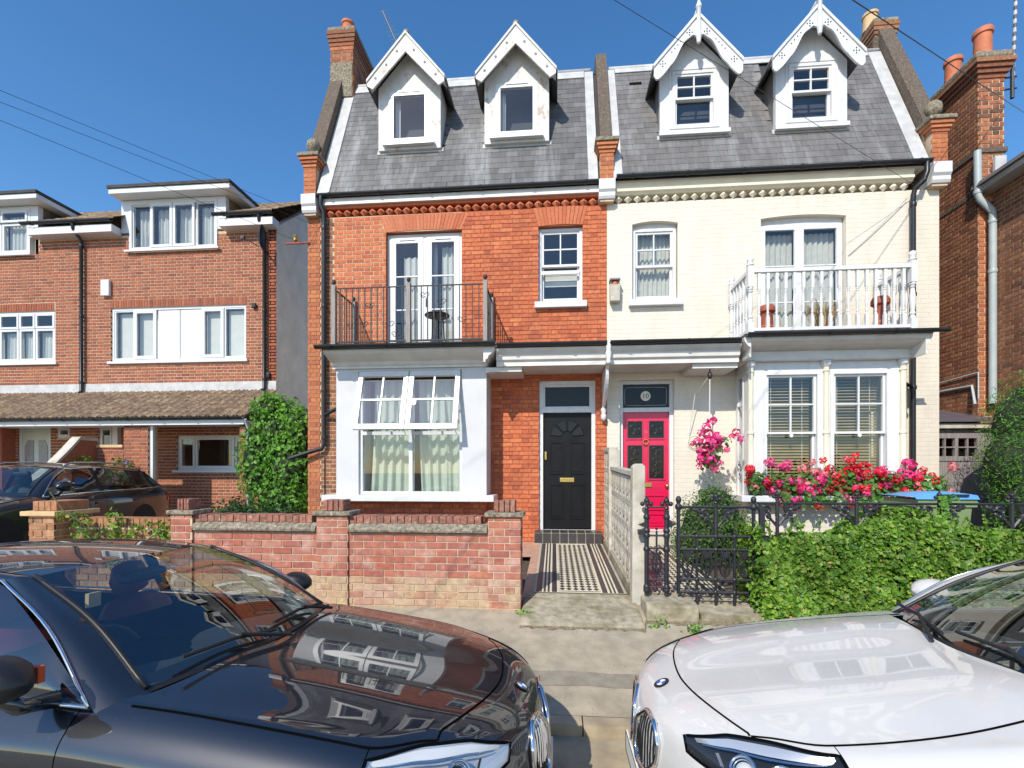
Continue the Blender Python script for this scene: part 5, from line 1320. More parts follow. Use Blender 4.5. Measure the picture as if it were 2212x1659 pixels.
# tiled path to the black door
PY0, PY1, PZ0, PZ1 = 5.42, 8.14, .515, .645
def pzz(y): return PZ0 + (PZ1 - PZ0) * (y - PY0) / (PY1 - PY0)
def tiled_path(name, xl, xr, wpath):
    """black and cream encaustic path: diamonds in a field, banded borders"""
    pt = MB().add([(xl - .03, PY0 - .02, PZ0 - .006), (xr + .03, PY0 - .02, PZ0 - .006), (xr + .03, PY1 + .02, PZ1 - .006), (xl - .03, PY1 + .02, PZ1 - .006)], [(0, 1, 2, 3)]).build(name, 'grout', None)
    tag(pt, kind='structure')
    def strip_(x0, x1, y0, y1, m, nm, lift=0.0, tl=.152):
        y = y0; mb = MB()
        while y < y1 - .01:
            e = min(y + tl, y1)
            mb.add([(x0, y + .001, pzz(y) + lift - .004), (x1, y + .001, pzz(y) + lift - .004), (x1, e - .001, pzz(e) + lift - .004), (x0, e - .001, pzz(e) + lift - .004), (x0, y + .001, pzz(y) + lift), (x1, y + .001, pzz(y) + lift), (x1, e - .001, pzz(e) + lift), (x0, e - .001, pzz(e) + lift)], [(4, 5, 6, 7), (0, 1, 5, 4), (1, 2, 6, 5), (0, 4, 7, 3)])
            y = e
        return mb.build(nm, m, pt)
    bands = [(.062, 'tile_black'), (.022, 'tile_cream'), (.022, 'tile_black'), (.022, 'tile_cream'), (.022, 'tile_black'), (.026, 'tile_cream'), (.056, 'tile_black'), (.022, 'tile_cream')]
    xa, xb = xl, xr
    for w, m in bands:
        strip_(xa + .001, xa + w - .001, PY0, PY1, m, 'border_strip'); strip_(xb - w + .001, xb - .001, PY0, PY1, m, 'border_strip')
        xa += w; xb -= w
    strip_(xa, xb, PY0 + .05, PY1, 'tile_cream', 'field_tiles', -.002, .30)
    strip_(xa, xb, PY0, PY0 + .012, 'tile_cream', 'border_strip'); strip_(xa, xb, PY0 + .014, PY0 + .036, 'tile_black', 'border_strip')
    cols = 6; w = (xb - xa) / cols; y = PY0 + .06; mb = MB()
    while y < PY1 - .09:
        for k in range(cols):
            cx_ = xa + (k + .5) * w; h = .049; ww = w * .42
            mb.add([(cx_ - ww, y + h, pzz(y + h) + .0015), (cx_, y, pzz(y) + .0015), (cx_ + ww, y + h, pzz(y + h) + .0015), (cx_, y + 2 * h, pzz(y + 2 * h) + .0015)], [(0, 1, 2, 3)])
        y += .103
    tag(mb.build('field_diamonds', 'tile_black', pt), kind='stuff')
    return pt
path_r = tiled_path('tiled_path', -0.20, 0.765, 1)
path_c = tiled_path('tiled_path', 1.02, 1.90, 1)
sheetz = MB().poly([(-.345, 5.25, .49), (-.21, 5.25, .49), (-.21, 8.14, .625), (-.345, 8.14, .625)]).poly([(-1.14, 7.2, .58), (-.345, 7.2, .58), (-.345, 8.44, .625), (-1.14, 8.44, .625)]).poly([(-.345, 8.14, .625), (-.21, 8.14, .625), (-.21, 8.44, .625), (-.345, 8.44, .625)])
tag(sheetz.build('side_strip', 'pink_concrete'), kind='structure')
# concrete threshold between pavement and paths
th = MB(); th.prism([(4.66, .33), (4.66, .385), (4.80, .42), (5.40, .508), (5.40, .33)], 'x', -.33, .86)
tag(th.build('threshold', 'concrete', bevel=.02), kind='structure')
th = MB(); th.prism([(4.84, .36), (4.84, .455), (5.42, .51), (5.42, .36)], 'x', 1.42, 2.02); tag(th.build('gate_step', 'concrete'), kind='structure')
th = MB(); th.prism([(4.82, .36), (4.84, .545), (4.90, .555), (5.30, .565), (5.36, .36)], 'x', .90, 1.40); tag(th.build('rough_plinth', 'concrete', bevel=.02), kind='structure')

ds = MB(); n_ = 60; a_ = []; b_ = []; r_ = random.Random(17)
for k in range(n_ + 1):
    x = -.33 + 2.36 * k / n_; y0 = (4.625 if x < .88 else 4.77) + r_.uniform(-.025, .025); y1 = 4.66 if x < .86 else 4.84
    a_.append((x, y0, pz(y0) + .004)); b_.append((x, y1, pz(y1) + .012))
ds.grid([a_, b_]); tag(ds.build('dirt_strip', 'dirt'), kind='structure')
tag(MB().poly([(-.34, 4.99, .44), (-.205, 4.99, .44), (-.205, 5.46, .485), (-.34, 5.46, .485)]).build('earth_strip', 'soil'), kind='structure')
# pierced concrete block wall between the two paths
bk = empty('screen_block_wall', (.89, 6.8, .55), 'pale pierced concrete screen block wall between the two front paths', 'wall')
BX0, BX1 = .845, .935
MB().prism([(5.30, .38), (5.30, .61), (8.36, .72), (8.36, .50)], 'x', BX0 - .03, BX1 + .03).build('plinth', 'concrete', bk)
blk = MB(); S_ = .288; t_ = .028
# one block in the YZ plane, x = thickness
def bar(y0, z0, y1, z1, w):
    d = Vector((y1 - y0, z1 - z0)).normalized(); nn = Vector((-d.y, d.x)) * w / 2
    q = [(y0 + nn.x, z0 + nn.y), (y1 + nn.x, z1 + nn.y), (y1 - nn.x, z1 - nn.y), (y0 - nn.x, z0 - nn.y)]
    blk.prism(q, 'x', -.040, .040)
blk.box(-.045, .045, 0, S_, 0, t_); blk.box(-.045, .045, 0, S_, S_ - t_, S_); blk.box(-.045, .045, 0, t_, t_, S_ - t_); blk.box(-.045, .045, S_ - t_, S_, t_, S_ - t_)
c_ = S_ / 2
for a, b in ((t_, t_), (t_, S_ - t_), (S_ - t_, t_), (S_ - t_, S_ - t_)): bar(a, b, c_, c_, .055)
blk.prism([(c_ + .07 * math.cos(a * .785), c_ + .07 * math.sin(a * .785)) for a in range(8)], 'x', -.043, .043)
for a, b in ((t_, c_), (S_ - t_, c_), (c_, t_), (c_, S_ - t_)):
    blk.prism([(a + .032 * math.cos(q * 1.047), b + .032 * math.sin(q * 1.047)) for q in range(6)], 'x', -.042, .042)
bme_ = blk.mesh('screen_block', 'pale_concrete')
for i in range(10):
    y = 5.335 + i * .297; zb = .615 + .105 * i / 10
    for j in range(4 if i < 7 else 5):
        inst('screen_block', bme_, ((BX0 + BX1) / 2, y, zb + j * .293 + .004), bk)
MB().prism([(5.33, 1.80), (7.41, 1.88), (7.41, 1.925), (5.33, 1.85)], 'x', BX0 - .02, BX1 + .02).build('coping', 'pale_concrete', bk)
MB().prism([(7.40, 2.165), (8.34, 2.195), (8.34, 2.24), (7.40, 2.21)], 'x', BX0 - .02, BX1 + .02).build('coping', 'pale_concrete', bk)
MB().prism([(.815, .38), (.955, .38), (.95, 1.90), (.92, 1.93), (.85, 1.93), (.82, 1.90)], 'y', 5.18, 5.325).build('end_post', 'pale_concrete', bk, bevel=.01)
MB().box(.81, .96, 7.30, 7.42, .5, 2.17).build('step_post', 'pale_concrete', bk, bevel=.01)

# cast iron gate
gt = empty('iron_gate', (1.45, 5.1, .55), 'ornate black cast iron gate with paired posts, standing before the pink door', 'gate')
GY = 5.10
def knop(mb, x, z, r=.026): mb.lathe([(r * .5, -r), (r, -r * .4), (r, r * .4), (r * .5, r)], x, GY, z, 8)
def finial(mb, x, z, s=1.0):
    mb.lathe([(.012 * s, 0), (.022 * s, .01), (.012 * s, .025), (.02 * s, .04), (.012 * s, .06)], x, GY, z, 8)
    for dx, dz, r in ((0, .095, .024), (-.034, .068, .020), (.034, .068, .020)): mb.ball((x + dx * s, GY, z + dz * s), r * s, 8, 5)
    mb.ball((x, GY - .02 * s, z + .068 * s), .018 * s, 6, 4); mb.ball((x, GY, z + .125 * s), .010 * s, 6, 4)
for x in (.948, 1.148):
    mb = MB(); mb.tube([(x, GY, .58), (x, GY, 1.44)], .024, 8)
    for z in (.63, .66, 1.05, 1.19, 1.24, 1.38): knop(mb, x, z, .034)
    finial(mb, x, 1.43, 1.25); mb.build('gate_post', 'iron', gt, smooth=True, auto=40)
mb = MB()
for z in (1.48 - .0, 1.19, 1.06, .74, .66): mb.tube([(.97, GY, z), (1.126, GY, z)], .011, 6)
mb.tube([(1.048, GY, .62), (1.048, GY, 1.24)], .010, 6); mb.ball((1.048, GY, 1.26), .016, 6, 4)
mb.build('post_panel', 'iron', gt, smooth=True, auto=40)
def oval(x, z, w, h):
    mb = MB(); mb.tube([(x + w * math.cos(a * .3927), GY, z + h * math.sin(a * .3927)) for a in range(16)], .012, 6, closed=True)
    mb.prism([(x - .045, z + h * 1.0), (x + .045, z + h * 1.0), (x + .018, z + h * .55), (x - .018, z + h * .55)], 'y', GY - .012, GY + .012)
    for sg in (-1, 1): mb.ball((x + sg * .036, GY, z + h * 1.02), .020, 6, 4)
    mb.tube([(x, GY, z + h * .6), (x, GY, z - h * 1.25)], .008, 6); mb.ball((x, GY, z), .020, 6, 4); mb.ball((x, GY, z - h * .55), .022, 6, 4, 1.4); mb.ball((x, GY, z - h * 1.2), .014, 6, 4)
    mb.build('oval_ornament', 'iron', gt, smooth=True, auto=40)
oval(1.048, .90, .042, .11)
VX = (1.267, 1.45, 1.637, 1.82, 2.006)
mb = MB()
for z, x0, x1 in ((1.487, VX[0], VX[4]), (1.187, VX[0], VX[4]), (1.052, VX[0], VX[4]), (.748, VX[0], VX[4]), (.618, VX[0], VX[4])): mb.tube([(x0, GY, z), (x1, GY, z)], .015, 6)
mb.build('gate_rail', 'iron', gt, smooth=True, auto=40)
for k, x in enumerate(VX):
    mb = MB(); top = 1.55 if k in (0, 4) else (1.60 if k == 2 else 1.22); r = .020 if k in (0, 4) else .0155
    mb.tube([(x, GY, .60 if k in (0, 4) else .53), (x, GY, top if k != 2 else 1.50)], r, 6)
    for z in (1.187, 1.052, .748, .618):
        if k not in (0, 4): knop(mb, x, z, .024)
    if k in (0, 4): mb.ball((x, GY, 1.56), .03, 8, 5, 1.3); knop(mb, x, 1.487, .035)
    if k == 2: finial(mb, x, 1.49, 1.1)
    if k in (1, 3): mb.ball((x, GY, 1.23), .016, 6, 4)
    if k in (1, 2, 3): mb.lathe([(.004, -.05), (.018, -.02), (.022, 0), (.010, .02)], x, GY, .535, 6)
    mb.build('gate_bar', 'iron', gt, smooth=True, auto=40)
for k in range(4): oval((VX[k] + VX[k + 1]) / 2, .90, .052, .12)
mb = MB()
for k in range(4):
    xm = (VX[k] + VX[k + 1]) / 2
    for sg in (-1, 1): mb.tube([(xm + sg * (.02 + .035 * math.sin(a * .5)), GY, .60 - .055 * a / 6) for a in range(7)], .007, 5)
    mb.tube([(VX[k], GY, .90), (xm - .045, GY, .90)], .008, 5); mb.tube([(VX[k + 1], GY, .90), (xm + .045, GY, .90)], .008, 5)
mb.build('gate_scroll', 'iron', gt)
def leaf_bracket(mb, x, z, s=1.0):
    """pierced cast leaf scrolls that hang under the top rail"""
    for sg in (-1, 1):
        for r0, cx0, cz0 in ((.07, .10, -.05), (.045, .17, -.035), (.04, .085, -.115), (.028, .13, -.09), (.022, .205, -.02)):
            pts = []
            for k in range(11):
                t = k / 10; a = .4 + t * 5.0; r = r0 * s * .62 * (1 - .6 * t)
                pts.append((x + sg * (cx0 * s + r * math.cos(a)), GY, z + cz0 * s + r * math.sin(a)))
            mb.tube(pts, .0145 * s, 5)
            mb.ball((x + sg * cx0 * s, GY, z + cz0 * s), .020 * s, 6, 4)
        mb.tube([(x, GY, z - .21 * s), (x + sg * .05 * s, GY, z - .15 * s), (x + sg * .11 * s, GY, z - .05 * s), (x + sg * .20 * s, GY, z - .01)], .013 * s, 5)
mb = MB(); leaf_bracket(mb, VX[2], 1.475, 1.0)
mb.tube([(VX[2], GY, 1.2), (VX[2], GY, 1.48)], .022, 8); mb.build('leaf_bracket', 'iron', gt)
MB().box(.86, .93, GY - .03, GY + .03, 1.20, 1.25).build('latch_plate', 'iron', gt)
MB().prism([(.86, 1.30), (.93, 1.33), (.93, 1.27)], 'y', GY - .012, GY + .012).build('latch', 'iron', gt)
MB().prism([(1.17, 1.36), (1.25, 1.31), (1.17, 1.27)], 'y', GY - .012, GY + .012).build('latch', 'iron', gt)
# railing above the hedge
rg_ = empty('iron_railing', (3.4, GY, .5), 'black cast iron railing with leafy brackets rising from the clipped hedge', 'railing')
MB().tube([(2.05, GY, 1.527), (7.2, GY, 1.535)], .013, 6).build('rail', 'iron', rg_)
for x in (2.235, 2.99, 3.755, 4.41, 5.2, 6.0):
    mb = MB(); leaf_bracket(mb, x, 1.515, 1.05); mb.tube([(x, GY, .6), (x, GY, 1.53)], .018, 8); finial(mb, x, 1.53, .95)
    mb.build('bracket_post', 'iron', rg_, smooth=True, auto=40)
MB().box(2.06, 2.11, GY - .02, GY + .02, .5, 1.50).build('end_post', 'iron', rg_)

# wheeled bin behind the hedge
bn = empty('wheelie_bin', (4.25, 5.95, .48), 'green wheeled bin with a blue lid behind the railing', 'bin')
mat('bin_green', (0.20, 0.27, 0.12), rough=.5, var=.06); mat('bin_blue', (0.10, 0.31, 0.62), rough=.45, var=.05)
mb = MB(); 
def ring(x0, x1, y0, y1, z): return [(x0, y0, z), (x1, y0, z), (x1, y1, z), (x0, y1, z), (x0, y0, z)]
mb.grid([ring(4.02, 4.46, 5.74, 6.16, .53), ring(3.98, 4.52, 5.69, 6.21, 1.45), ring(3.96, 4.56, 5.67, 6.23, 1.46), ring(3.96, 4.56, 5.67, 6.23, 1.54)]); mb.build('bin_body', 'bin_green', bn)
ld = MB(); rows = []
for i in range(9):
    t = i / 8; x = 3.93 + .64 * t; h = .065 * math.sin(min(1, t * 1.6 + .1) * 1.57) * (1 if t < .8 else 1 - (t - .8) * 2.2)
    rows.append([(x, 5.65, 1.545), (x, 5.68, 1.56 + h * .8), (x, 5.95, 1.56 + h), (x, 6.22, 1.56 + h * .8), (x, 6.25, 1.545)])
ld.grid(rows); ld.build('lid', 'bin_blue', bn, smooth=True)
MB().box(4.20, 4.46, 5.645, 5.66, 1.575, 1.60).build('lid_grip', 'black_pipe', bn)
MB().tube([(4.60, 5.72, 1.50), (4.60, 6.18, 1.50)], .016, 8).build('handle', 'bin_green', bn)
for y in (5.70, 6.20): MB().lathe([(.10, -.025), (.10, .025)], 4.52, y, .58, 14, axis='y').build('wheel', 'rubber', bn)

# box on the wall between the houses with an orange nesting cup
bb = empty('wall_box', (1.02, 8.4, 4.75), 'small weathered wooden bird box with a terracotta cup on the cream wall corner', 'bird box')
MB().prism([(.945, 4.72), (1.105, 4.72), (1.115, 5.0), (.94, 5.0)], 'y', 8.30, 8.448).build('box_body', 'pale_concrete', bb, bevel=.01)
MB().box(.935, 1.11, 8.27, 8.448, 5.07, 5.095).build('box_roof', 'grey_wood', bb)
MB().box(.95, .975, 8.33, 8.445, 5.0, 5.07).build('box_side', 'pale_concrete', bb); MB().box(1.075, 1.10, 8.33, 8.445, 5.0, 5.07).build('box_side', 'pale_concrete', bb)
MB().ball((1.025, 8.35, 5.02), .055, 12, 8).build('clay_cup', 'terracotta', bb, smooth=True)
# plastic bags, hooks and cables
def cable(name, pts, lab, r=.008, m='black_pipe', sag=.15):
    P = [Vector(p) for p in pts]; out = []
    for a, b in zip(P, P[1:]):
        for k in range(12):
            t = k / 12; out.append(a.lerp(b, t) - Vector((0, 0, sag * 4 * t * (1 - t))))
    out.append(P[-1])
    return tag(MB().tube([tuple(p) for p in out], r, 5).build(name, m), lab, 'cable', 'overhead cables')
def far(e, p, k): e, p = Vector(e), Vector(p); return tuple(e + (p - e) * k)
E1 = (5.75, 8.30, 6.42)
cable('overhead_cable', [far(E1, (.61, 5.07, 6.70), 2.6), E1], 'thin dark cable crossing the sky towards the right end of the cream house', .0033, sag=.0)
E2 = (8.67, 9.78, 8.48)
cable('overhead_cable', [far(E2, (3.05, 5.28, 6.70), 2.2), E2], 'thin dark cable running past the right hand chimneys', .006, sag=.0)
E3 = (-4.25, 8.36, 6.35)
for dz, lb in ((0, 'upper'), (.10, 'lower')):
    cable('overhead_cable', [far(E3, (-6.81, 5.43, 6.55 - dz), 1.8), (E3[0], E3[1], E3[2] - dz)], lb + ' of the paired cables crossing the sky above the modern house', .0033, sag=.0)
E4 = (-4.5, 8.40, 5.95)
cable('overhead_cable', [far(E4, (-6.81, 5.43, 6.18), 1.8), E4], 'single cable slanting down across the white dormer of the modern house', .0033, sag=.0)
cable('wall_cable', [(5.70, 8.40, 6.28), (4.82, 8.435, 5.40)], 'thin grey wire slanting across the cream wall beside the balcony doors', .006, 'grey_pipe', 0.02)
ins = empty('cable_insulator', (-4.62, 8.42, 5.98), 'small brown cable insulator on the corner of the red house', 'insulator')
MB().tube([(-4.85, 8.42, 5.97), (-4.40, 8.42, 5.97)], .018, 6).build('arm', 'terracotta_dark', ins); MB().lathe([(.02, 0), (.045, .03), (.03, .07), (.045, .10), (.02, .14)], -4.66, 8.42, 5.99, 10).build('insulator_cup', 'brass', ins)
# roof aerials
ar = empty('roof_aerial', (-3.45, 10.4, 9.7), 'thin television aerial beside the left dormer of the red house', 'aerial')
MB().tube([(-3.44, 10.4, 9.7), (-3.46, 10.4, 11.25)], .016, 6).build('mast', 'iron', ar)
A_, B_ = Vector((-3.40, 10.4, 11.15)), Vector((-3.74, 10.35, 11.92))
bo = MB().tube([tuple(A_), tuple(B_)], .014, 6).build('boom', 'iron', ar)
for k in range(10):
    t = k / 9; c = A_.lerp(B_, t); l_ = .15 - .07 * t
    MB().tube([tuple(c + Vector((-l_, 0, -.02))), tuple(c + Vector((l_, 0, .02)))], .005, 4).build('element', 'lead', bo)
am = empty('mast_aerial', (7.85, 9.1, 8.2), 'tall striped aerial pole strapped to the right hand chimney', 'aerial')
for k in range(30):
    MB().lathe([(.024, 0), (.024, .075)], 7.83 + k * .0025, 9.05, 8.25 + k * .075, 8).build('pole_band', 'lead' if k % 2 else 'lead_dark', am)
for z in (8.42, 8.62): MB().tube([(7.68, 9.08, z), (7.90, 9.05, z)], .014, 6).build('bracket', 'iron', am)
MB().tube([(7.83, 9.05, 8.25), (7.83, 9.05, 8.75)], .028, 8).build('clamp', 'iron', am)
# ================================================================ cars
def car_paint(name, col, rough=0.3, metal=0.0, coat=1.0, ior=1.5, spec=0.5, dust=None):
    m = mat(name, col, rough=rough, metal=metal, var=0.03, nscale=3, coat=coat, spec=spec, var3=dust)
    m.node_tree.nodes['Principled BSDF'].inputs['Coat IOR'].default_value = ior
    return m
car_paint('paint_black', (0.006, 0.0075, 0.012), rough=0.42, metal=0.0, spec=0.22, ior=1.85, dust=((0.20, 0.19, 0.175), 140, 0.69, 0.80, 0.35))
car_paint('paint_white', (0.61, 0.59, 0.555), rough=0.35, ior=1.6, dust=((0.35, 0.32, 0.28), 110, 0.68, 0.76, 0.4))
car_paint('paint_dark', (0.010, 0.010, 0.012), rough=0.3)
mat('chrome', (0.75, 0.75, 0.76), rough=0.08, metal=1.0, var=0.02)
mat('car_plastic', (0.012, 0.012, 0.013), rough=0.45, var=0.1, nscale=20)
mat('tyre', (0.02, 0.02, 0.02), rough=0.85, var=0.1)
mat('alloy', (0.45, 0.45, 0.46), rough=0.3, metal=0.9, var=0.05)
mat('maroon_leather', (0.24, 0.03, 0.04), rough=0.5, var=0.1)
mat('dash_plastic', (0.045, 0.05, 0.052), rough=0.7, var=0.1)
mat('lamp_silver', (0.62, 0.63, 0.65), rough=0.28, metal=0.55, var=0.05)
mat('lamp_dark', (0.018, 0.018, 0.018), rough=0.6, var=0.1, spec=0.15)
mat('lamp_white', (0.60, 0.61, 0.62), rough=0.2, var=0.02)
mat('reflection_orange', (0.65, 0.10, 0.03), rough=0.3, var=0.02)  # colour of the reflection painted beside the near door mirror
mat('lamp_red', (0.45, 0.01, 0.012), rough=0.15, var=0.05, coat=0.5)
mat('badge_blue', (0.03, 0.16, 0.50), rough=0.2, var=0)
mat('badge_white', (0.85, 0.85, 0.85), rough=0.2, var=0)
mat('plate_white', (0.78, 0.78, 0.76), rough=0.4, var=0)
glass_mat('car_glass', tint=(0.70, 0.78, 0.78), boost=1.6, base=0.12)
glass_mat('lamp_glass', tint=(0.96, 0.97, 0.98), boost=1.2, base=0.03)

def pchip(xs, ys, x):
    """monotone cubic through (xs, ys); xs descending along the car"""
    n = len(xs)
    if x >= xs[0]: return ys[0]
    if x <= xs[-1]: return ys[-1]
    i = 0
    while x < xs[i + 1]: i += 1
    def d(k): return (ys[k + 1] - ys[k]) / (xs[k + 1] - xs[k])
    def m(k):
        if k == 0: return d(0)
        if k == n - 1: return d(n - 2)
        a, b = d(k - 1), d(k)
        if a * b <= 0: return 0.0
        h0, h1 = xs[k] - xs[k - 1], xs[k + 1] - xs[k]
        w1, w2 = 2 * h1 + h0, h1 + 2 * h0
        return (w1 + w2) / (w1 / a + w2 / b)
    h = xs[i + 1] - xs[i]; t = (x - xs[i]) / h
    return (2 * t ** 3 - 3 * t ** 2 + 1) * ys[i] + (t ** 3 - 2 * t ** 2 + t) * h * m(i) + (-2 * t ** 3 + 3 * t ** 2) * ys[i + 1] + (t ** 3 - t ** 2) * h * m(i + 1)

def crv(pts, t):
    """Catmull-Rom through points, t in 0..1"""
    n = len(pts) - 1; f = min(max(t, 0), 1) * n; i = min(int(f), n - 1); f -= i
    P = [Vector(p) for p in pts]
    p1, p2 = P[i], P[i + 1]; p0 = P[i - 1] if i > 0 else p1 * 2 - p2; p3 = P[i + 2] if i + 2 <= n else p2 * 2 - p1
    return 0.5 * ((2 * p1) + (p2 - p0) * f + (2 * p0 - 5 * p1 + 4 * p2 - p3) * f * f + (3 * p1 - p0 - 3 * p2 + p3) * f ** 3)

STN = [  # x from the nose, then nine (y, z) from the middle of the bonnet down to the sill
 (0.00, [(0, .60), (.05, .60), (.09, .595), (.11, .585), (.13, .57), (.14, .52), (.145, .43), (.14, .31), (.12, .21)]),
 (-.03, [(0, .69), (.13, .688), (.20, .677), (.225, .66), (.245, .63), (.26, .55), (.265, .44), (.26, .30), (.24, .20)]),
 (-.09, [(0, .752), (.22, .75), (.325, .733), (.37, .712), (.405, .67), (.43, .58), (.44, .45), (.43, .30), (.40, .19)]),
 (-.17, [(0, .792), (.28, .79), (.43, .767), (.51, .738), (.565, .69), (.60, .60), (.61, .47), (.60, .30), (.56, .18)]),
 (-.28, [(0, .822), (.32, .825), (.525, .797), (.64, .762), (.715, .71), (.755, .62), (.765, .48), (.75, .30), (.70, .17)]),
 (-.45, [(0, .855), (.345, .863), (.605, .83), (.74, .79), (.825, .735), (.87, .64), (.88, .50), (.865, .31), (.81, .17)]),
 (-.70, [(0, .893), (.36, .905), (.66, .867), (.79, .845), (.88, .78), (.925, .68), (.93, .52), (.92, .32), (.86, .17)]),
 (-1.10, [(0, .948), (.38, .962), (.705, .918), (.81, .90), (.895, .83), (.94, .73), (.94, .54), (.925, .33), (.87, .17)]),
 (-1.45, [(0, .992), (.39, 1.003), (.735, .957), (.82, .938), (.90, .87), (.945, .77), (.945, .55), (.925, .33), (.87, .17)]),
 (-1.80, [(0, 1.01), (.40, 1.02), (.76, .985), (.83, .963), (.90, .90), (.948, .80), (.947, .55), (.925, .33), (.87, .17)]),
 (-2.60, [(0, 1.00), (.40, 1.00), (.77, .99), (.845, .985), (.905, .92), (.952, .82), (.95, .56), (.925, .33), (.87, .17)]),
 (-3.60, [(0, 1.00), (.40, 1.00), (.77, 1.0), (.845, 1.0), (.905, .94), (.952, .84), (.95, .57), (.925, .33), (.87, .17)]),
 (-4.30, [(0, 1.07), (.40, 1.07), (.70, 1.05), (.80, 1.01), (.885, .94), (.935, .84), (.93, .58), (.91, .34), (.85, .19)]),
 (-4.80, [(0, 1.05), (.38, 1.05), (.64, 1.03), (.74, .99), (.82, .92), (.87, .83), (.87, .60), (.85, .36), (.80, .22)]),
 (-5.00, [(0, .99), (.36, .99), (.58, .97), (.66, .94), (.73, .88), (.78, .80), (.79, .60), (.77, .38), (.72, .26)]),
 (-5.08, [(0, .85), (.30, .85), (.48, .84), (.55, .82), (.60, .78), (.64, .72), (.65, .58), (.63, .42), (.58, .32)]),
]
class Car:
    def __init__(s, name, label, paint, kind='saloon', cowl=(-1.40, -1.56), le=(-.235, -.40), dz=0.0, light_dark=False, wide=1.0, hv=((-.42, 2.35), (-.64, 2.92), (-1.6, 2.80))):
        s.root = empty(name, (0, 0, 0), label, 'car'); s.paint = paint; s.kind = kind; s.cowl = cowl; s.le = le; s.wide = wide
        s.xs = [q[0] for q in STN]; s.Y = [[q[1][j][0] * wide for q in STN] for j in range(9)]; s.Z = [[q[1][j][1] for q in STN] for j in range(9)]
        s.light_dark = light_dark; s.hv = hv
        s.cache = {}
    def cols(s, x):
        k = round(x, 5)
        if k not in s.cache: s.cache[k] = [(pchip(s.xs, s.Y[j], x), pchip(s.xs, s.Z[j], x)) for j in range(9)]
        return s.cache[k]
    def S(s, x, v):
        """surface point; v = -8..8 across, sign = side"""
        sg = -1 if v < 0 else 1; a = abs(v); c = s.cols(x)
        ext = [(-c[1][0], c[1][1])] + c + [(2 * c[8][0] - c[7][0], 2 * c[8][1] - c[7][1])]
        i = min(int(a), 7); f = a - i
        p0, p1, p2, p3 = (Vector(ext[i + k]) for k in range(4))
        q = 0.5 * ((2 * p1) + (p2 - p0) * f + (2 * p0 - 5 * p1 + 4 * p2 - p3) * f * f + (3 * p1 - p0 - 3 * p2 + p3) * f ** 3)
        return Vector((x, sg * q.x, q.y))
    def N(s, x, v):
        e = .01; xx = min(max(x, -5.07), -.004)
        a = s.S(xx - e if xx - e > -5.08 else xx, v) - s.S(xx + .003, v); b = s.S(xx, v + .05) - s.S(xx, v - .05)
        n = a.cross(b)
        if n.length < 1e-9: return Vector((1, 0, 0))
        n.normalize()
        c = Vector((xx, 0, .45)); 
        return n if n.dot(s.S(xx, v) - c) > 0 else -n
    def panel(s, name, xa, xb, v0, v1, nu, nv, m=None, off=0.0, smooth=True, parent=None, pw=1.0, hole=None):
        fa = xa if callable(xa) else (lambda v: xa); fb = xb if callable(xb) else (lambda v: xb)
        fv0 = v0 if callable(v0) else None
        rows = []; par = []
        for i in range(nu + 1):
            t = (i / nu) ** pw; row = []; prow = []
            for j in range(nv + 1):
                q = j / nv
                if fv0:
                    x = fa(0) + (fb(0) - fa(0)) * t; v = v0(x) + (v1(x) - v0(x)) * q
                else:
                    v = v0 + (v1 - v0) * q; x = fa(v) + (fb(v) - fa(v)) * t
                p = s.S(x, v)
                o_ = off(i / nu, q) if callable(off) else off
                if o_: p = p + s.N(x, v) * o_
                row.append(p); prow.append((x, v))
            rows.append(row); par.append(prow)
        mb = MB().grid(rows)
        if hole:
            n_ = nv + 1
            mb.f = [f for f in mb.f if not hole(sum(par[k // n_][k % n_][0] for k in f) / 4, sum(par[k // n_][k % n_][1] for k in f) / 4)]
        return mb.build(name, m or s.paint, parent or s.root, smooth=smooth)
    def lamp_v(s, x):
        vt = s.hw(x) + .06 + .75 * max(0, (x + .28) / .15) ** 1.4 + .45 * max(0, (x + .30) / -.36) ** 1.5
        return vt, vt + 2.4 * max(.0, math.sin(math.pi * min(1, max(.02, .10 + .86 * ((x + .13) / -.49))))) ** .7
    def in_lamp(s, x, v, e=0.0):
        if s.kind == 'estate' or x > -.13 + e * .02 or x < -.615 - e * .02: return False
        a, b = s.lamp_v(x); return a - e < abs(v) < b + e
    def ruled(s, name, c0, c1, n, k, m, bulge=(0, 0, 0), parent=None):
        rows = []
        for i in range(k + 1):
            t = i / k
            rows.append([crv(c0, j / n).lerp(crv(c1, j / n), t) + Vector(bulge) * 4 * t * (1 - t) for j in range(n + 1)])
        return MB().grid(rows).build(name, m, parent or s.root, smooth=True)
    def hw(s, x):
        q = s.hv
        if x >= q[0][0]: return q[0][1]
        for (a, va), (b, vb) in zip(q, q[1:]):
            if x >= b:
                t = (x - a) / (b - a); t = t * t * (3 - 2 * t); return va + (vb - va) * t
        return q[-1][1]
    def LE(s, v): return s.le[0] + (s.le[1] - s.le[0]) * (min(abs(v), 2) / 2) ** 1.8
    def CW(s, v): return s.cowl[0] + (s.cowl[1] - s.cowl[0]) * (min(abs(v), 2) / 2) ** 2.0
    def body(s):
        g = .0055; L = lambda f, d: (lambda v: f(v) + d)
        R_ = s.root
        # dark inner skin that shows in the shut lines
        s.panel('inner_body', -.006, -5.07, -8, 8, 150, 96, 'shut_gap', off=-.012, pw=1.5, hole=lambda x, v: s.in_lamp(x, v, .25))
        h = s.hw
        def HP(x, q, off): v = q * h(x); return s.S(x, v) + s.N(x, v) * off
        rows = []
        for i in range(47):
            t = i / 46; rows.append([HP(s.LE(q * s.hv[0][1]) + (s.CW(q * s.hv[-1][1]) - s.LE(q * s.hv[0][1])) * t, q, .003) for q in [j / 24 - 1 for j in range(49)]])
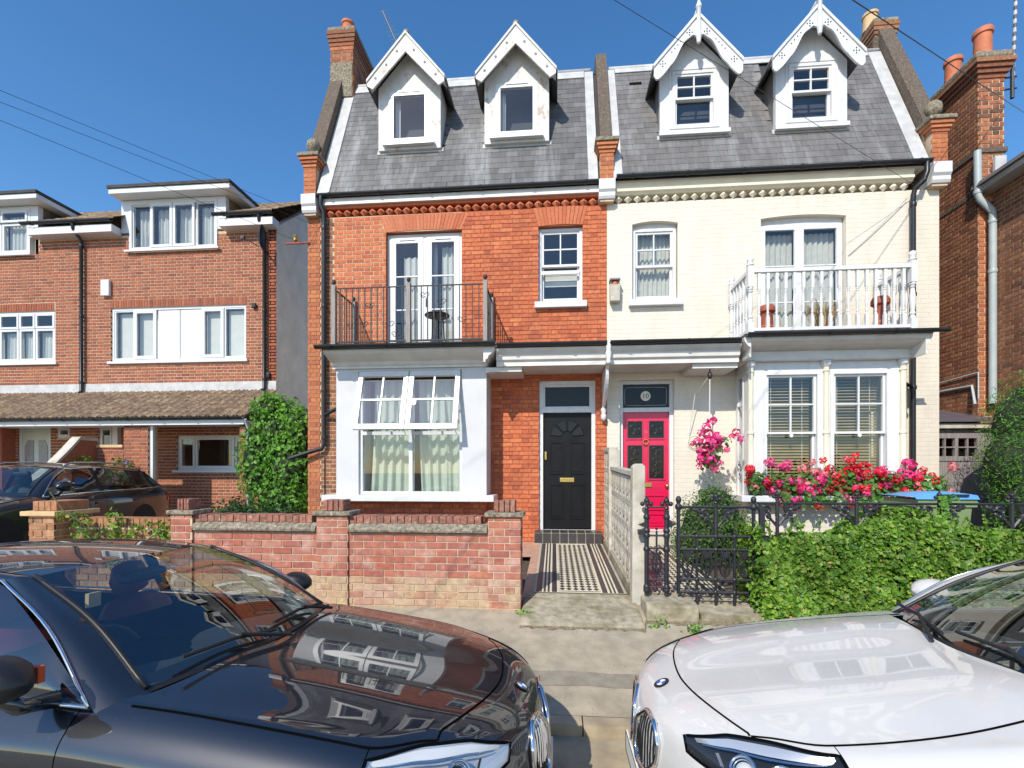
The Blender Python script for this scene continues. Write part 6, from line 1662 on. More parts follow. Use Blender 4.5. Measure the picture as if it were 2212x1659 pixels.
        s.hood = MB().grid(rows).build('bonnet', s.paint, R_, smooth=True)
        seam = [HP(s.LE(q * s.hv[0][1]) + .004, q, .001) for q in [j / 24 - 1 for j in range(49)]]
        for sg in (-1, 1):
            ed = [HP(s.LE(2) + (s.CW(2) - s.LE(2)) * i / 40, sg * 1.006, .001) for i in range(41)]
            MB().tube([tuple(p) for p in ed], .0048, 5).build('shut_line', 'shut_gap', R_)
        MB().tube([tuple(p) for p in seam], .0048, 5).build('shut_line', 'shut_gap', R_)
        s.panel('front_bumper', 0.0, L(s.LE, g * .2), -2.0, 2.0, 26, 40, pw=1.6)
        for sg in (-1, 1):
            s.panel('bumper_side', 0.0, -.62 + .002, sg * 2.0 if sg > 0 else -2.0, sg * 8, 110, 120, pw=1.3, hole=s.in_lamp)
            s.panel('front_wing', -.62 - .002, -1.74 + .002, (lambda x: sg * min(2.03, s.hw(x) - .06)), (lambda x: sg * 8), 26, 34)
            s.panel('front_door', -1.74 - .003, -2.93 + .003, sg * 2.7, sg * 8, 20, 24)
            s.panel('rear_door', -2.93 - .003, -3.88 + .003, sg * 2.7, sg * 8, 16, 24)
            s.panel('rear_wing', -3.88 - .003, -5.08, sg * 2.03, sg * 8, 24, 24)
            s.panel('sill_shoulder', -1.56, -4.0, sg * 2.0, sg * 2.72, 20, 5, 'car_plastic', off=-.001)
        cap = []
        for i in range(7):
            t = i / 6
            cap.append([Vector((0.004 * math.sin(t * 3.14), s.S(0, v).y * t, s.S(0, v).z if t > 0 else .60 - (.60 - .21) * abs(v) / 8)) for v in [k * .5 for k in range(17)]])
        MB().grid(cap).build('bumper_face', s.paint, R_, smooth=True)
        MB().grid([[Vector((p.x, -p.y, p.z)) for p in r] for r in cap]).build('bumper_face', s.paint, R_, smooth=True)
        if s.kind == 'saloon': s.panel('boot_lid', -4.15, -5.08, -2.0, 2.0, 20, 20)
        MB().box(-4.9, -.1, -.80, .80, .16, .20).build('underside', 'car_plastic', R_)
        for x in (-.90, -3.92):
            for sg in (-1, 1):
                w = empty('wheel', (0, 0, 0)); w.parent = R_
                MB().lathe([(.22, -.11), (.325, -.115), (.345, -.09), (.345, .09), (.325, .115), (.22, .11)], x, sg * .83, .345, 28, axis='y').build('tyre', 'tyre', w, smooth=True, auto=40)
                rm = MB().lathe([(.04, .11), (.22, .105), (.235, .115), (.235, .0), (.04, .0)], 0, 0, 0, 24, axis='y')
                rm2 = MB(); rm2.add([(x + p[0], sg * (.83 + p[1]), .345 + p[2]) for p in rm.v], rm.f); rm2.build('rim', 'alloy', w, smooth=True, auto=30)
                MB().lathe([(.385, -.2), (.385, .0)], x, sg * .955, .345, 28, axis='y').build('wheel_arch', 'rubber', R_)
    def greenhouse(s):
        k = s.wide; R_ = s.root
        xb0, xb1 = s.cowl[0] - .035, s.cowl[1] - .035
        ws_b = [(xb1, -.715 * k, .978), (xb1 + (xb0 - xb1) * .78, -.36 * k, 1.006), (xb0, 0, 1.008), (xb1 + (xb0 - xb1) * .78, .36 * k, 1.006), (xb1, .715 * k, .978)]
        dx = s.cowl[1] + 1.56
        ws_t = [(-2.32 + dx, -.555 * k, 1.385), (-2.22 + dx, -.28 * k, 1.418), (-2.19 + dx, 0, 1.428), (-2.22 + dx, .28 * k, 1.418), (-2.32 + dx, .555 * k, 1.385)]
        s.ws = s.ruled('windscreen', ws_b, ws_t, 30, 16, 'car_glass', bulge=(.03, 0, .03))
        # black frit band round the glass and the cowl tray
        s.ruled('frit_band', [tuple(Vector(p) + Vector((.02, 0, -.012))) for p in ws_b], [tuple(Vector(p).lerp(Vector(q), .09) + Vector((.004, 0, -.004))) for p, q in zip(ws_b, ws_t)], 30, 3, 'car_plastic')
        s.ruled('cowl_tray', [(p[0] + .05, p[1] * 1.02, p[2] - .035) for p in ws_b], [(p[0] - .01, p[1], p[2] - .012) for p in ws_b], 24, 3, 'rubber')
        est = s.kind == 'estate'
        rx = -4.35 if est else -3.55
        rt_b = [(rx, -.53 * k, 1.375), (rx - .03, 0, 1.425), (rx, .53 * k, 1.375)]
        mid = [(-2.9, -.57 * k, 1.43), (-2.9, -.28 * k, 1.462), (-2.88, 0, 1.472), (-2.9, .28 * k, 1.462), (-2.9, .57 * k, 1.43)]
        if est: mid = [(x - .2, y, z) for x, y, z in mid]
        s.ruled('roof', ws_t, mid, 24, 10, s.paint, bulge=(0, 0, .008)); s.ruled('roof', mid, [rt_b[0], tuple(Vector(rt_b[0]).lerp(Vector(rt_b[1]), .55) + Vector((0, 0, .01))), rt_b[1], tuple(Vector(rt_b[2]).lerp(Vector(rt_b[1]), .55) + Vector((0, 0, .01))), rt_b[2]], 24, 10, s.paint, bulge=(0, 0, .012))
        for sg in (-1, 1):
            A0, A1 = Vector((ws_b[0][0], sg * .715 * k, .978)), Vector((ws_t[0][0], sg * .555 * k, 1.385))
            B0, B1 = Vector((-1.70 + dx * .8, sg * .85 * k, .958)), Vector((-2.40 + dx, sg * .615 * k, 1.375))
            Am = A0.lerp(A1, .5) + Vector((.03, 0, .028)); Bm = B0.lerp(B1, .5) + Vector((.05, sg * .015, .045))
            rows = []
            a = A0 + Vector((.10, sg * .03, -.035)); b = B0 + Vector((.06, sg * .01, -.045))
            rows.append([a.lerp(b, q / 5) for q in range(6)])
            for i in range(13):
                t = i / 12
                a = crv([A0, Am, A1], t); b = crv([B0, Bm, B1], t)
                rows.append([a.lerp(b, q / 5) + Vector((0, sg * .014, .012)) * math.sin(q / 5 * 3.14) for q in range(6)])
            MB().grid(rows).build('a_pillar', s.paint, R_, smooth=True)
            MB().tube([tuple(r[0] + Vector((.002, 0, .004))) for r in rows[1:]], .011, 6).build('screen_seal', 'car_plastic', R_, smooth=True)
            # roof edge
            C2 = Vector((rx + (.0 if est else -.0), sg * .585 * k, 1.35)); top_a = [A1, Vector((mid[0][0], sg * .57 * k, 1.43)), Vector((rx, sg * .53 * k, 1.375))]; top_b = [B1, Vector((mid[0][0], sg * .635 * k, 1.405)), C2]
            s.ruled('cant_rail', [tuple(p) for p in top_a], [tuple(p) for p in top_b], 22, 4, s.paint, bulge=(0, sg * .008, .01))
            # side glass between belt and roof edge
            belt = [Vector((-1.70 + dx * .8, sg * .85 * k, .958)), Vector((-2.93, sg * .862 * k, .998)), Vector((-3.88, sg * .855 * k, 1.012)), Vector((-4.30 if not est else -4.55, sg * .83 * k, 1.03))]
            bx = [B0, B1]
            def top_at(x):
                pts = [crv(top_b, q / 30) for q in range(31)]
                if x > B1.x:
                    t = (B0.x - x) / (B0.x - B1.x); return crv([B0, Bm, B1], t)
                best = min(pts, key=lambda p: abs(p.x - x)); return best
            def belt_at(x):
                pts = [crv(belt, q / 40) for q in range(41)]
                return min(pts, key=lambda p: abs(p.x - x))
            spans = [('front_window', B0.x - .03, -2.87), ('rear_window_side', -2.97, -3.70 if not est else -3.80)]
            if est: spans.append(('quarter_window', -3.84, -4.42))
            for nm, xa, xb in spans:
                rows = []
                for i in range(19):
                    x = xa + (xb - xa) * i / 18
                    lo, hi = belt_at(x), top_at(x)
                    hi = Vector((x, hi.y, hi.z)); lo = Vector((x, lo.y, lo.z))
                    if est and x < -3.84:
                        f = (x + 3.84) / (-4.42 + 3.84); hi = lo.lerp(hi, max(0.04, 1 - f * .96))
                    rows.append([lo.lerp(hi, .015 + .96 * q / 6) + Vector((0, sg * .018 * math.sin(q / 6 * 3.14), 0)) for q in range(7)])
                MB().grid(rows).build(nm, 'car_glass', R_, smooth=True)
            # pillars behind the glass
            for xa, xb in ((-2.87, -2.97), (-3.70 if not est else -3.80, -3.78 if not est else -3.84)):
                rows = []
                for x in (xa, xb):
                    lo, hi = belt_at(x), top_at(x); rows.append([Vector((x, lo.y, lo.z)), Vector((x, hi.y, hi.z))])
                MB().grid(rows).build('b_pillar', 'car_plastic', R_)
            # rear pillar
            xe = -3.78 if not est else -4.42
            if est:
                rows = [[belt_at(-4.42) + Vector((0, 0, .0)), top_at(-3.9) + Vector((0, 0, -.02))], [Vector((-4.85, sg * .78 * k, 1.02)), Vector((rx, sg * .585 * k, 1.35))]]
                s.ruled('rear_pillar', [tuple(belt_at(-3.95)), tuple(belt_at(-4.4)), (-4.86, sg * .77 * k, 1.0)], [tuple(top_at(-3.86)), tuple(top_at(-4.2)), (rx - .12, sg * .57 * k, 1.33)], 12, 6, s.paint, bulge=(0, -sg * .012, 0))
            else:
                s.ruled('rear_pillar', [tuple(belt_at(-3.78)), tuple(belt_at(-4.1)), (-4.45, sg * .70 * k, 1.05)], [tuple(top_at(-3.50)), (rx - .02, sg * .56 * k, 1.36), (rx - .08, sg * .53 * k, 1.36)], 12, 6, s.paint, bulge=(0, sg * .01, 0))
            # bright trim along the belt and up the pillar
            tr = [crv(belt, q / 20) + Vector((0, sg * .008, .004)) for q in range(21)]
            MB().tube([tuple(p) for p in tr], .008, 6).build('belt_trim', 'chrome', R_, smooth=True)
            MB().tube([tuple(crv([B0, Bm, B1], q / 12) + Vector((0, sg * .01, .004))) for q in range(13)] + [tuple(crv(top_b, q / 14) + Vector((0, sg * .008, -.006))) for q in range(1, 15)], .007, 6).build('window_trim', 'chrome', R_, smooth=True)
            # door mirror
            farm = (sg > 0) == (s.paint == 'paint_black')
            mx = -1.86 + dx * 1.6 - (.10 if farm else 0); mz = 1.055 if farm else 1.115
            mi = empty('door_mirror', (0, 0, 0)); mi.parent = R_
            rows = []
            for i in range(11):
                t = i / 10; x = mx + .11 - .17 * t; sc = math.sin(min(t * 1.9, 1.57)) ** .6
                rows.append([Vector((x, sg * (1.035 + .10 * sc * math.copysign(abs(math.cos(a * .5236)) ** .65, math.cos(a * .5236))), mz + .080 * sc * math.copysign(abs(math.sin(a * .5236)) ** .7, math.sin(a * .5236)))) for a in range(13)])
            MB().grid(rows).build('mirror_shell', s.paint if s.paint != 'paint_black' else 'car_plastic', mi, smooth=True)
            MB().poly([tuple(p + Vector((.004, 0, 0))) for p in rows[-1][:-1]]).build('mirror_glass', 'chrome', mi)
            MB().tube([(mx + .02, sg * .86, .985), (mx + .0, sg * .97, 1.0), (mx - .02, sg * 1.02, mz - .05)], [.035, .028, .03], 8).build('mirror_arm', s.paint, mi, smooth=True)
            if s.paint == 'paint_black' and sg < 0: MB().box(mx + .05, mx - .02, sg * .925, sg * .95, 1.08, 1.14).build('orange_reflection', 'reflection_orange', mi)  # orange reflection at the mirror base, built as a coloured box
        if est:
            s.ruled('rear_screen', [(-4.86, -.70 * k, 1.02), (-4.93, 0, 1.03), (-4.86, .70 * k, 1.02)], [(rx - .13, -.55 * k, 1.34), (rx - .16, 0, 1.38), (rx - .13, .55 * k, 1.34)], 14, 6, 'car_glass')
            s.ruled('tailgate', [(-5.06, -.62, .72), (-5.09, 0, .72), (-5.06, .62, .72)], [(-4.86, -.70 * k, 1.02), (-4.93, 0, 1.03), (-4.86, .70 * k, 1.02)], 14, 6, s.paint)
            s.ruled('spoiler', [(rx, -.53 * k, 1.38), (rx - .03, 0, 1.43), (rx, .53 * k, 1.38)], [(rx - .16, -.55 * k, 1.355), (rx - .20, 0, 1.40), (rx - .16, .55 * k, 1.355)], 14, 3, s.paint)
            s.ruled('load_cover', [(-4.0, -.75, 1.03), (-4.0, 0, 1.03), (-4.0, .75, 1.03)], [(-4.9, -.7, 1.04), (-4.93, 0, 1.04), (-4.9, .7, 1.04)], 10, 4, s.paint)
            for sg in (-1, 1):
                MB().tube([(-2.45, sg * .56, 1.425), (-2.6, sg * .565, 1.47), (-3.2, sg * .565, 1.485), (-4.0, sg * .56, 1.46), (-4.2, sg * .555, 1.41)], .015, 6).build('roof_rail', 'alloy', R_, smooth=True)
                s.panel('tail_light', -4.76, -5.04, sg * 3.6, sg * 5.4, 10, 8, 'lamp_red', off=.008)
        else:
            s.ruled('rear_screen', [(-4.42, -.66 * k, 1.06), (-4.50, 0, 1.075), (-4.42, .66 * k, 1.06)], [(rx - .02, -.52 * k, 1.37), (rx - .05, 0, 1.42), (rx - .02, .52 * k, 1.37)], 14, 8, 'car_glass', bulge=(-.02, 0, .03))
            for sg in (-1, 1): s.panel('tail_light', -4.72, -5.03, sg * 3.0, sg * 4.9, 10, 8, 'lamp_red', off=.008)
    def cabin(s, leather='maroon_leather'):
        R_ = s.root
        xb = s.cowl[1]
        dash = [[(xb - .03 - .02 * 0, -.70, .985), (xb + .10, 0, 1.0), (xb - .03, .70, .985)], [(xb - .45, -.74, .965), (xb - .42, 0, .985), (xb - .45, .74, .965)]]
        s.ruled('dashboard', dash[0], dash[1], 16, 6, 'dash_plastic', bulge=(0, 0, .02))
        s.ruled('dashboard', dash[1], [(xb - .50, -.74, .55), (xb - .48, 0, .55), (xb - .50, .74, .55)], 16, 3, 'dash_plastic')
        MB().box(-4.3, xb - .4, -.78, .78, .22, .30).build('cabin_floor', 'car_plastic', R_)
        for sg in (-1, 1):
            y = sg * .37
            def slab(nm, pts, w, parent=None):
                mb = MB(); n = len(pts); rows = []
                for (x, z, t, hw) in pts:
                    rows.append([Vector((x + t * math.cos(a * .524) * .5, y + hw * math.copysign(abs(math.sin(a * .524)) ** .55, math.sin(a * .524)), z + t * math.cos(a * .524) * .35)) for a in range(13)])
                mb.grid(rows); return mb.build(nm, leather, R_, smooth=True)
            slab('seat_back', [(-2.45, .50, .02, .20), (-2.48, .55, .16, .25), (-2.60, .80, .16, .27), (-2.70, 1.00, .15, .25), (-2.74, 1.07, .10, .17), (-2.75, 1.09, .01, .05)], .25)
            slab('headrest', [(-2.73, 1.10, .01, .05), (-2.73, 1.12, .10, .11), (-2.75, 1.20, .11, .13), (-2.77, 1.28, .08, .10), (-2.78, 1.30, .01, .03)], .12)
            MB().box(-2.45, -1.95, y - .26, y + .26, .45, .58).build('seat_cushion', leather, R_, bevel=.04)
        MB().box(-3.75, -3.55, -.68, .68, .55, 1.05).build('rear_seat', leather, R_, bevel=.05)
        yw = -.37
        cxw = xb - .56
        st = [(cxw - .06 * math.sin(a * .3927), yw + .185 * math.cos(a * .3927), .935 + .17 * math.sin(a * .3927)) for a in range(16)]
        w = MB().tube(st, .016, 8, closed=True).build('steering_wheel', 'car_plastic', R_, smooth=True)
        MB().box(cxw - .02, cxw + .03, yw - .16, yw + .16, .91, .95).build('wheel_spoke', 'car_plastic', w)
        MB().box(xb - .78, xb - .70, -.13, .13, 1.26, 1.33).build('rear_view_mirror', 'car_plastic', R_, bevel=.02)
    def face(s, slats=9, slat_m='chrome', kid=((.03, .05, .15, .27, .335, .32, .22, .09), (.42, .62, .715, .72, .63, .50, .40, .385))):
        """front end: twin grilles, round badge, lamps, plate"""
        R_ = s.root
        smp = []
        for i in range(40):
            x = -.16 * (i / 39) ** 1.8
            for j in range(61): smp.append(s.S(x, j / 60 * 8))
        def fx(y, z):
            y = abs(y)
            pin = s.S(0, 0)
            best = min(smp, key=lambda p: (p.y - y) ** 2 + (p.z - z) ** 2)
            d = math.hypot(best.y - y, best.z - z)
            return best.x if d < .035 else .003
        for sg in (-1, 1):
            gr = empty('grille', (0, 0, 0)); gr.parent = R_
            ys, zs = kid
            loop = [(fx(y, z) + .014, sg * y, z) for y, z in zip(ys, zs)]
            fine = []
            for q in range(len(loop)):
                a, b = Vector(loop[q]), Vector(loop[(q + 1) % len(loop)])
                for t in (.12, .5, .88): fine.append(tuple(a.lerp(b, t)))
            MB().tube(fine, .013, 8, closed=True).build('grille_frame', 'chrome', gr, smooth=True)
            yc_, zc_ = sum(ys) / len(ys), sum(zs) / len(zs)
            mb = MB(); cpt = Vector((fx(yc_, zc_) - .03, sg * yc_, zc_))
            P_ = [Vector(p) - Vector((.022, 0, 0)) for p in fine]
            mb.add([cpt] + P_, [(0, i + 1, (i + 1) % len(P_) + 1) for i in range(len(P_))]); mb.build('grille_back', 'lamp_dark', gr)
            import itertools
            for k in range(slats):
                y = min(ys) + (max(ys) - min(ys)) * (k + .8) / (slats + .6)
                zz = []
                for q in range(len(ys)):
                    y0, y1, z0, z1 = ys[q], ys[(q + 1) % len(ys)], zs[q], zs[(q + 1) % len(ys)]
                    if (y0 - y) * (y1 - y) <= 0 and abs(y1 - y0) > 1e-6: zz.append(z0 + (z1 - z0) * (y - y0) / (y1 - y0))
                if len(zz) < 2: continue
                za, zb = min(zz), max(zz)
                if zb - za < .04: continue
                n = 7; path = [(fx(y, za + (zb - za) * i / n) + .002, sg * y, za + (zb - za) * i / n) for i in range(n + 1)]
                MB().tube(path, .006, 4).build('slat', slat_m, gr)
            # lamps
            lm = empty('headlight', (0, 0, 0)); lm.parent = R_
            vt = lambda x: sg * s.lamp_v(x)[0]
            vb = lambda x: sg * s.lamp_v(x)[1]
            def vf(f): return lambda x: vt(x) + (vb(x) - vt(x)) * f
            dark = s.light_dark
            bowl = lambda d: (lambda a, b: -.004 - d * min(1, 5 * min(a, 1 - a, 1.2 * b, 1 - b)))
            X0, X1 = -.13, -.615
            s.panel('lamp_housing', X0, X1, vt, vb, 40, 16, 'lamp_dark' if dark else 'lamp_silver', off=bowl(.045), parent=lm)
            s.panel('lamp_brow', X0 - .03, X1 + .02, vf(.05), vf(.20), 30, 5, 'lamp_white' if not dark else 'lamp_silver', off=lambda a, b: -.006 - .012 * b, parent=lm)
            s.panel('lamp_blade', X0 - .05, X1 + .04, vf(.25), vf(.29), 30, 3, 'chrome', off=-.010, parent=lm)
            for xa_, xb_ in ((-.17, -.22), (-.47, -.55)):
                s.panel('lamp_cell', xa_, xb_, vf(.36), vf(.80), 8, 8, 'lamp_silver' if dark else 'lamp_dark', off=lambda a, b: -.028 - .014 * math.sin(a * 3.14), parent=lm)
            for xx, r in ((-.285, .045), (-.40, .048)):
                v = vf(.60)(xx); p = s.S(xx, v); n = s.N(xx, v)
                MB().ball(tuple(p - n * .045), r * .80, 18, 12).build('projector', 'lamp_white' if dark else 'dark_glass', lm, smooth=True)
                t1 = n.orthogonal().normalized(); t2 = n.cross(t1)
                for rr, hh, tr_ in ((r * 1.05, -.014, .006), (r * .86, -.024, .004)):
                    MB().tube([tuple(p + n * hh + (t1 * math.cos(a * .2618) + t2 * math.sin(a * .2618)) * rr) for a in range(24)], tr_, 6, closed=True).build('lamp_ring', 'chrome', lm, smooth=True)
            s.panel('lamp_cover', X0, X1, vt, vb, 30, 12, 'lamp_glass', off=.002, parent=lm)
            N_ = 40
            ed = [s.S(X0 + (X1 - X0) * q / N_, vt(X0 + (X1 - X0) * q / N_)) for q in range(N_ + 1)] + [s.S(X1 + (X0 - X1) * q / N_, vb(X1 + (X0 - X1) * q / N_)) for q in range(N_ + 1)]
            MB().tube([tuple(p) for p in ed], .0065, 6, closed=True).build('lamp_seal', 'shut_gap', lm, smooth=True)
        # badge
        p = s.S(-.125, 0); n = s.N(-.125, 0)
        bd = empty('bonnet_badge', (0, 0, 0)); bd.parent = R_
        t2 = Vector((0, 1, 0)); t1 = t2.cross(n).normalized()
        def disc(r0, r1, a0, a1, h, nm, m):
            mb = MB(); k = 16; pts = [p + n * h + (t1 * math.cos(a0 + (a1 - a0) * i / k) + t2 * math.sin(a0 + (a1 - a0) * i / k)) * r1 for i in range(k + 1)]
            if r0 > 0:
                pin = [p + n * h + (t1 * math.cos(a0 + (a1 - a0) * i / k) + t2 * math.sin(a0 + (a1 - a0) * i / k)) * r0 for i in range(k + 1)]
                mb.grid([pts, pin])
            else: mb.poly([p + n * h] + pts)
            mb.build(nm, m, bd)
        disc(0, .043, 0, 6.2832, .004, 'badge_rim', 'chrome'); disc(0, .040, 0, 6.2832, .0055, 'badge_ring', 'print_black'); disc(.026, .029, 0, 6.2832, .007, 'badge_line', 'chrome')
        for q in range(4): disc(0, .026, q * 1.5708, (q + 1) * 1.5708, .0068, 'badge_quarter', 'badge_blue' if q % 2 else 'badge_white')
    def wiper(s, side=1):
        R_ = s.root
        xb0, xb1 = s.cowl[0], s.cowl[1]
        for y0, y1 in ((-.06 * side, .46 * side), (-.60 * side, -.10 * side)):
            a = Vector((xb0 - .06 - .10 * (abs(y0) / .7) ** 2, y0, 1.07)); b = Vector((xb0 - .02 - .14 * (abs(y1) / .7) ** 2, y1, 1.045))
            MB().tube([tuple(a), tuple(a.lerp(b, .5) + Vector((.0, 0, .016))), tuple(b)], .009, 6).build('wiper_blade', 'rubber', R_)
            MB().tube([tuple(b + Vector((.07, .03 * side, -.03))), tuple(a.lerp(b, .55) + Vector((.01, 0, .03)))], .010, 6).build('wiper_arm', 'rubber', R_)

# the black saloon in the left foreground
c1 = Car('black_saloon', 'glossy black saloon car with chrome grilles and maroon seats, parked in the left foreground', 'paint_black')
c1.body(); c1.greenhouse(); c1.cabin(); c1.face(); c1.wiper(1)
MB().box(-2.12, -2.10, -.50, -.44, 1.235, 1.30).build('permit_holder', 'buff_clay', c1.root)
mb = MB().box(.016, .03, -.27, .27, .28, .39); mb.build('number_plate', 'plate_white', c1.root)
c1.root.scale = (.951,) * 3; c1.root.rotation_euler = (R(-1.7), 0, R(-1.6)); c1.root.location = (-.042, 2.364, .057)

# the white saloon on the right
c2 = Car('white_saloon', 'glossy white saloon car with dark grilles, parked in the right foreground', 'paint_white', cowl=(-1.56, -1.70), le=(-.225, -.36), light_dark=True, wide=.97, hv=((-.40, 2.08), (-.60, 2.30), (-1.7, 1.55)))
c2.body(); c2.greenhouse(); c2.cabin('dash_plastic'); c2.face(slats=9, slat_m='car_plastic', kid=((.03, .05, .14, .26, .315, .30, .21, .09), (.47, .62, .70, .695, .62, .52, .43, .42))); c2.wiper(1)
np_ = MB().box(.012, .024, -.26, .26, .27, .385).build('number_plate', 'plate_white', c2.root, bevel=.003)
mb = MB(); mb.frame(-.26, .26, .27, .385, .006, 0, .002)
fr = MB(); fr.add([(.0245 + p[1], p[0], p[2]) for p in mb.v], mb.f); fr.build('plate_border', 'print_black', np_)
text_mesh('plate_text', 'FE', .085, 'print_black', np_, (.026, .17, .327), (R(90), 0, R(90)), .001)
c2.root.scale = (.95,) * 3; c2.root.rotation_euler = (0, 0, R(180)); c2.root.location = (.42, 2.50, .05)

# the dark estate on the neighbour's drive
c3 = Car('dark_estate', 'dark estate car with chrome window trim on the driveway of the modern house', 'paint_dark', kind='estate')
c3.body(); c3.greenhouse(); c3.cabin('dash_plastic')
for sg in (-1, 1):
    for x in (-2.75, -3.7): MB().box(x - .09, x + .09, sg * .955, sg * .975, .80, .835).build('door_handle', 'paint_dark', c3.root, bevel=.008)
c3.root.scale = (.98, .98, 1.03)
c3.root.scale = (.921, .921, 1.03); c3.root.rotation_euler = (0, 0, R(-81.85)); c3.root.location = (-8.165, 4.96, .475)
# ================================================================ plants
def leafmat(name, ramp, trans=0.35, rough=0.45): return mat(name, None, ramp=ramp, rough=rough, var=0.24, nscale=3.2, trans=trans, spec=0.4)
leafmat('ivy_leaf', [(0.07, 0.165, 0.015), (0.12, 0.25, 0.022), (0.18, 0.35, 0.03), (0.05, 0.13, 0.014), (0.24, 0.41, 0.04), (0.30, 0.40, 0.07), (0.11, 0.24, 0.02), (0.08, 0.19, 0.018)])
leafmat('creeper_leaf', [(0.09, 0.24, 0.02), (0.14, 0.33, 0.03), (0.20, 0.42, 0.05), (0.07, 0.19, 0.02), (0.12, 0.29, 0.025)])
leafmat('dark_leaf', [(0.02, 0.06, 0.012), (0.035, 0.09, 0.015), (0.05, 0.12, 0.02), (0.03, 0.075, 0.014)])
leafmat('yew_leaf', [(0.05, 0.15, 0.015), (0.08, 0.22, 0.02), (0.13, 0.31, 0.03), (0.06, 0.17, 0.016)], trans=0.2)
leafmat('box_leaf', [(0.05, 0.12, 0.02), (0.08, 0.18, 0.03), (0.12, 0.24, 0.045), (0.06, 0.15, 0.025)])
leafmat('geranium_leaf', [(0.07, 0.19, 0.03), (0.11, 0.26, 0.05), (0.06, 0.15, 0.025), (0.14, 0.30, 0.06)])
leafmat('brown_leaf', [(0.40, 0.19, 0.06), (0.48, 0.27, 0.10), (0.33, 0.15, 0.05)], trans=.2)
leafmat('dry_leaf', [(0.55, 0.33, 0.14), (0.48, 0.24, 0.09), (0.60, 0.42, 0.20)], trans=.2)
leafmat('petal_pink', [(0.78, 0.03, 0.22), (0.85, 0.08, 0.32), (0.70, 0.02, 0.16), (0.88, 0.16, 0.40)], trans=.3)
leafmat('petal_red', [(0.75, 0.012, 0.03), (0.85, 0.03, 0.05), (0.65, 0.008, 0.03), (0.86, 0.05, 0.09)], trans=.3)
leafmat('petal_rose', [(0.85, 0.16, 0.20), (0.90, 0.30, 0.32), (0.80, 0.10, 0.14)], trans=.3)
leafmat('petal_purple', [(0.25, 0.10, 0.40), (0.35, 0.18, 0.5)], trans=.3)
mat('stem', (0.10, 0.085, 0.04), rough=.8, var=.2)
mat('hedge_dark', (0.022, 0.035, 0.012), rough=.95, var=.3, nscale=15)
mat('pot_black', (0.02, 0.02, 0.021), rough=.45, var=.05)

def add_leaf(mb, p, n, size, r, shape='oval'):
    """one folded leaf whose blade faces roughly along n"""
    n = Vector(n).normalized()
    up = Vector((r.uniform(-1, 1), r.uniform(-1, 1), r.uniform(-1.3, .6)))
    t = (up - n * up.dot(n))
    if t.length < .05: t = n.orthogonal()
    t.normalize(); s = n.cross(t)
    if shape == 'oval': o = [(0, 0, 0), (.32, .45, .10), (0, 1, -.05), (-.32, .45, .10)]; f = [(0, 1, 2), (0, 2, 3)]
    elif shape == 'needle': o = [(0, 0, 0), (.11, .5, .04), (0, 1, -.08), (-.11, .5, .04)]; f = [(0, 1, 2), (0, 2, 3)]
    elif shape == 'round': o = [(0, 0, 0), (.40, .15, .06), (.5, .6, .10), (.2, .95, .05), (-.2, .95, .05), (-.5, .6, .10), (-.40, .15, .06)]; f = [(0, 1, 2, 3), (0, 3, 4), (0, 4, 5, 6)]
    elif shape == 'petal': o = [(0, 0, 0), (.45, .6, .12), (.2, 1, .0), (-.2, 1, .0), (-.45, .6, .12)]; f = [(0, 1, 2, 3, 4)]
    else: o = [(0, 0, 0), (.48, .12, .06), (.22, .42, .03), (.42, .68, .07), (0, 1.05, -.06), (-.42, .68, .07), (-.22, .42, .03), (-.48, .12, .06)]; f = [(0, 1, 2, 3, 4), (0, 4, 5, 6, 7)]
    mb.add([p + (s * a + t * (b - .4) + n * c) * size for a, b, c in o], f)

def jit(n, k, r): return Vector(n) + Vector((r.gauss(0, k), r.gauss(0, k), r.gauss(0, k)))
SUNW = Vector((-.28, -.71, .64))
def foliage(name, parent, m, n, sampler, size, shape, seed, spread=.55):
    r = random.Random(seed); mb = MB()
    for _ in range(n):
        p, nn = sampler(r); add_leaf(mb, Vector(p), jit(nn, spread, r), r.uniform(*size), r, shape)
    return tag(mb.build(name, m, parent), kind='stuff')
def blobs(bl):
    """sampler over ellipsoids (centre, radii): leaves mostly in the outer shell"""
    vol = [b[3] * b[4] + b[4] * b[5] + b[3] * b[5] for b in bl]
    def f(r):
        b = r.choices(bl, vol)[0]
        d = Vector((r.gauss(0, 1), r.gauss(0, 1), r.gauss(0, 1))).normalized()
        q = r.uniform(.72, 1.05) if r.random() < .85 else r.uniform(.4, .8)
        return (b[0] + d.x * b[3] * q, b[1] + d.y * b[4] * q, b[2] + d.z * b[5] * q), Vector((d.x / b[3], d.y / b[4], d.z / b[5])).normalized() * .9 + SUNW * .25
    return f
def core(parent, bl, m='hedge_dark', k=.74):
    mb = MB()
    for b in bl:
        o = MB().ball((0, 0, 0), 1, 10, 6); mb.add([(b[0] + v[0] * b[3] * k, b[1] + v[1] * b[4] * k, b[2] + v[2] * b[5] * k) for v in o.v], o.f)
    return mb.build('inner_twigs', m, parent, smooth=True)

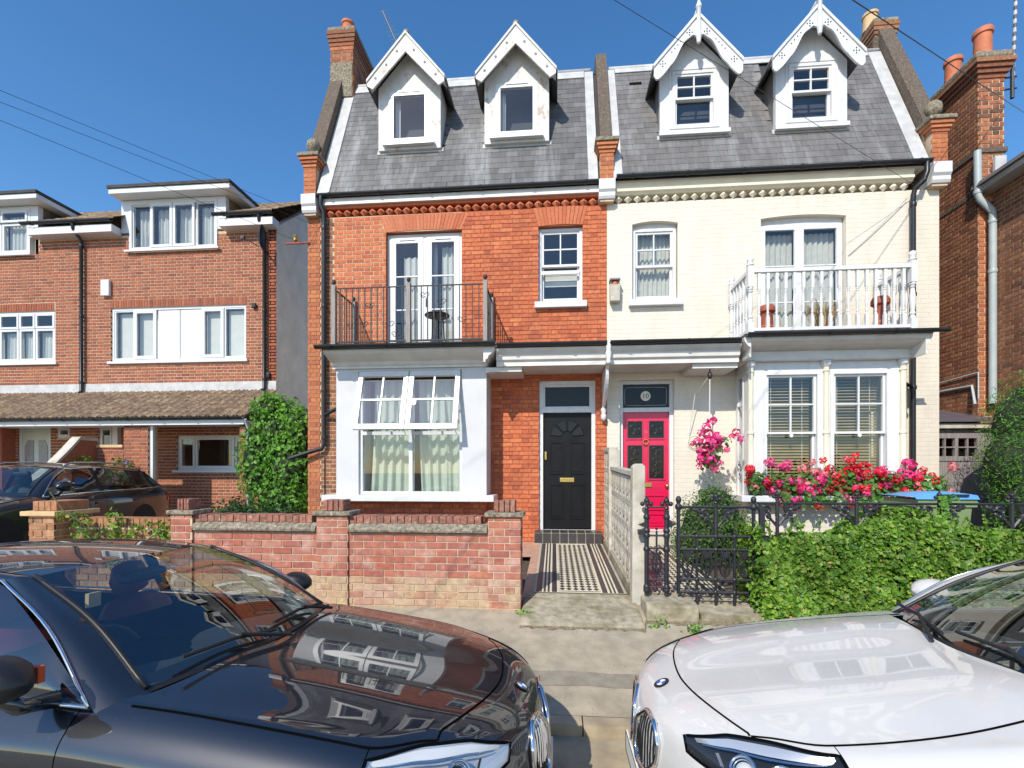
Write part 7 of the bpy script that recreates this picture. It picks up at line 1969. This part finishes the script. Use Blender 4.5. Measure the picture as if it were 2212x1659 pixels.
# clipped ivy hedge behind the white car
hg = empty('ivy_hedge', (3.6, 5.1, .45), 'dense bright green clipped ivy hedge along the pavement', 'hedge')
def wob(x, z=0): return .045 * math.sin(x * 3.1 + z * 2) + .03 * math.sin(x * 7.7 + 1 + z * 5) + .02 * math.sin(x * 15 + z * 9)
def htop(x): return 1.22 + .05 * math.sin(x * 2.3 + .4) + .035 * math.sin(x * 6.1) + .10 * max(0, min(1, (x - 2.6) / .6)) - .05 * max(0, min(1, (x - 4.1) / .5))
XE = 5.6
def hedge_front(r):
    x = r.uniform(1.99, XE); z = r.uniform(.40, htop(x)); d = abs(r.gauss(0, .03))
    return (x, 4.87 - wob(x, z) * .8 + d - .02, z), (0, -.85, .35)
def hedge_top(r):
    x = r.uniform(1.99, XE); y = r.uniform(4.88, 5.45); return (x, y, htop(x) + wob(x, y) - abs(r.gauss(0, .03)) - .35 * max(0, y - 5.2)), (0, -.35, .9)
def hedge_end(r):
    return (1.98 + wob(r.uniform(0, 3)) * .5 + abs(r.gauss(0, .02)), r.uniform(4.9, 5.45), r.uniform(.4, 1.3)), (-.9, -.2, .3)
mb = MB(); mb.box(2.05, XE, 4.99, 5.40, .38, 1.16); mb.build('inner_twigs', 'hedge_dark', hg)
foliage('ivy_leaves', hg, 'ivy_leaf', 11000, hedge_front, (.032, .062), 'ivy', 1, .45)
foliage('ivy_leaves', hg, 'ivy_leaf', 4200, hedge_top, (.032, .06), 'ivy', 2, .45)
foliage('ivy_leaves', hg, 'ivy_leaf', 900, hedge_end, (.03, .055), 'ivy', 3, .5)
foliage('dry_leaves', hg, 'dry_leaf', 420, hedge_front, (.02, .045), 'oval', 4, .8)
r_ = random.Random(9); mb = MB()
for k in range(70):
    x = r_.uniform(2.0, XE); y = r_.uniform(4.9, 5.3); z = htop(x); h = r_.uniform(.04, .16); dx = r_.uniform(-.08, .08)
    mb.tube([(x, y, z - .03), (x + dx * .6, y, z + h * .6), (x + dx, y - .02, z + h)], .003, 4)
    for q in range(4): add_leaf(mb, Vector((x + dx * (q + 1) / 4, y, z + h * (q + 1) / 4)), jit((0, -.8, .5), .6, r_), r_.uniform(.025, .045), r_, 'ivy')
tag(mb.build('young_shoots', 'ivy_leaf', hg), kind='stuff')

# ivy shoot climbing the railing
iv = empty('ivy_shoot', (3.75, 5.08, 1.35), 'bright young ivy shoot climbing the railing in front of the bin', 'plant')
mb = MB(); mb.tube([(3.74, 5.06, 1.33), (3.76, 5.05, 1.5), (3.80, 5.06, 1.62)], .005, 5); mb.build('stem', 'stem', iv)
r_ = random.Random(4); mb = MB()
for k in range(46):
    t = r_.random(); add_leaf(mb, Vector((3.72 + .07 * t + r_.gauss(0, .035), 5.04, 1.34 + .28 * t)), jit((0, -.9, .3), .4, r_), r_.uniform(.035, .06), r_, 'ivy')
mb.build('leaves', 'creeper_leaf', iv)

# creeper between the houses
cr = empty('creeper_bush', (-5.3, 9.0, .5), 'tall bright green creeper growing against the grey side wall', 'bush')
BL = [(-5.35, 9.2, 2.55, .60, .55, .80), (-5.05, 9.0, 1.9, .48, .5, .8), (-5.75, 9.1, 2.0, .42, .5, .85), (-5.15, 9.0, 1.2, .6, .55, .75), (-4.85, 9.0, 2.6, .28, .4, .5), (-5.55, 9.1, 3.05, .38, .4, .35)]
core(cr, BL, k=.70); foliage('leaves', cr, 'creeper_leaf', 6500, blobs(BL), (.04, .09), 'ivy', 11, .5)
db = empty('dark_bush', (-5.4, 7.8, .5), 'dark green shrub behind the old brick wall', 'bush')
BL = [(-5.4, 7.9, .92, .6, .5, .5), (-4.9, 7.7, .88, .5, .5, .45), (-4.6, 8.0, .9, .35, .4, .42)]
core(db, BL); foliage('leaves', db, 'dark_leaf', 2600, blobs(BL), (.05, .09), 'oval', 12, .6)
ow_i = empty('wall_ivy', (-5.2, 5.1, .9), 'straggling ivy trailing over the old brick garden wall', 'climbing plant')
BLi = [(-5.30, 5.05, 1.12, .16, .06, .26), (-5.05, 5.12, 1.0, .28, .06, .22), (-4.95, 5.08, 1.28, .10, .06, .16), (-4.62, 5.14, 1.12, .26, .08, .18), (-4.35, 5.12, 1.15, .18, .08, .16), (-5.45, 5.0, 1.35, .14, .05, .06)]
foliage('leaves', ow_i, 'ivy_leaf', 620, blobs(BLi), (.028, .055), 'ivy', 13, .6)
mb = MB(); mb.tube([(-5.62, 4.97, 1.62), (-5.45, 4.96, 1.42), (-5.25, 4.98, 1.28), (-5.12, 5.1, 1.0), (-5.05, 5.15, .7)], .006, 5); mb.tube([(-4.95, 5.1, 1.4), (-4.93, 5.08, 1.1), (-4.98, 5.12, .7)], .006, 5); mb.build('stems', 'stem', ow_i)
# flowering climber by the porch pier
cl = empty('purple_clematis', (-9.0, 9.45, 1.6), 'clematis with purple flowers at the foot of the porch pier', 'plant')
BL = [(-9.05, 9.45, 1.85, .35, .2, .30), (-8.95, 9.4, 1.55, .35, .2, .3)]
foliage('leaves', cl, 'geranium_leaf', 420, blobs(BL), (.05, .09), 'oval', 14, .6); foliage('flowers', cl, 'petal_purple', 36, blobs(BL), (.06, .09), 'round', 15, .3)
yl = empty('yellow_shrub', (-10.3, 9.0, 1.6), 'yellow green shrub leaves showing above the dark estate car', 'plant')
foliage('leaves', yl, 'ivy_leaf', 300, blobs([(-10.0, 9.25, 1.9, .28, .2, .28), (-9.8, 9.3, 2.0, .2, .2, .2)]), (.05, .10), 'oval', 16, .6)

# yew at the right
yw = empty('conifer_hedge', (6.5, 7.3, .5), 'tall dark green conifer hedge with a browned top at the right edge', 'hedge')
BL = [(6.68, 7.3, 2.45, .66, .6, .85), (6.62, 7.1, 1.5, .70, .6, 1.0), (7.3, 7.1, 2.6, .8, .7, .9), (7.3, 6.9, 1.3, .9, .7, .9), (6.30, 7.25, 1.95, .38, .45, .6)]
core(yw, BL, k=.78)
foliage('sprays', yw, 'yew_leaf', 22000, blobs(BL), (.035, .075), 'needle', 21, .6)
foliage('brown_sprays', yw, 'brown_leaf', 1500, blobs([(6.75, 7.0, 3.08, .50, .35, .30), (6.45, 6.9, 2.92, .25, .2, .2)]), (.035, .075), 'needle', 22, .7)

# clipped shrub under the hanging basket
bx_ = empty('clipped_shrub', (2.2, 7.0, .5), 'rounded green shrub below the hanging basket beside the pink door', 'bush')
BL = [(2.15, 7.05, 1.05, .48, .42, .56), (2.45, 7.1, .95, .36, .4, .5), (1.95, 7.0, .85, .34, .36, .42), (2.25, 7.0, 1.42, .28, .3, .24)]
core(bx_, BL); foliage('leaves', bx_, 'box_leaf', 7500, blobs(BL), (.022, .045), 'oval', 31, .6)
BLs = [(2.25, 7.1, 1.75, .12, .1, .22)]
foliage('shoots', bx_, 'box_leaf', 160, blobs(BLs), (.03, .05), 'needle', 32, .7)
# low red leaved plant inside the gate
foliage_r = empty('red_plant', (1.02, 5.6, .55), 'small dark red leaved plant behind the gate posts', 'plant')
foliage('leaves', foliage_r, 'petal_rose', 70, blobs([(1.06, 5.5, .72, .09, .08, .16)]), (.03, .05), 'oval', 33, .6)

# geraniums
def flower_head(parent, c, rad, m, r, n=34):
    mb = MB()
    for _ in range(n):
        d = Vector((r.gauss(0, 1), r.gauss(0, 1), r.gauss(0.25, 1))).normalized()
        add_leaf(mb, Vector(c) + d * rad * r.uniform(.75, 1.0), d, rad * r.uniform(.5, .75), r, 'petal')
    return mb.build('flower_head', m, parent)
def geranium(name, x, y, z, lab, heads, pot, seed, wid=.22, ht=.36, mats=('petal_pink',), potm='pot_black'):
    r = random.Random(seed)
    t = empty(name, (x, y, z), lab, 'potted plant', 'potted geraniums on the bay window sill')
    if pot: MB().lathe([(pot * .75, 0), (pot, pot * 1.5), (pot * 1.06, pot * 1.5), (pot * 1.06, pot * 1.75), (pot * .92, pot * 1.75), (pot * .88, pot * 1.4)], x, y, z, 14).build('pot', potm, t, smooth=True, auto=35)
    zb = z + (pot or .08) * 1.6
    bl = [(x, y - .03, zb + ht * .28, wid * 1.1, .13, ht * .42), (x, y - .09, zb - .07, wid * .9, .06, .10)]
    mb = MB()
    for _ in range(190):
        p, nn = blobs(bl)(r); add_leaf(mb, Vector(p), jit(nn + Vector((0, -.3, .4)), .4, r), r.uniform(.04, .075), r, 'round')
    mb.build('leaves', 'geranium_leaf', t)
    st = MB()
    for k in range(int(heads * 1.35)):
        hx = x + r.uniform(-1, 1) * wid * 1.15; hz = zb + ht * r.uniform(-.25, 1.1); hy = y - r.uniform(.02, .16)
        st.tube([(x + (hx - x) * .3, y, zb), (x + (hx - x) * .7, (y + hy) / 2, zb + (hz - zb) * .6), (hx, hy, hz)], .004, 4)
        flower_head(t, (hx, hy, hz), r.uniform(.048, .082), r.choice(mats), r)
    st.build('stalks', 'geranium_leaf', t)
SY = 7.79
geranium('geranium', 3.08, SY, 1.48, 'geranium with few red flowers in a black pot at the left end of the sill', 5, .115, 41, .13, .26, ('petal_red', 'petal_rose'))
geranium('geranium', 3.48, SY - .02, 1.48, 'pink geranium on the sill, second pot from the left', 13, .09, 42, .27, .33, ('petal_pink', 'petal_pink', 'petal_red'), 'terracotta')
geranium('geranium', 3.92, SY - .03, 1.48, 'bright pink and rose geranium under the left bay window', 13, .09, 43, .26, .36, ('petal_pink', 'petal_pink', 'petal_rose'), 'terracotta')
geranium('geranium', 4.30, SY, 1.48, 'tall scarlet geranium in front of the bay window mullion', 12, .10, 44, .24, .42, ('petal_red', 'petal_red', 'petal_rose'), 'terracotta_dark')
geranium('geranium', 4.68, SY - .03, 1.48, 'broad red geranium under the right bay window', 17, .09, 45, .30, .30, ('petal_red', 'petal_red', 'petal_pink'), 'terracotta')
geranium('geranium', 5.10, SY, 1.48, 'deep pink geranium near the right end of the sill', 12, .09, 46, .27, .33, ('petal_pink', 'petal_pink', 'petal_red'), 'terracotta')
geranium('geranium', 5.52, SY - .08, 1.42, 'salmon red geranium beside the drainpipe, rightmost of the row', 8, .09, 47, .22, .34, ('petal_rose', 'petal_red'), 'pot_black')
MB_tr = empty('trailing_geranium', (4.1, 7.66, 1.3), 'trailing pink geranium hanging over the front of the white sill', 'potted plant')
r_ = random.Random(48); mb = MB()
for _ in range(240):
    x = r_.uniform(3.35, 5.2); add_leaf(mb, Vector((x, 7.63 + r_.gauss(0, .03), 1.46 - abs(r_.gauss(0, .07)))), jit((0, -.9, .4), .4, r_), r_.uniform(.04, .07), r_, 'round')
mb.build('leaves', 'geranium_leaf', MB_tr)
for k in range(16): flower_head(MB_tr, (r_.uniform(3.35, 5.25), 7.58, 1.44 + r_.uniform(-.14, .08)), r_.uniform(.04, .065), r_.choice(['petal_pink', 'petal_pink', 'petal_red']), r_)

# hanging basket with pulley cords
hb = empty('hanging_basket', (2.44, 7.9, 2.0), 'hanging basket of bright pink geraniums on white cords beside the pink door', 'hanging basket')
rows = []
for i in range(6):
    a = i / 5 * 1.5; rows.append([(2.44 + .17 * math.cos(q * .5236) * math.cos(1.5 - a) if False else 2.44 + .17 * math.sin(a) * math.cos(q * .5236), 7.9 + .17 * math.sin(a) * math.sin(q * .5236), 2.10 - .17 * math.cos(a)) for q in range(13)])
MB().grid(rows).build('basket', 'stem', hb, smooth=True)
mb = MB()
for k in range(3):
    a = .4 + k * 2.094; mb.tube([(2.44 + .17 * math.cos(a), 7.9 + .17 * math.sin(a), 2.1), (2.44, 7.9, 2.62)], .004, 4)
mb.build('chains', 'lead', hb)
MB().tube([(2.44, 7.9, 2.60), (2.445, 7.9, 3.40)], .009, 6).build('cord', 'white_paint', hb); MB().tube([(2.445, 7.9, 3.36), (2.30, 8.2, 3.1), (2.26, 8.4, 2.45)], .006, 5).build('cord', 'white_paint', hb)
MB().ball((2.445, 7.9, 3.36), .04, 10, 6, 1.5).build('pulley', 'iron', hb, smooth=True); MB().tube([(2.445, 7.9, 3.40), (2.445, 7.9, 3.46)], .012, 6).build('hook', 'iron', hb)
r_ = random.Random(51); mb = MB(); bl = [(2.44, 7.88, 2.20, .22, .2, .15), (2.62, 7.85, 2.30, .16, .14, .10), (2.38, 7.85, 2.0, .14, .14, .16)]
for _ in range(170):
    p, nn = blobs(bl)(r_); add_leaf(mb, Vector(p), jit(nn + Vector((0, -.3, .3)), .4, r_), r_.uniform(.04, .07), r_, 'round')
mb.build('leaves', 'geranium_leaf', hb)
for x, z, rd in ((2.40, 2.62, .06), (2.33, 2.55, .06), (2.46, 2.66, .05), (2.25, 2.45, .06), (2.38, 2.44, .075), (2.50, 2.40, .07), (2.22, 2.33, .06), (2.34, 2.30, .08), (2.46, 2.30, .085), (2.56, 2.36, .06), (2.80, 2.47, .06), (2.84, 2.36, .05), (2.72, 2.40, .045), (2.24, 2.20, .05), (2.40, 2.20, .07), (2.30, 2.10, .085), (2.40, 2.04, .085), (2.24, 2.05, .06), (2.56, 2.22, .05), (2.66, 2.20, .045), (2.48, 1.90, .065), (2.22, 1.95, .045), (2.14, 2.30, .04), (2.56, 2.0, .04)):
    flower_head(hb, (x, 7.72 + r_.uniform(-.04, .06), z - .02), rd * 1.15, 'petal_pink', r_)
# weeds at the foot of the threshold
for n_, (x, y, k, lab) in enumerate(((.98, 4.70, 26, 'small weed at the foot of the rough concrete plinth'), (1.30, 4.62, 44, 'leafy weed in the pavement crack below the iron gate'), (1.88, 4.72, 22, 'tuft of weed at the corner of the ivy hedge'), (-.31, 4.88, 30, 'weed growing at the end of the garden wall'))):
    w = empty('weed', (x, y, pz(y)), lab, 'weed', 'weeds along the pavement edge')
    r_ = random.Random(60 + n_); mb = MB()
    for _ in range(k): add_leaf(mb, Vector((x + r_.gauss(0, .05), y + r_.gauss(0, .02), pz(y) + abs(r_.gauss(.03, .04)))), jit((0, -.6, .7), .4, r_), r_.uniform(.025, .045), r_, 'oval')
    mb.build('leaves', 'creeper_leaf', w)
    MB().tube([(x, y, pz(y) - .005), (x, y, pz(y) + .06)], .004, 4).build('stem', 'stem', w)
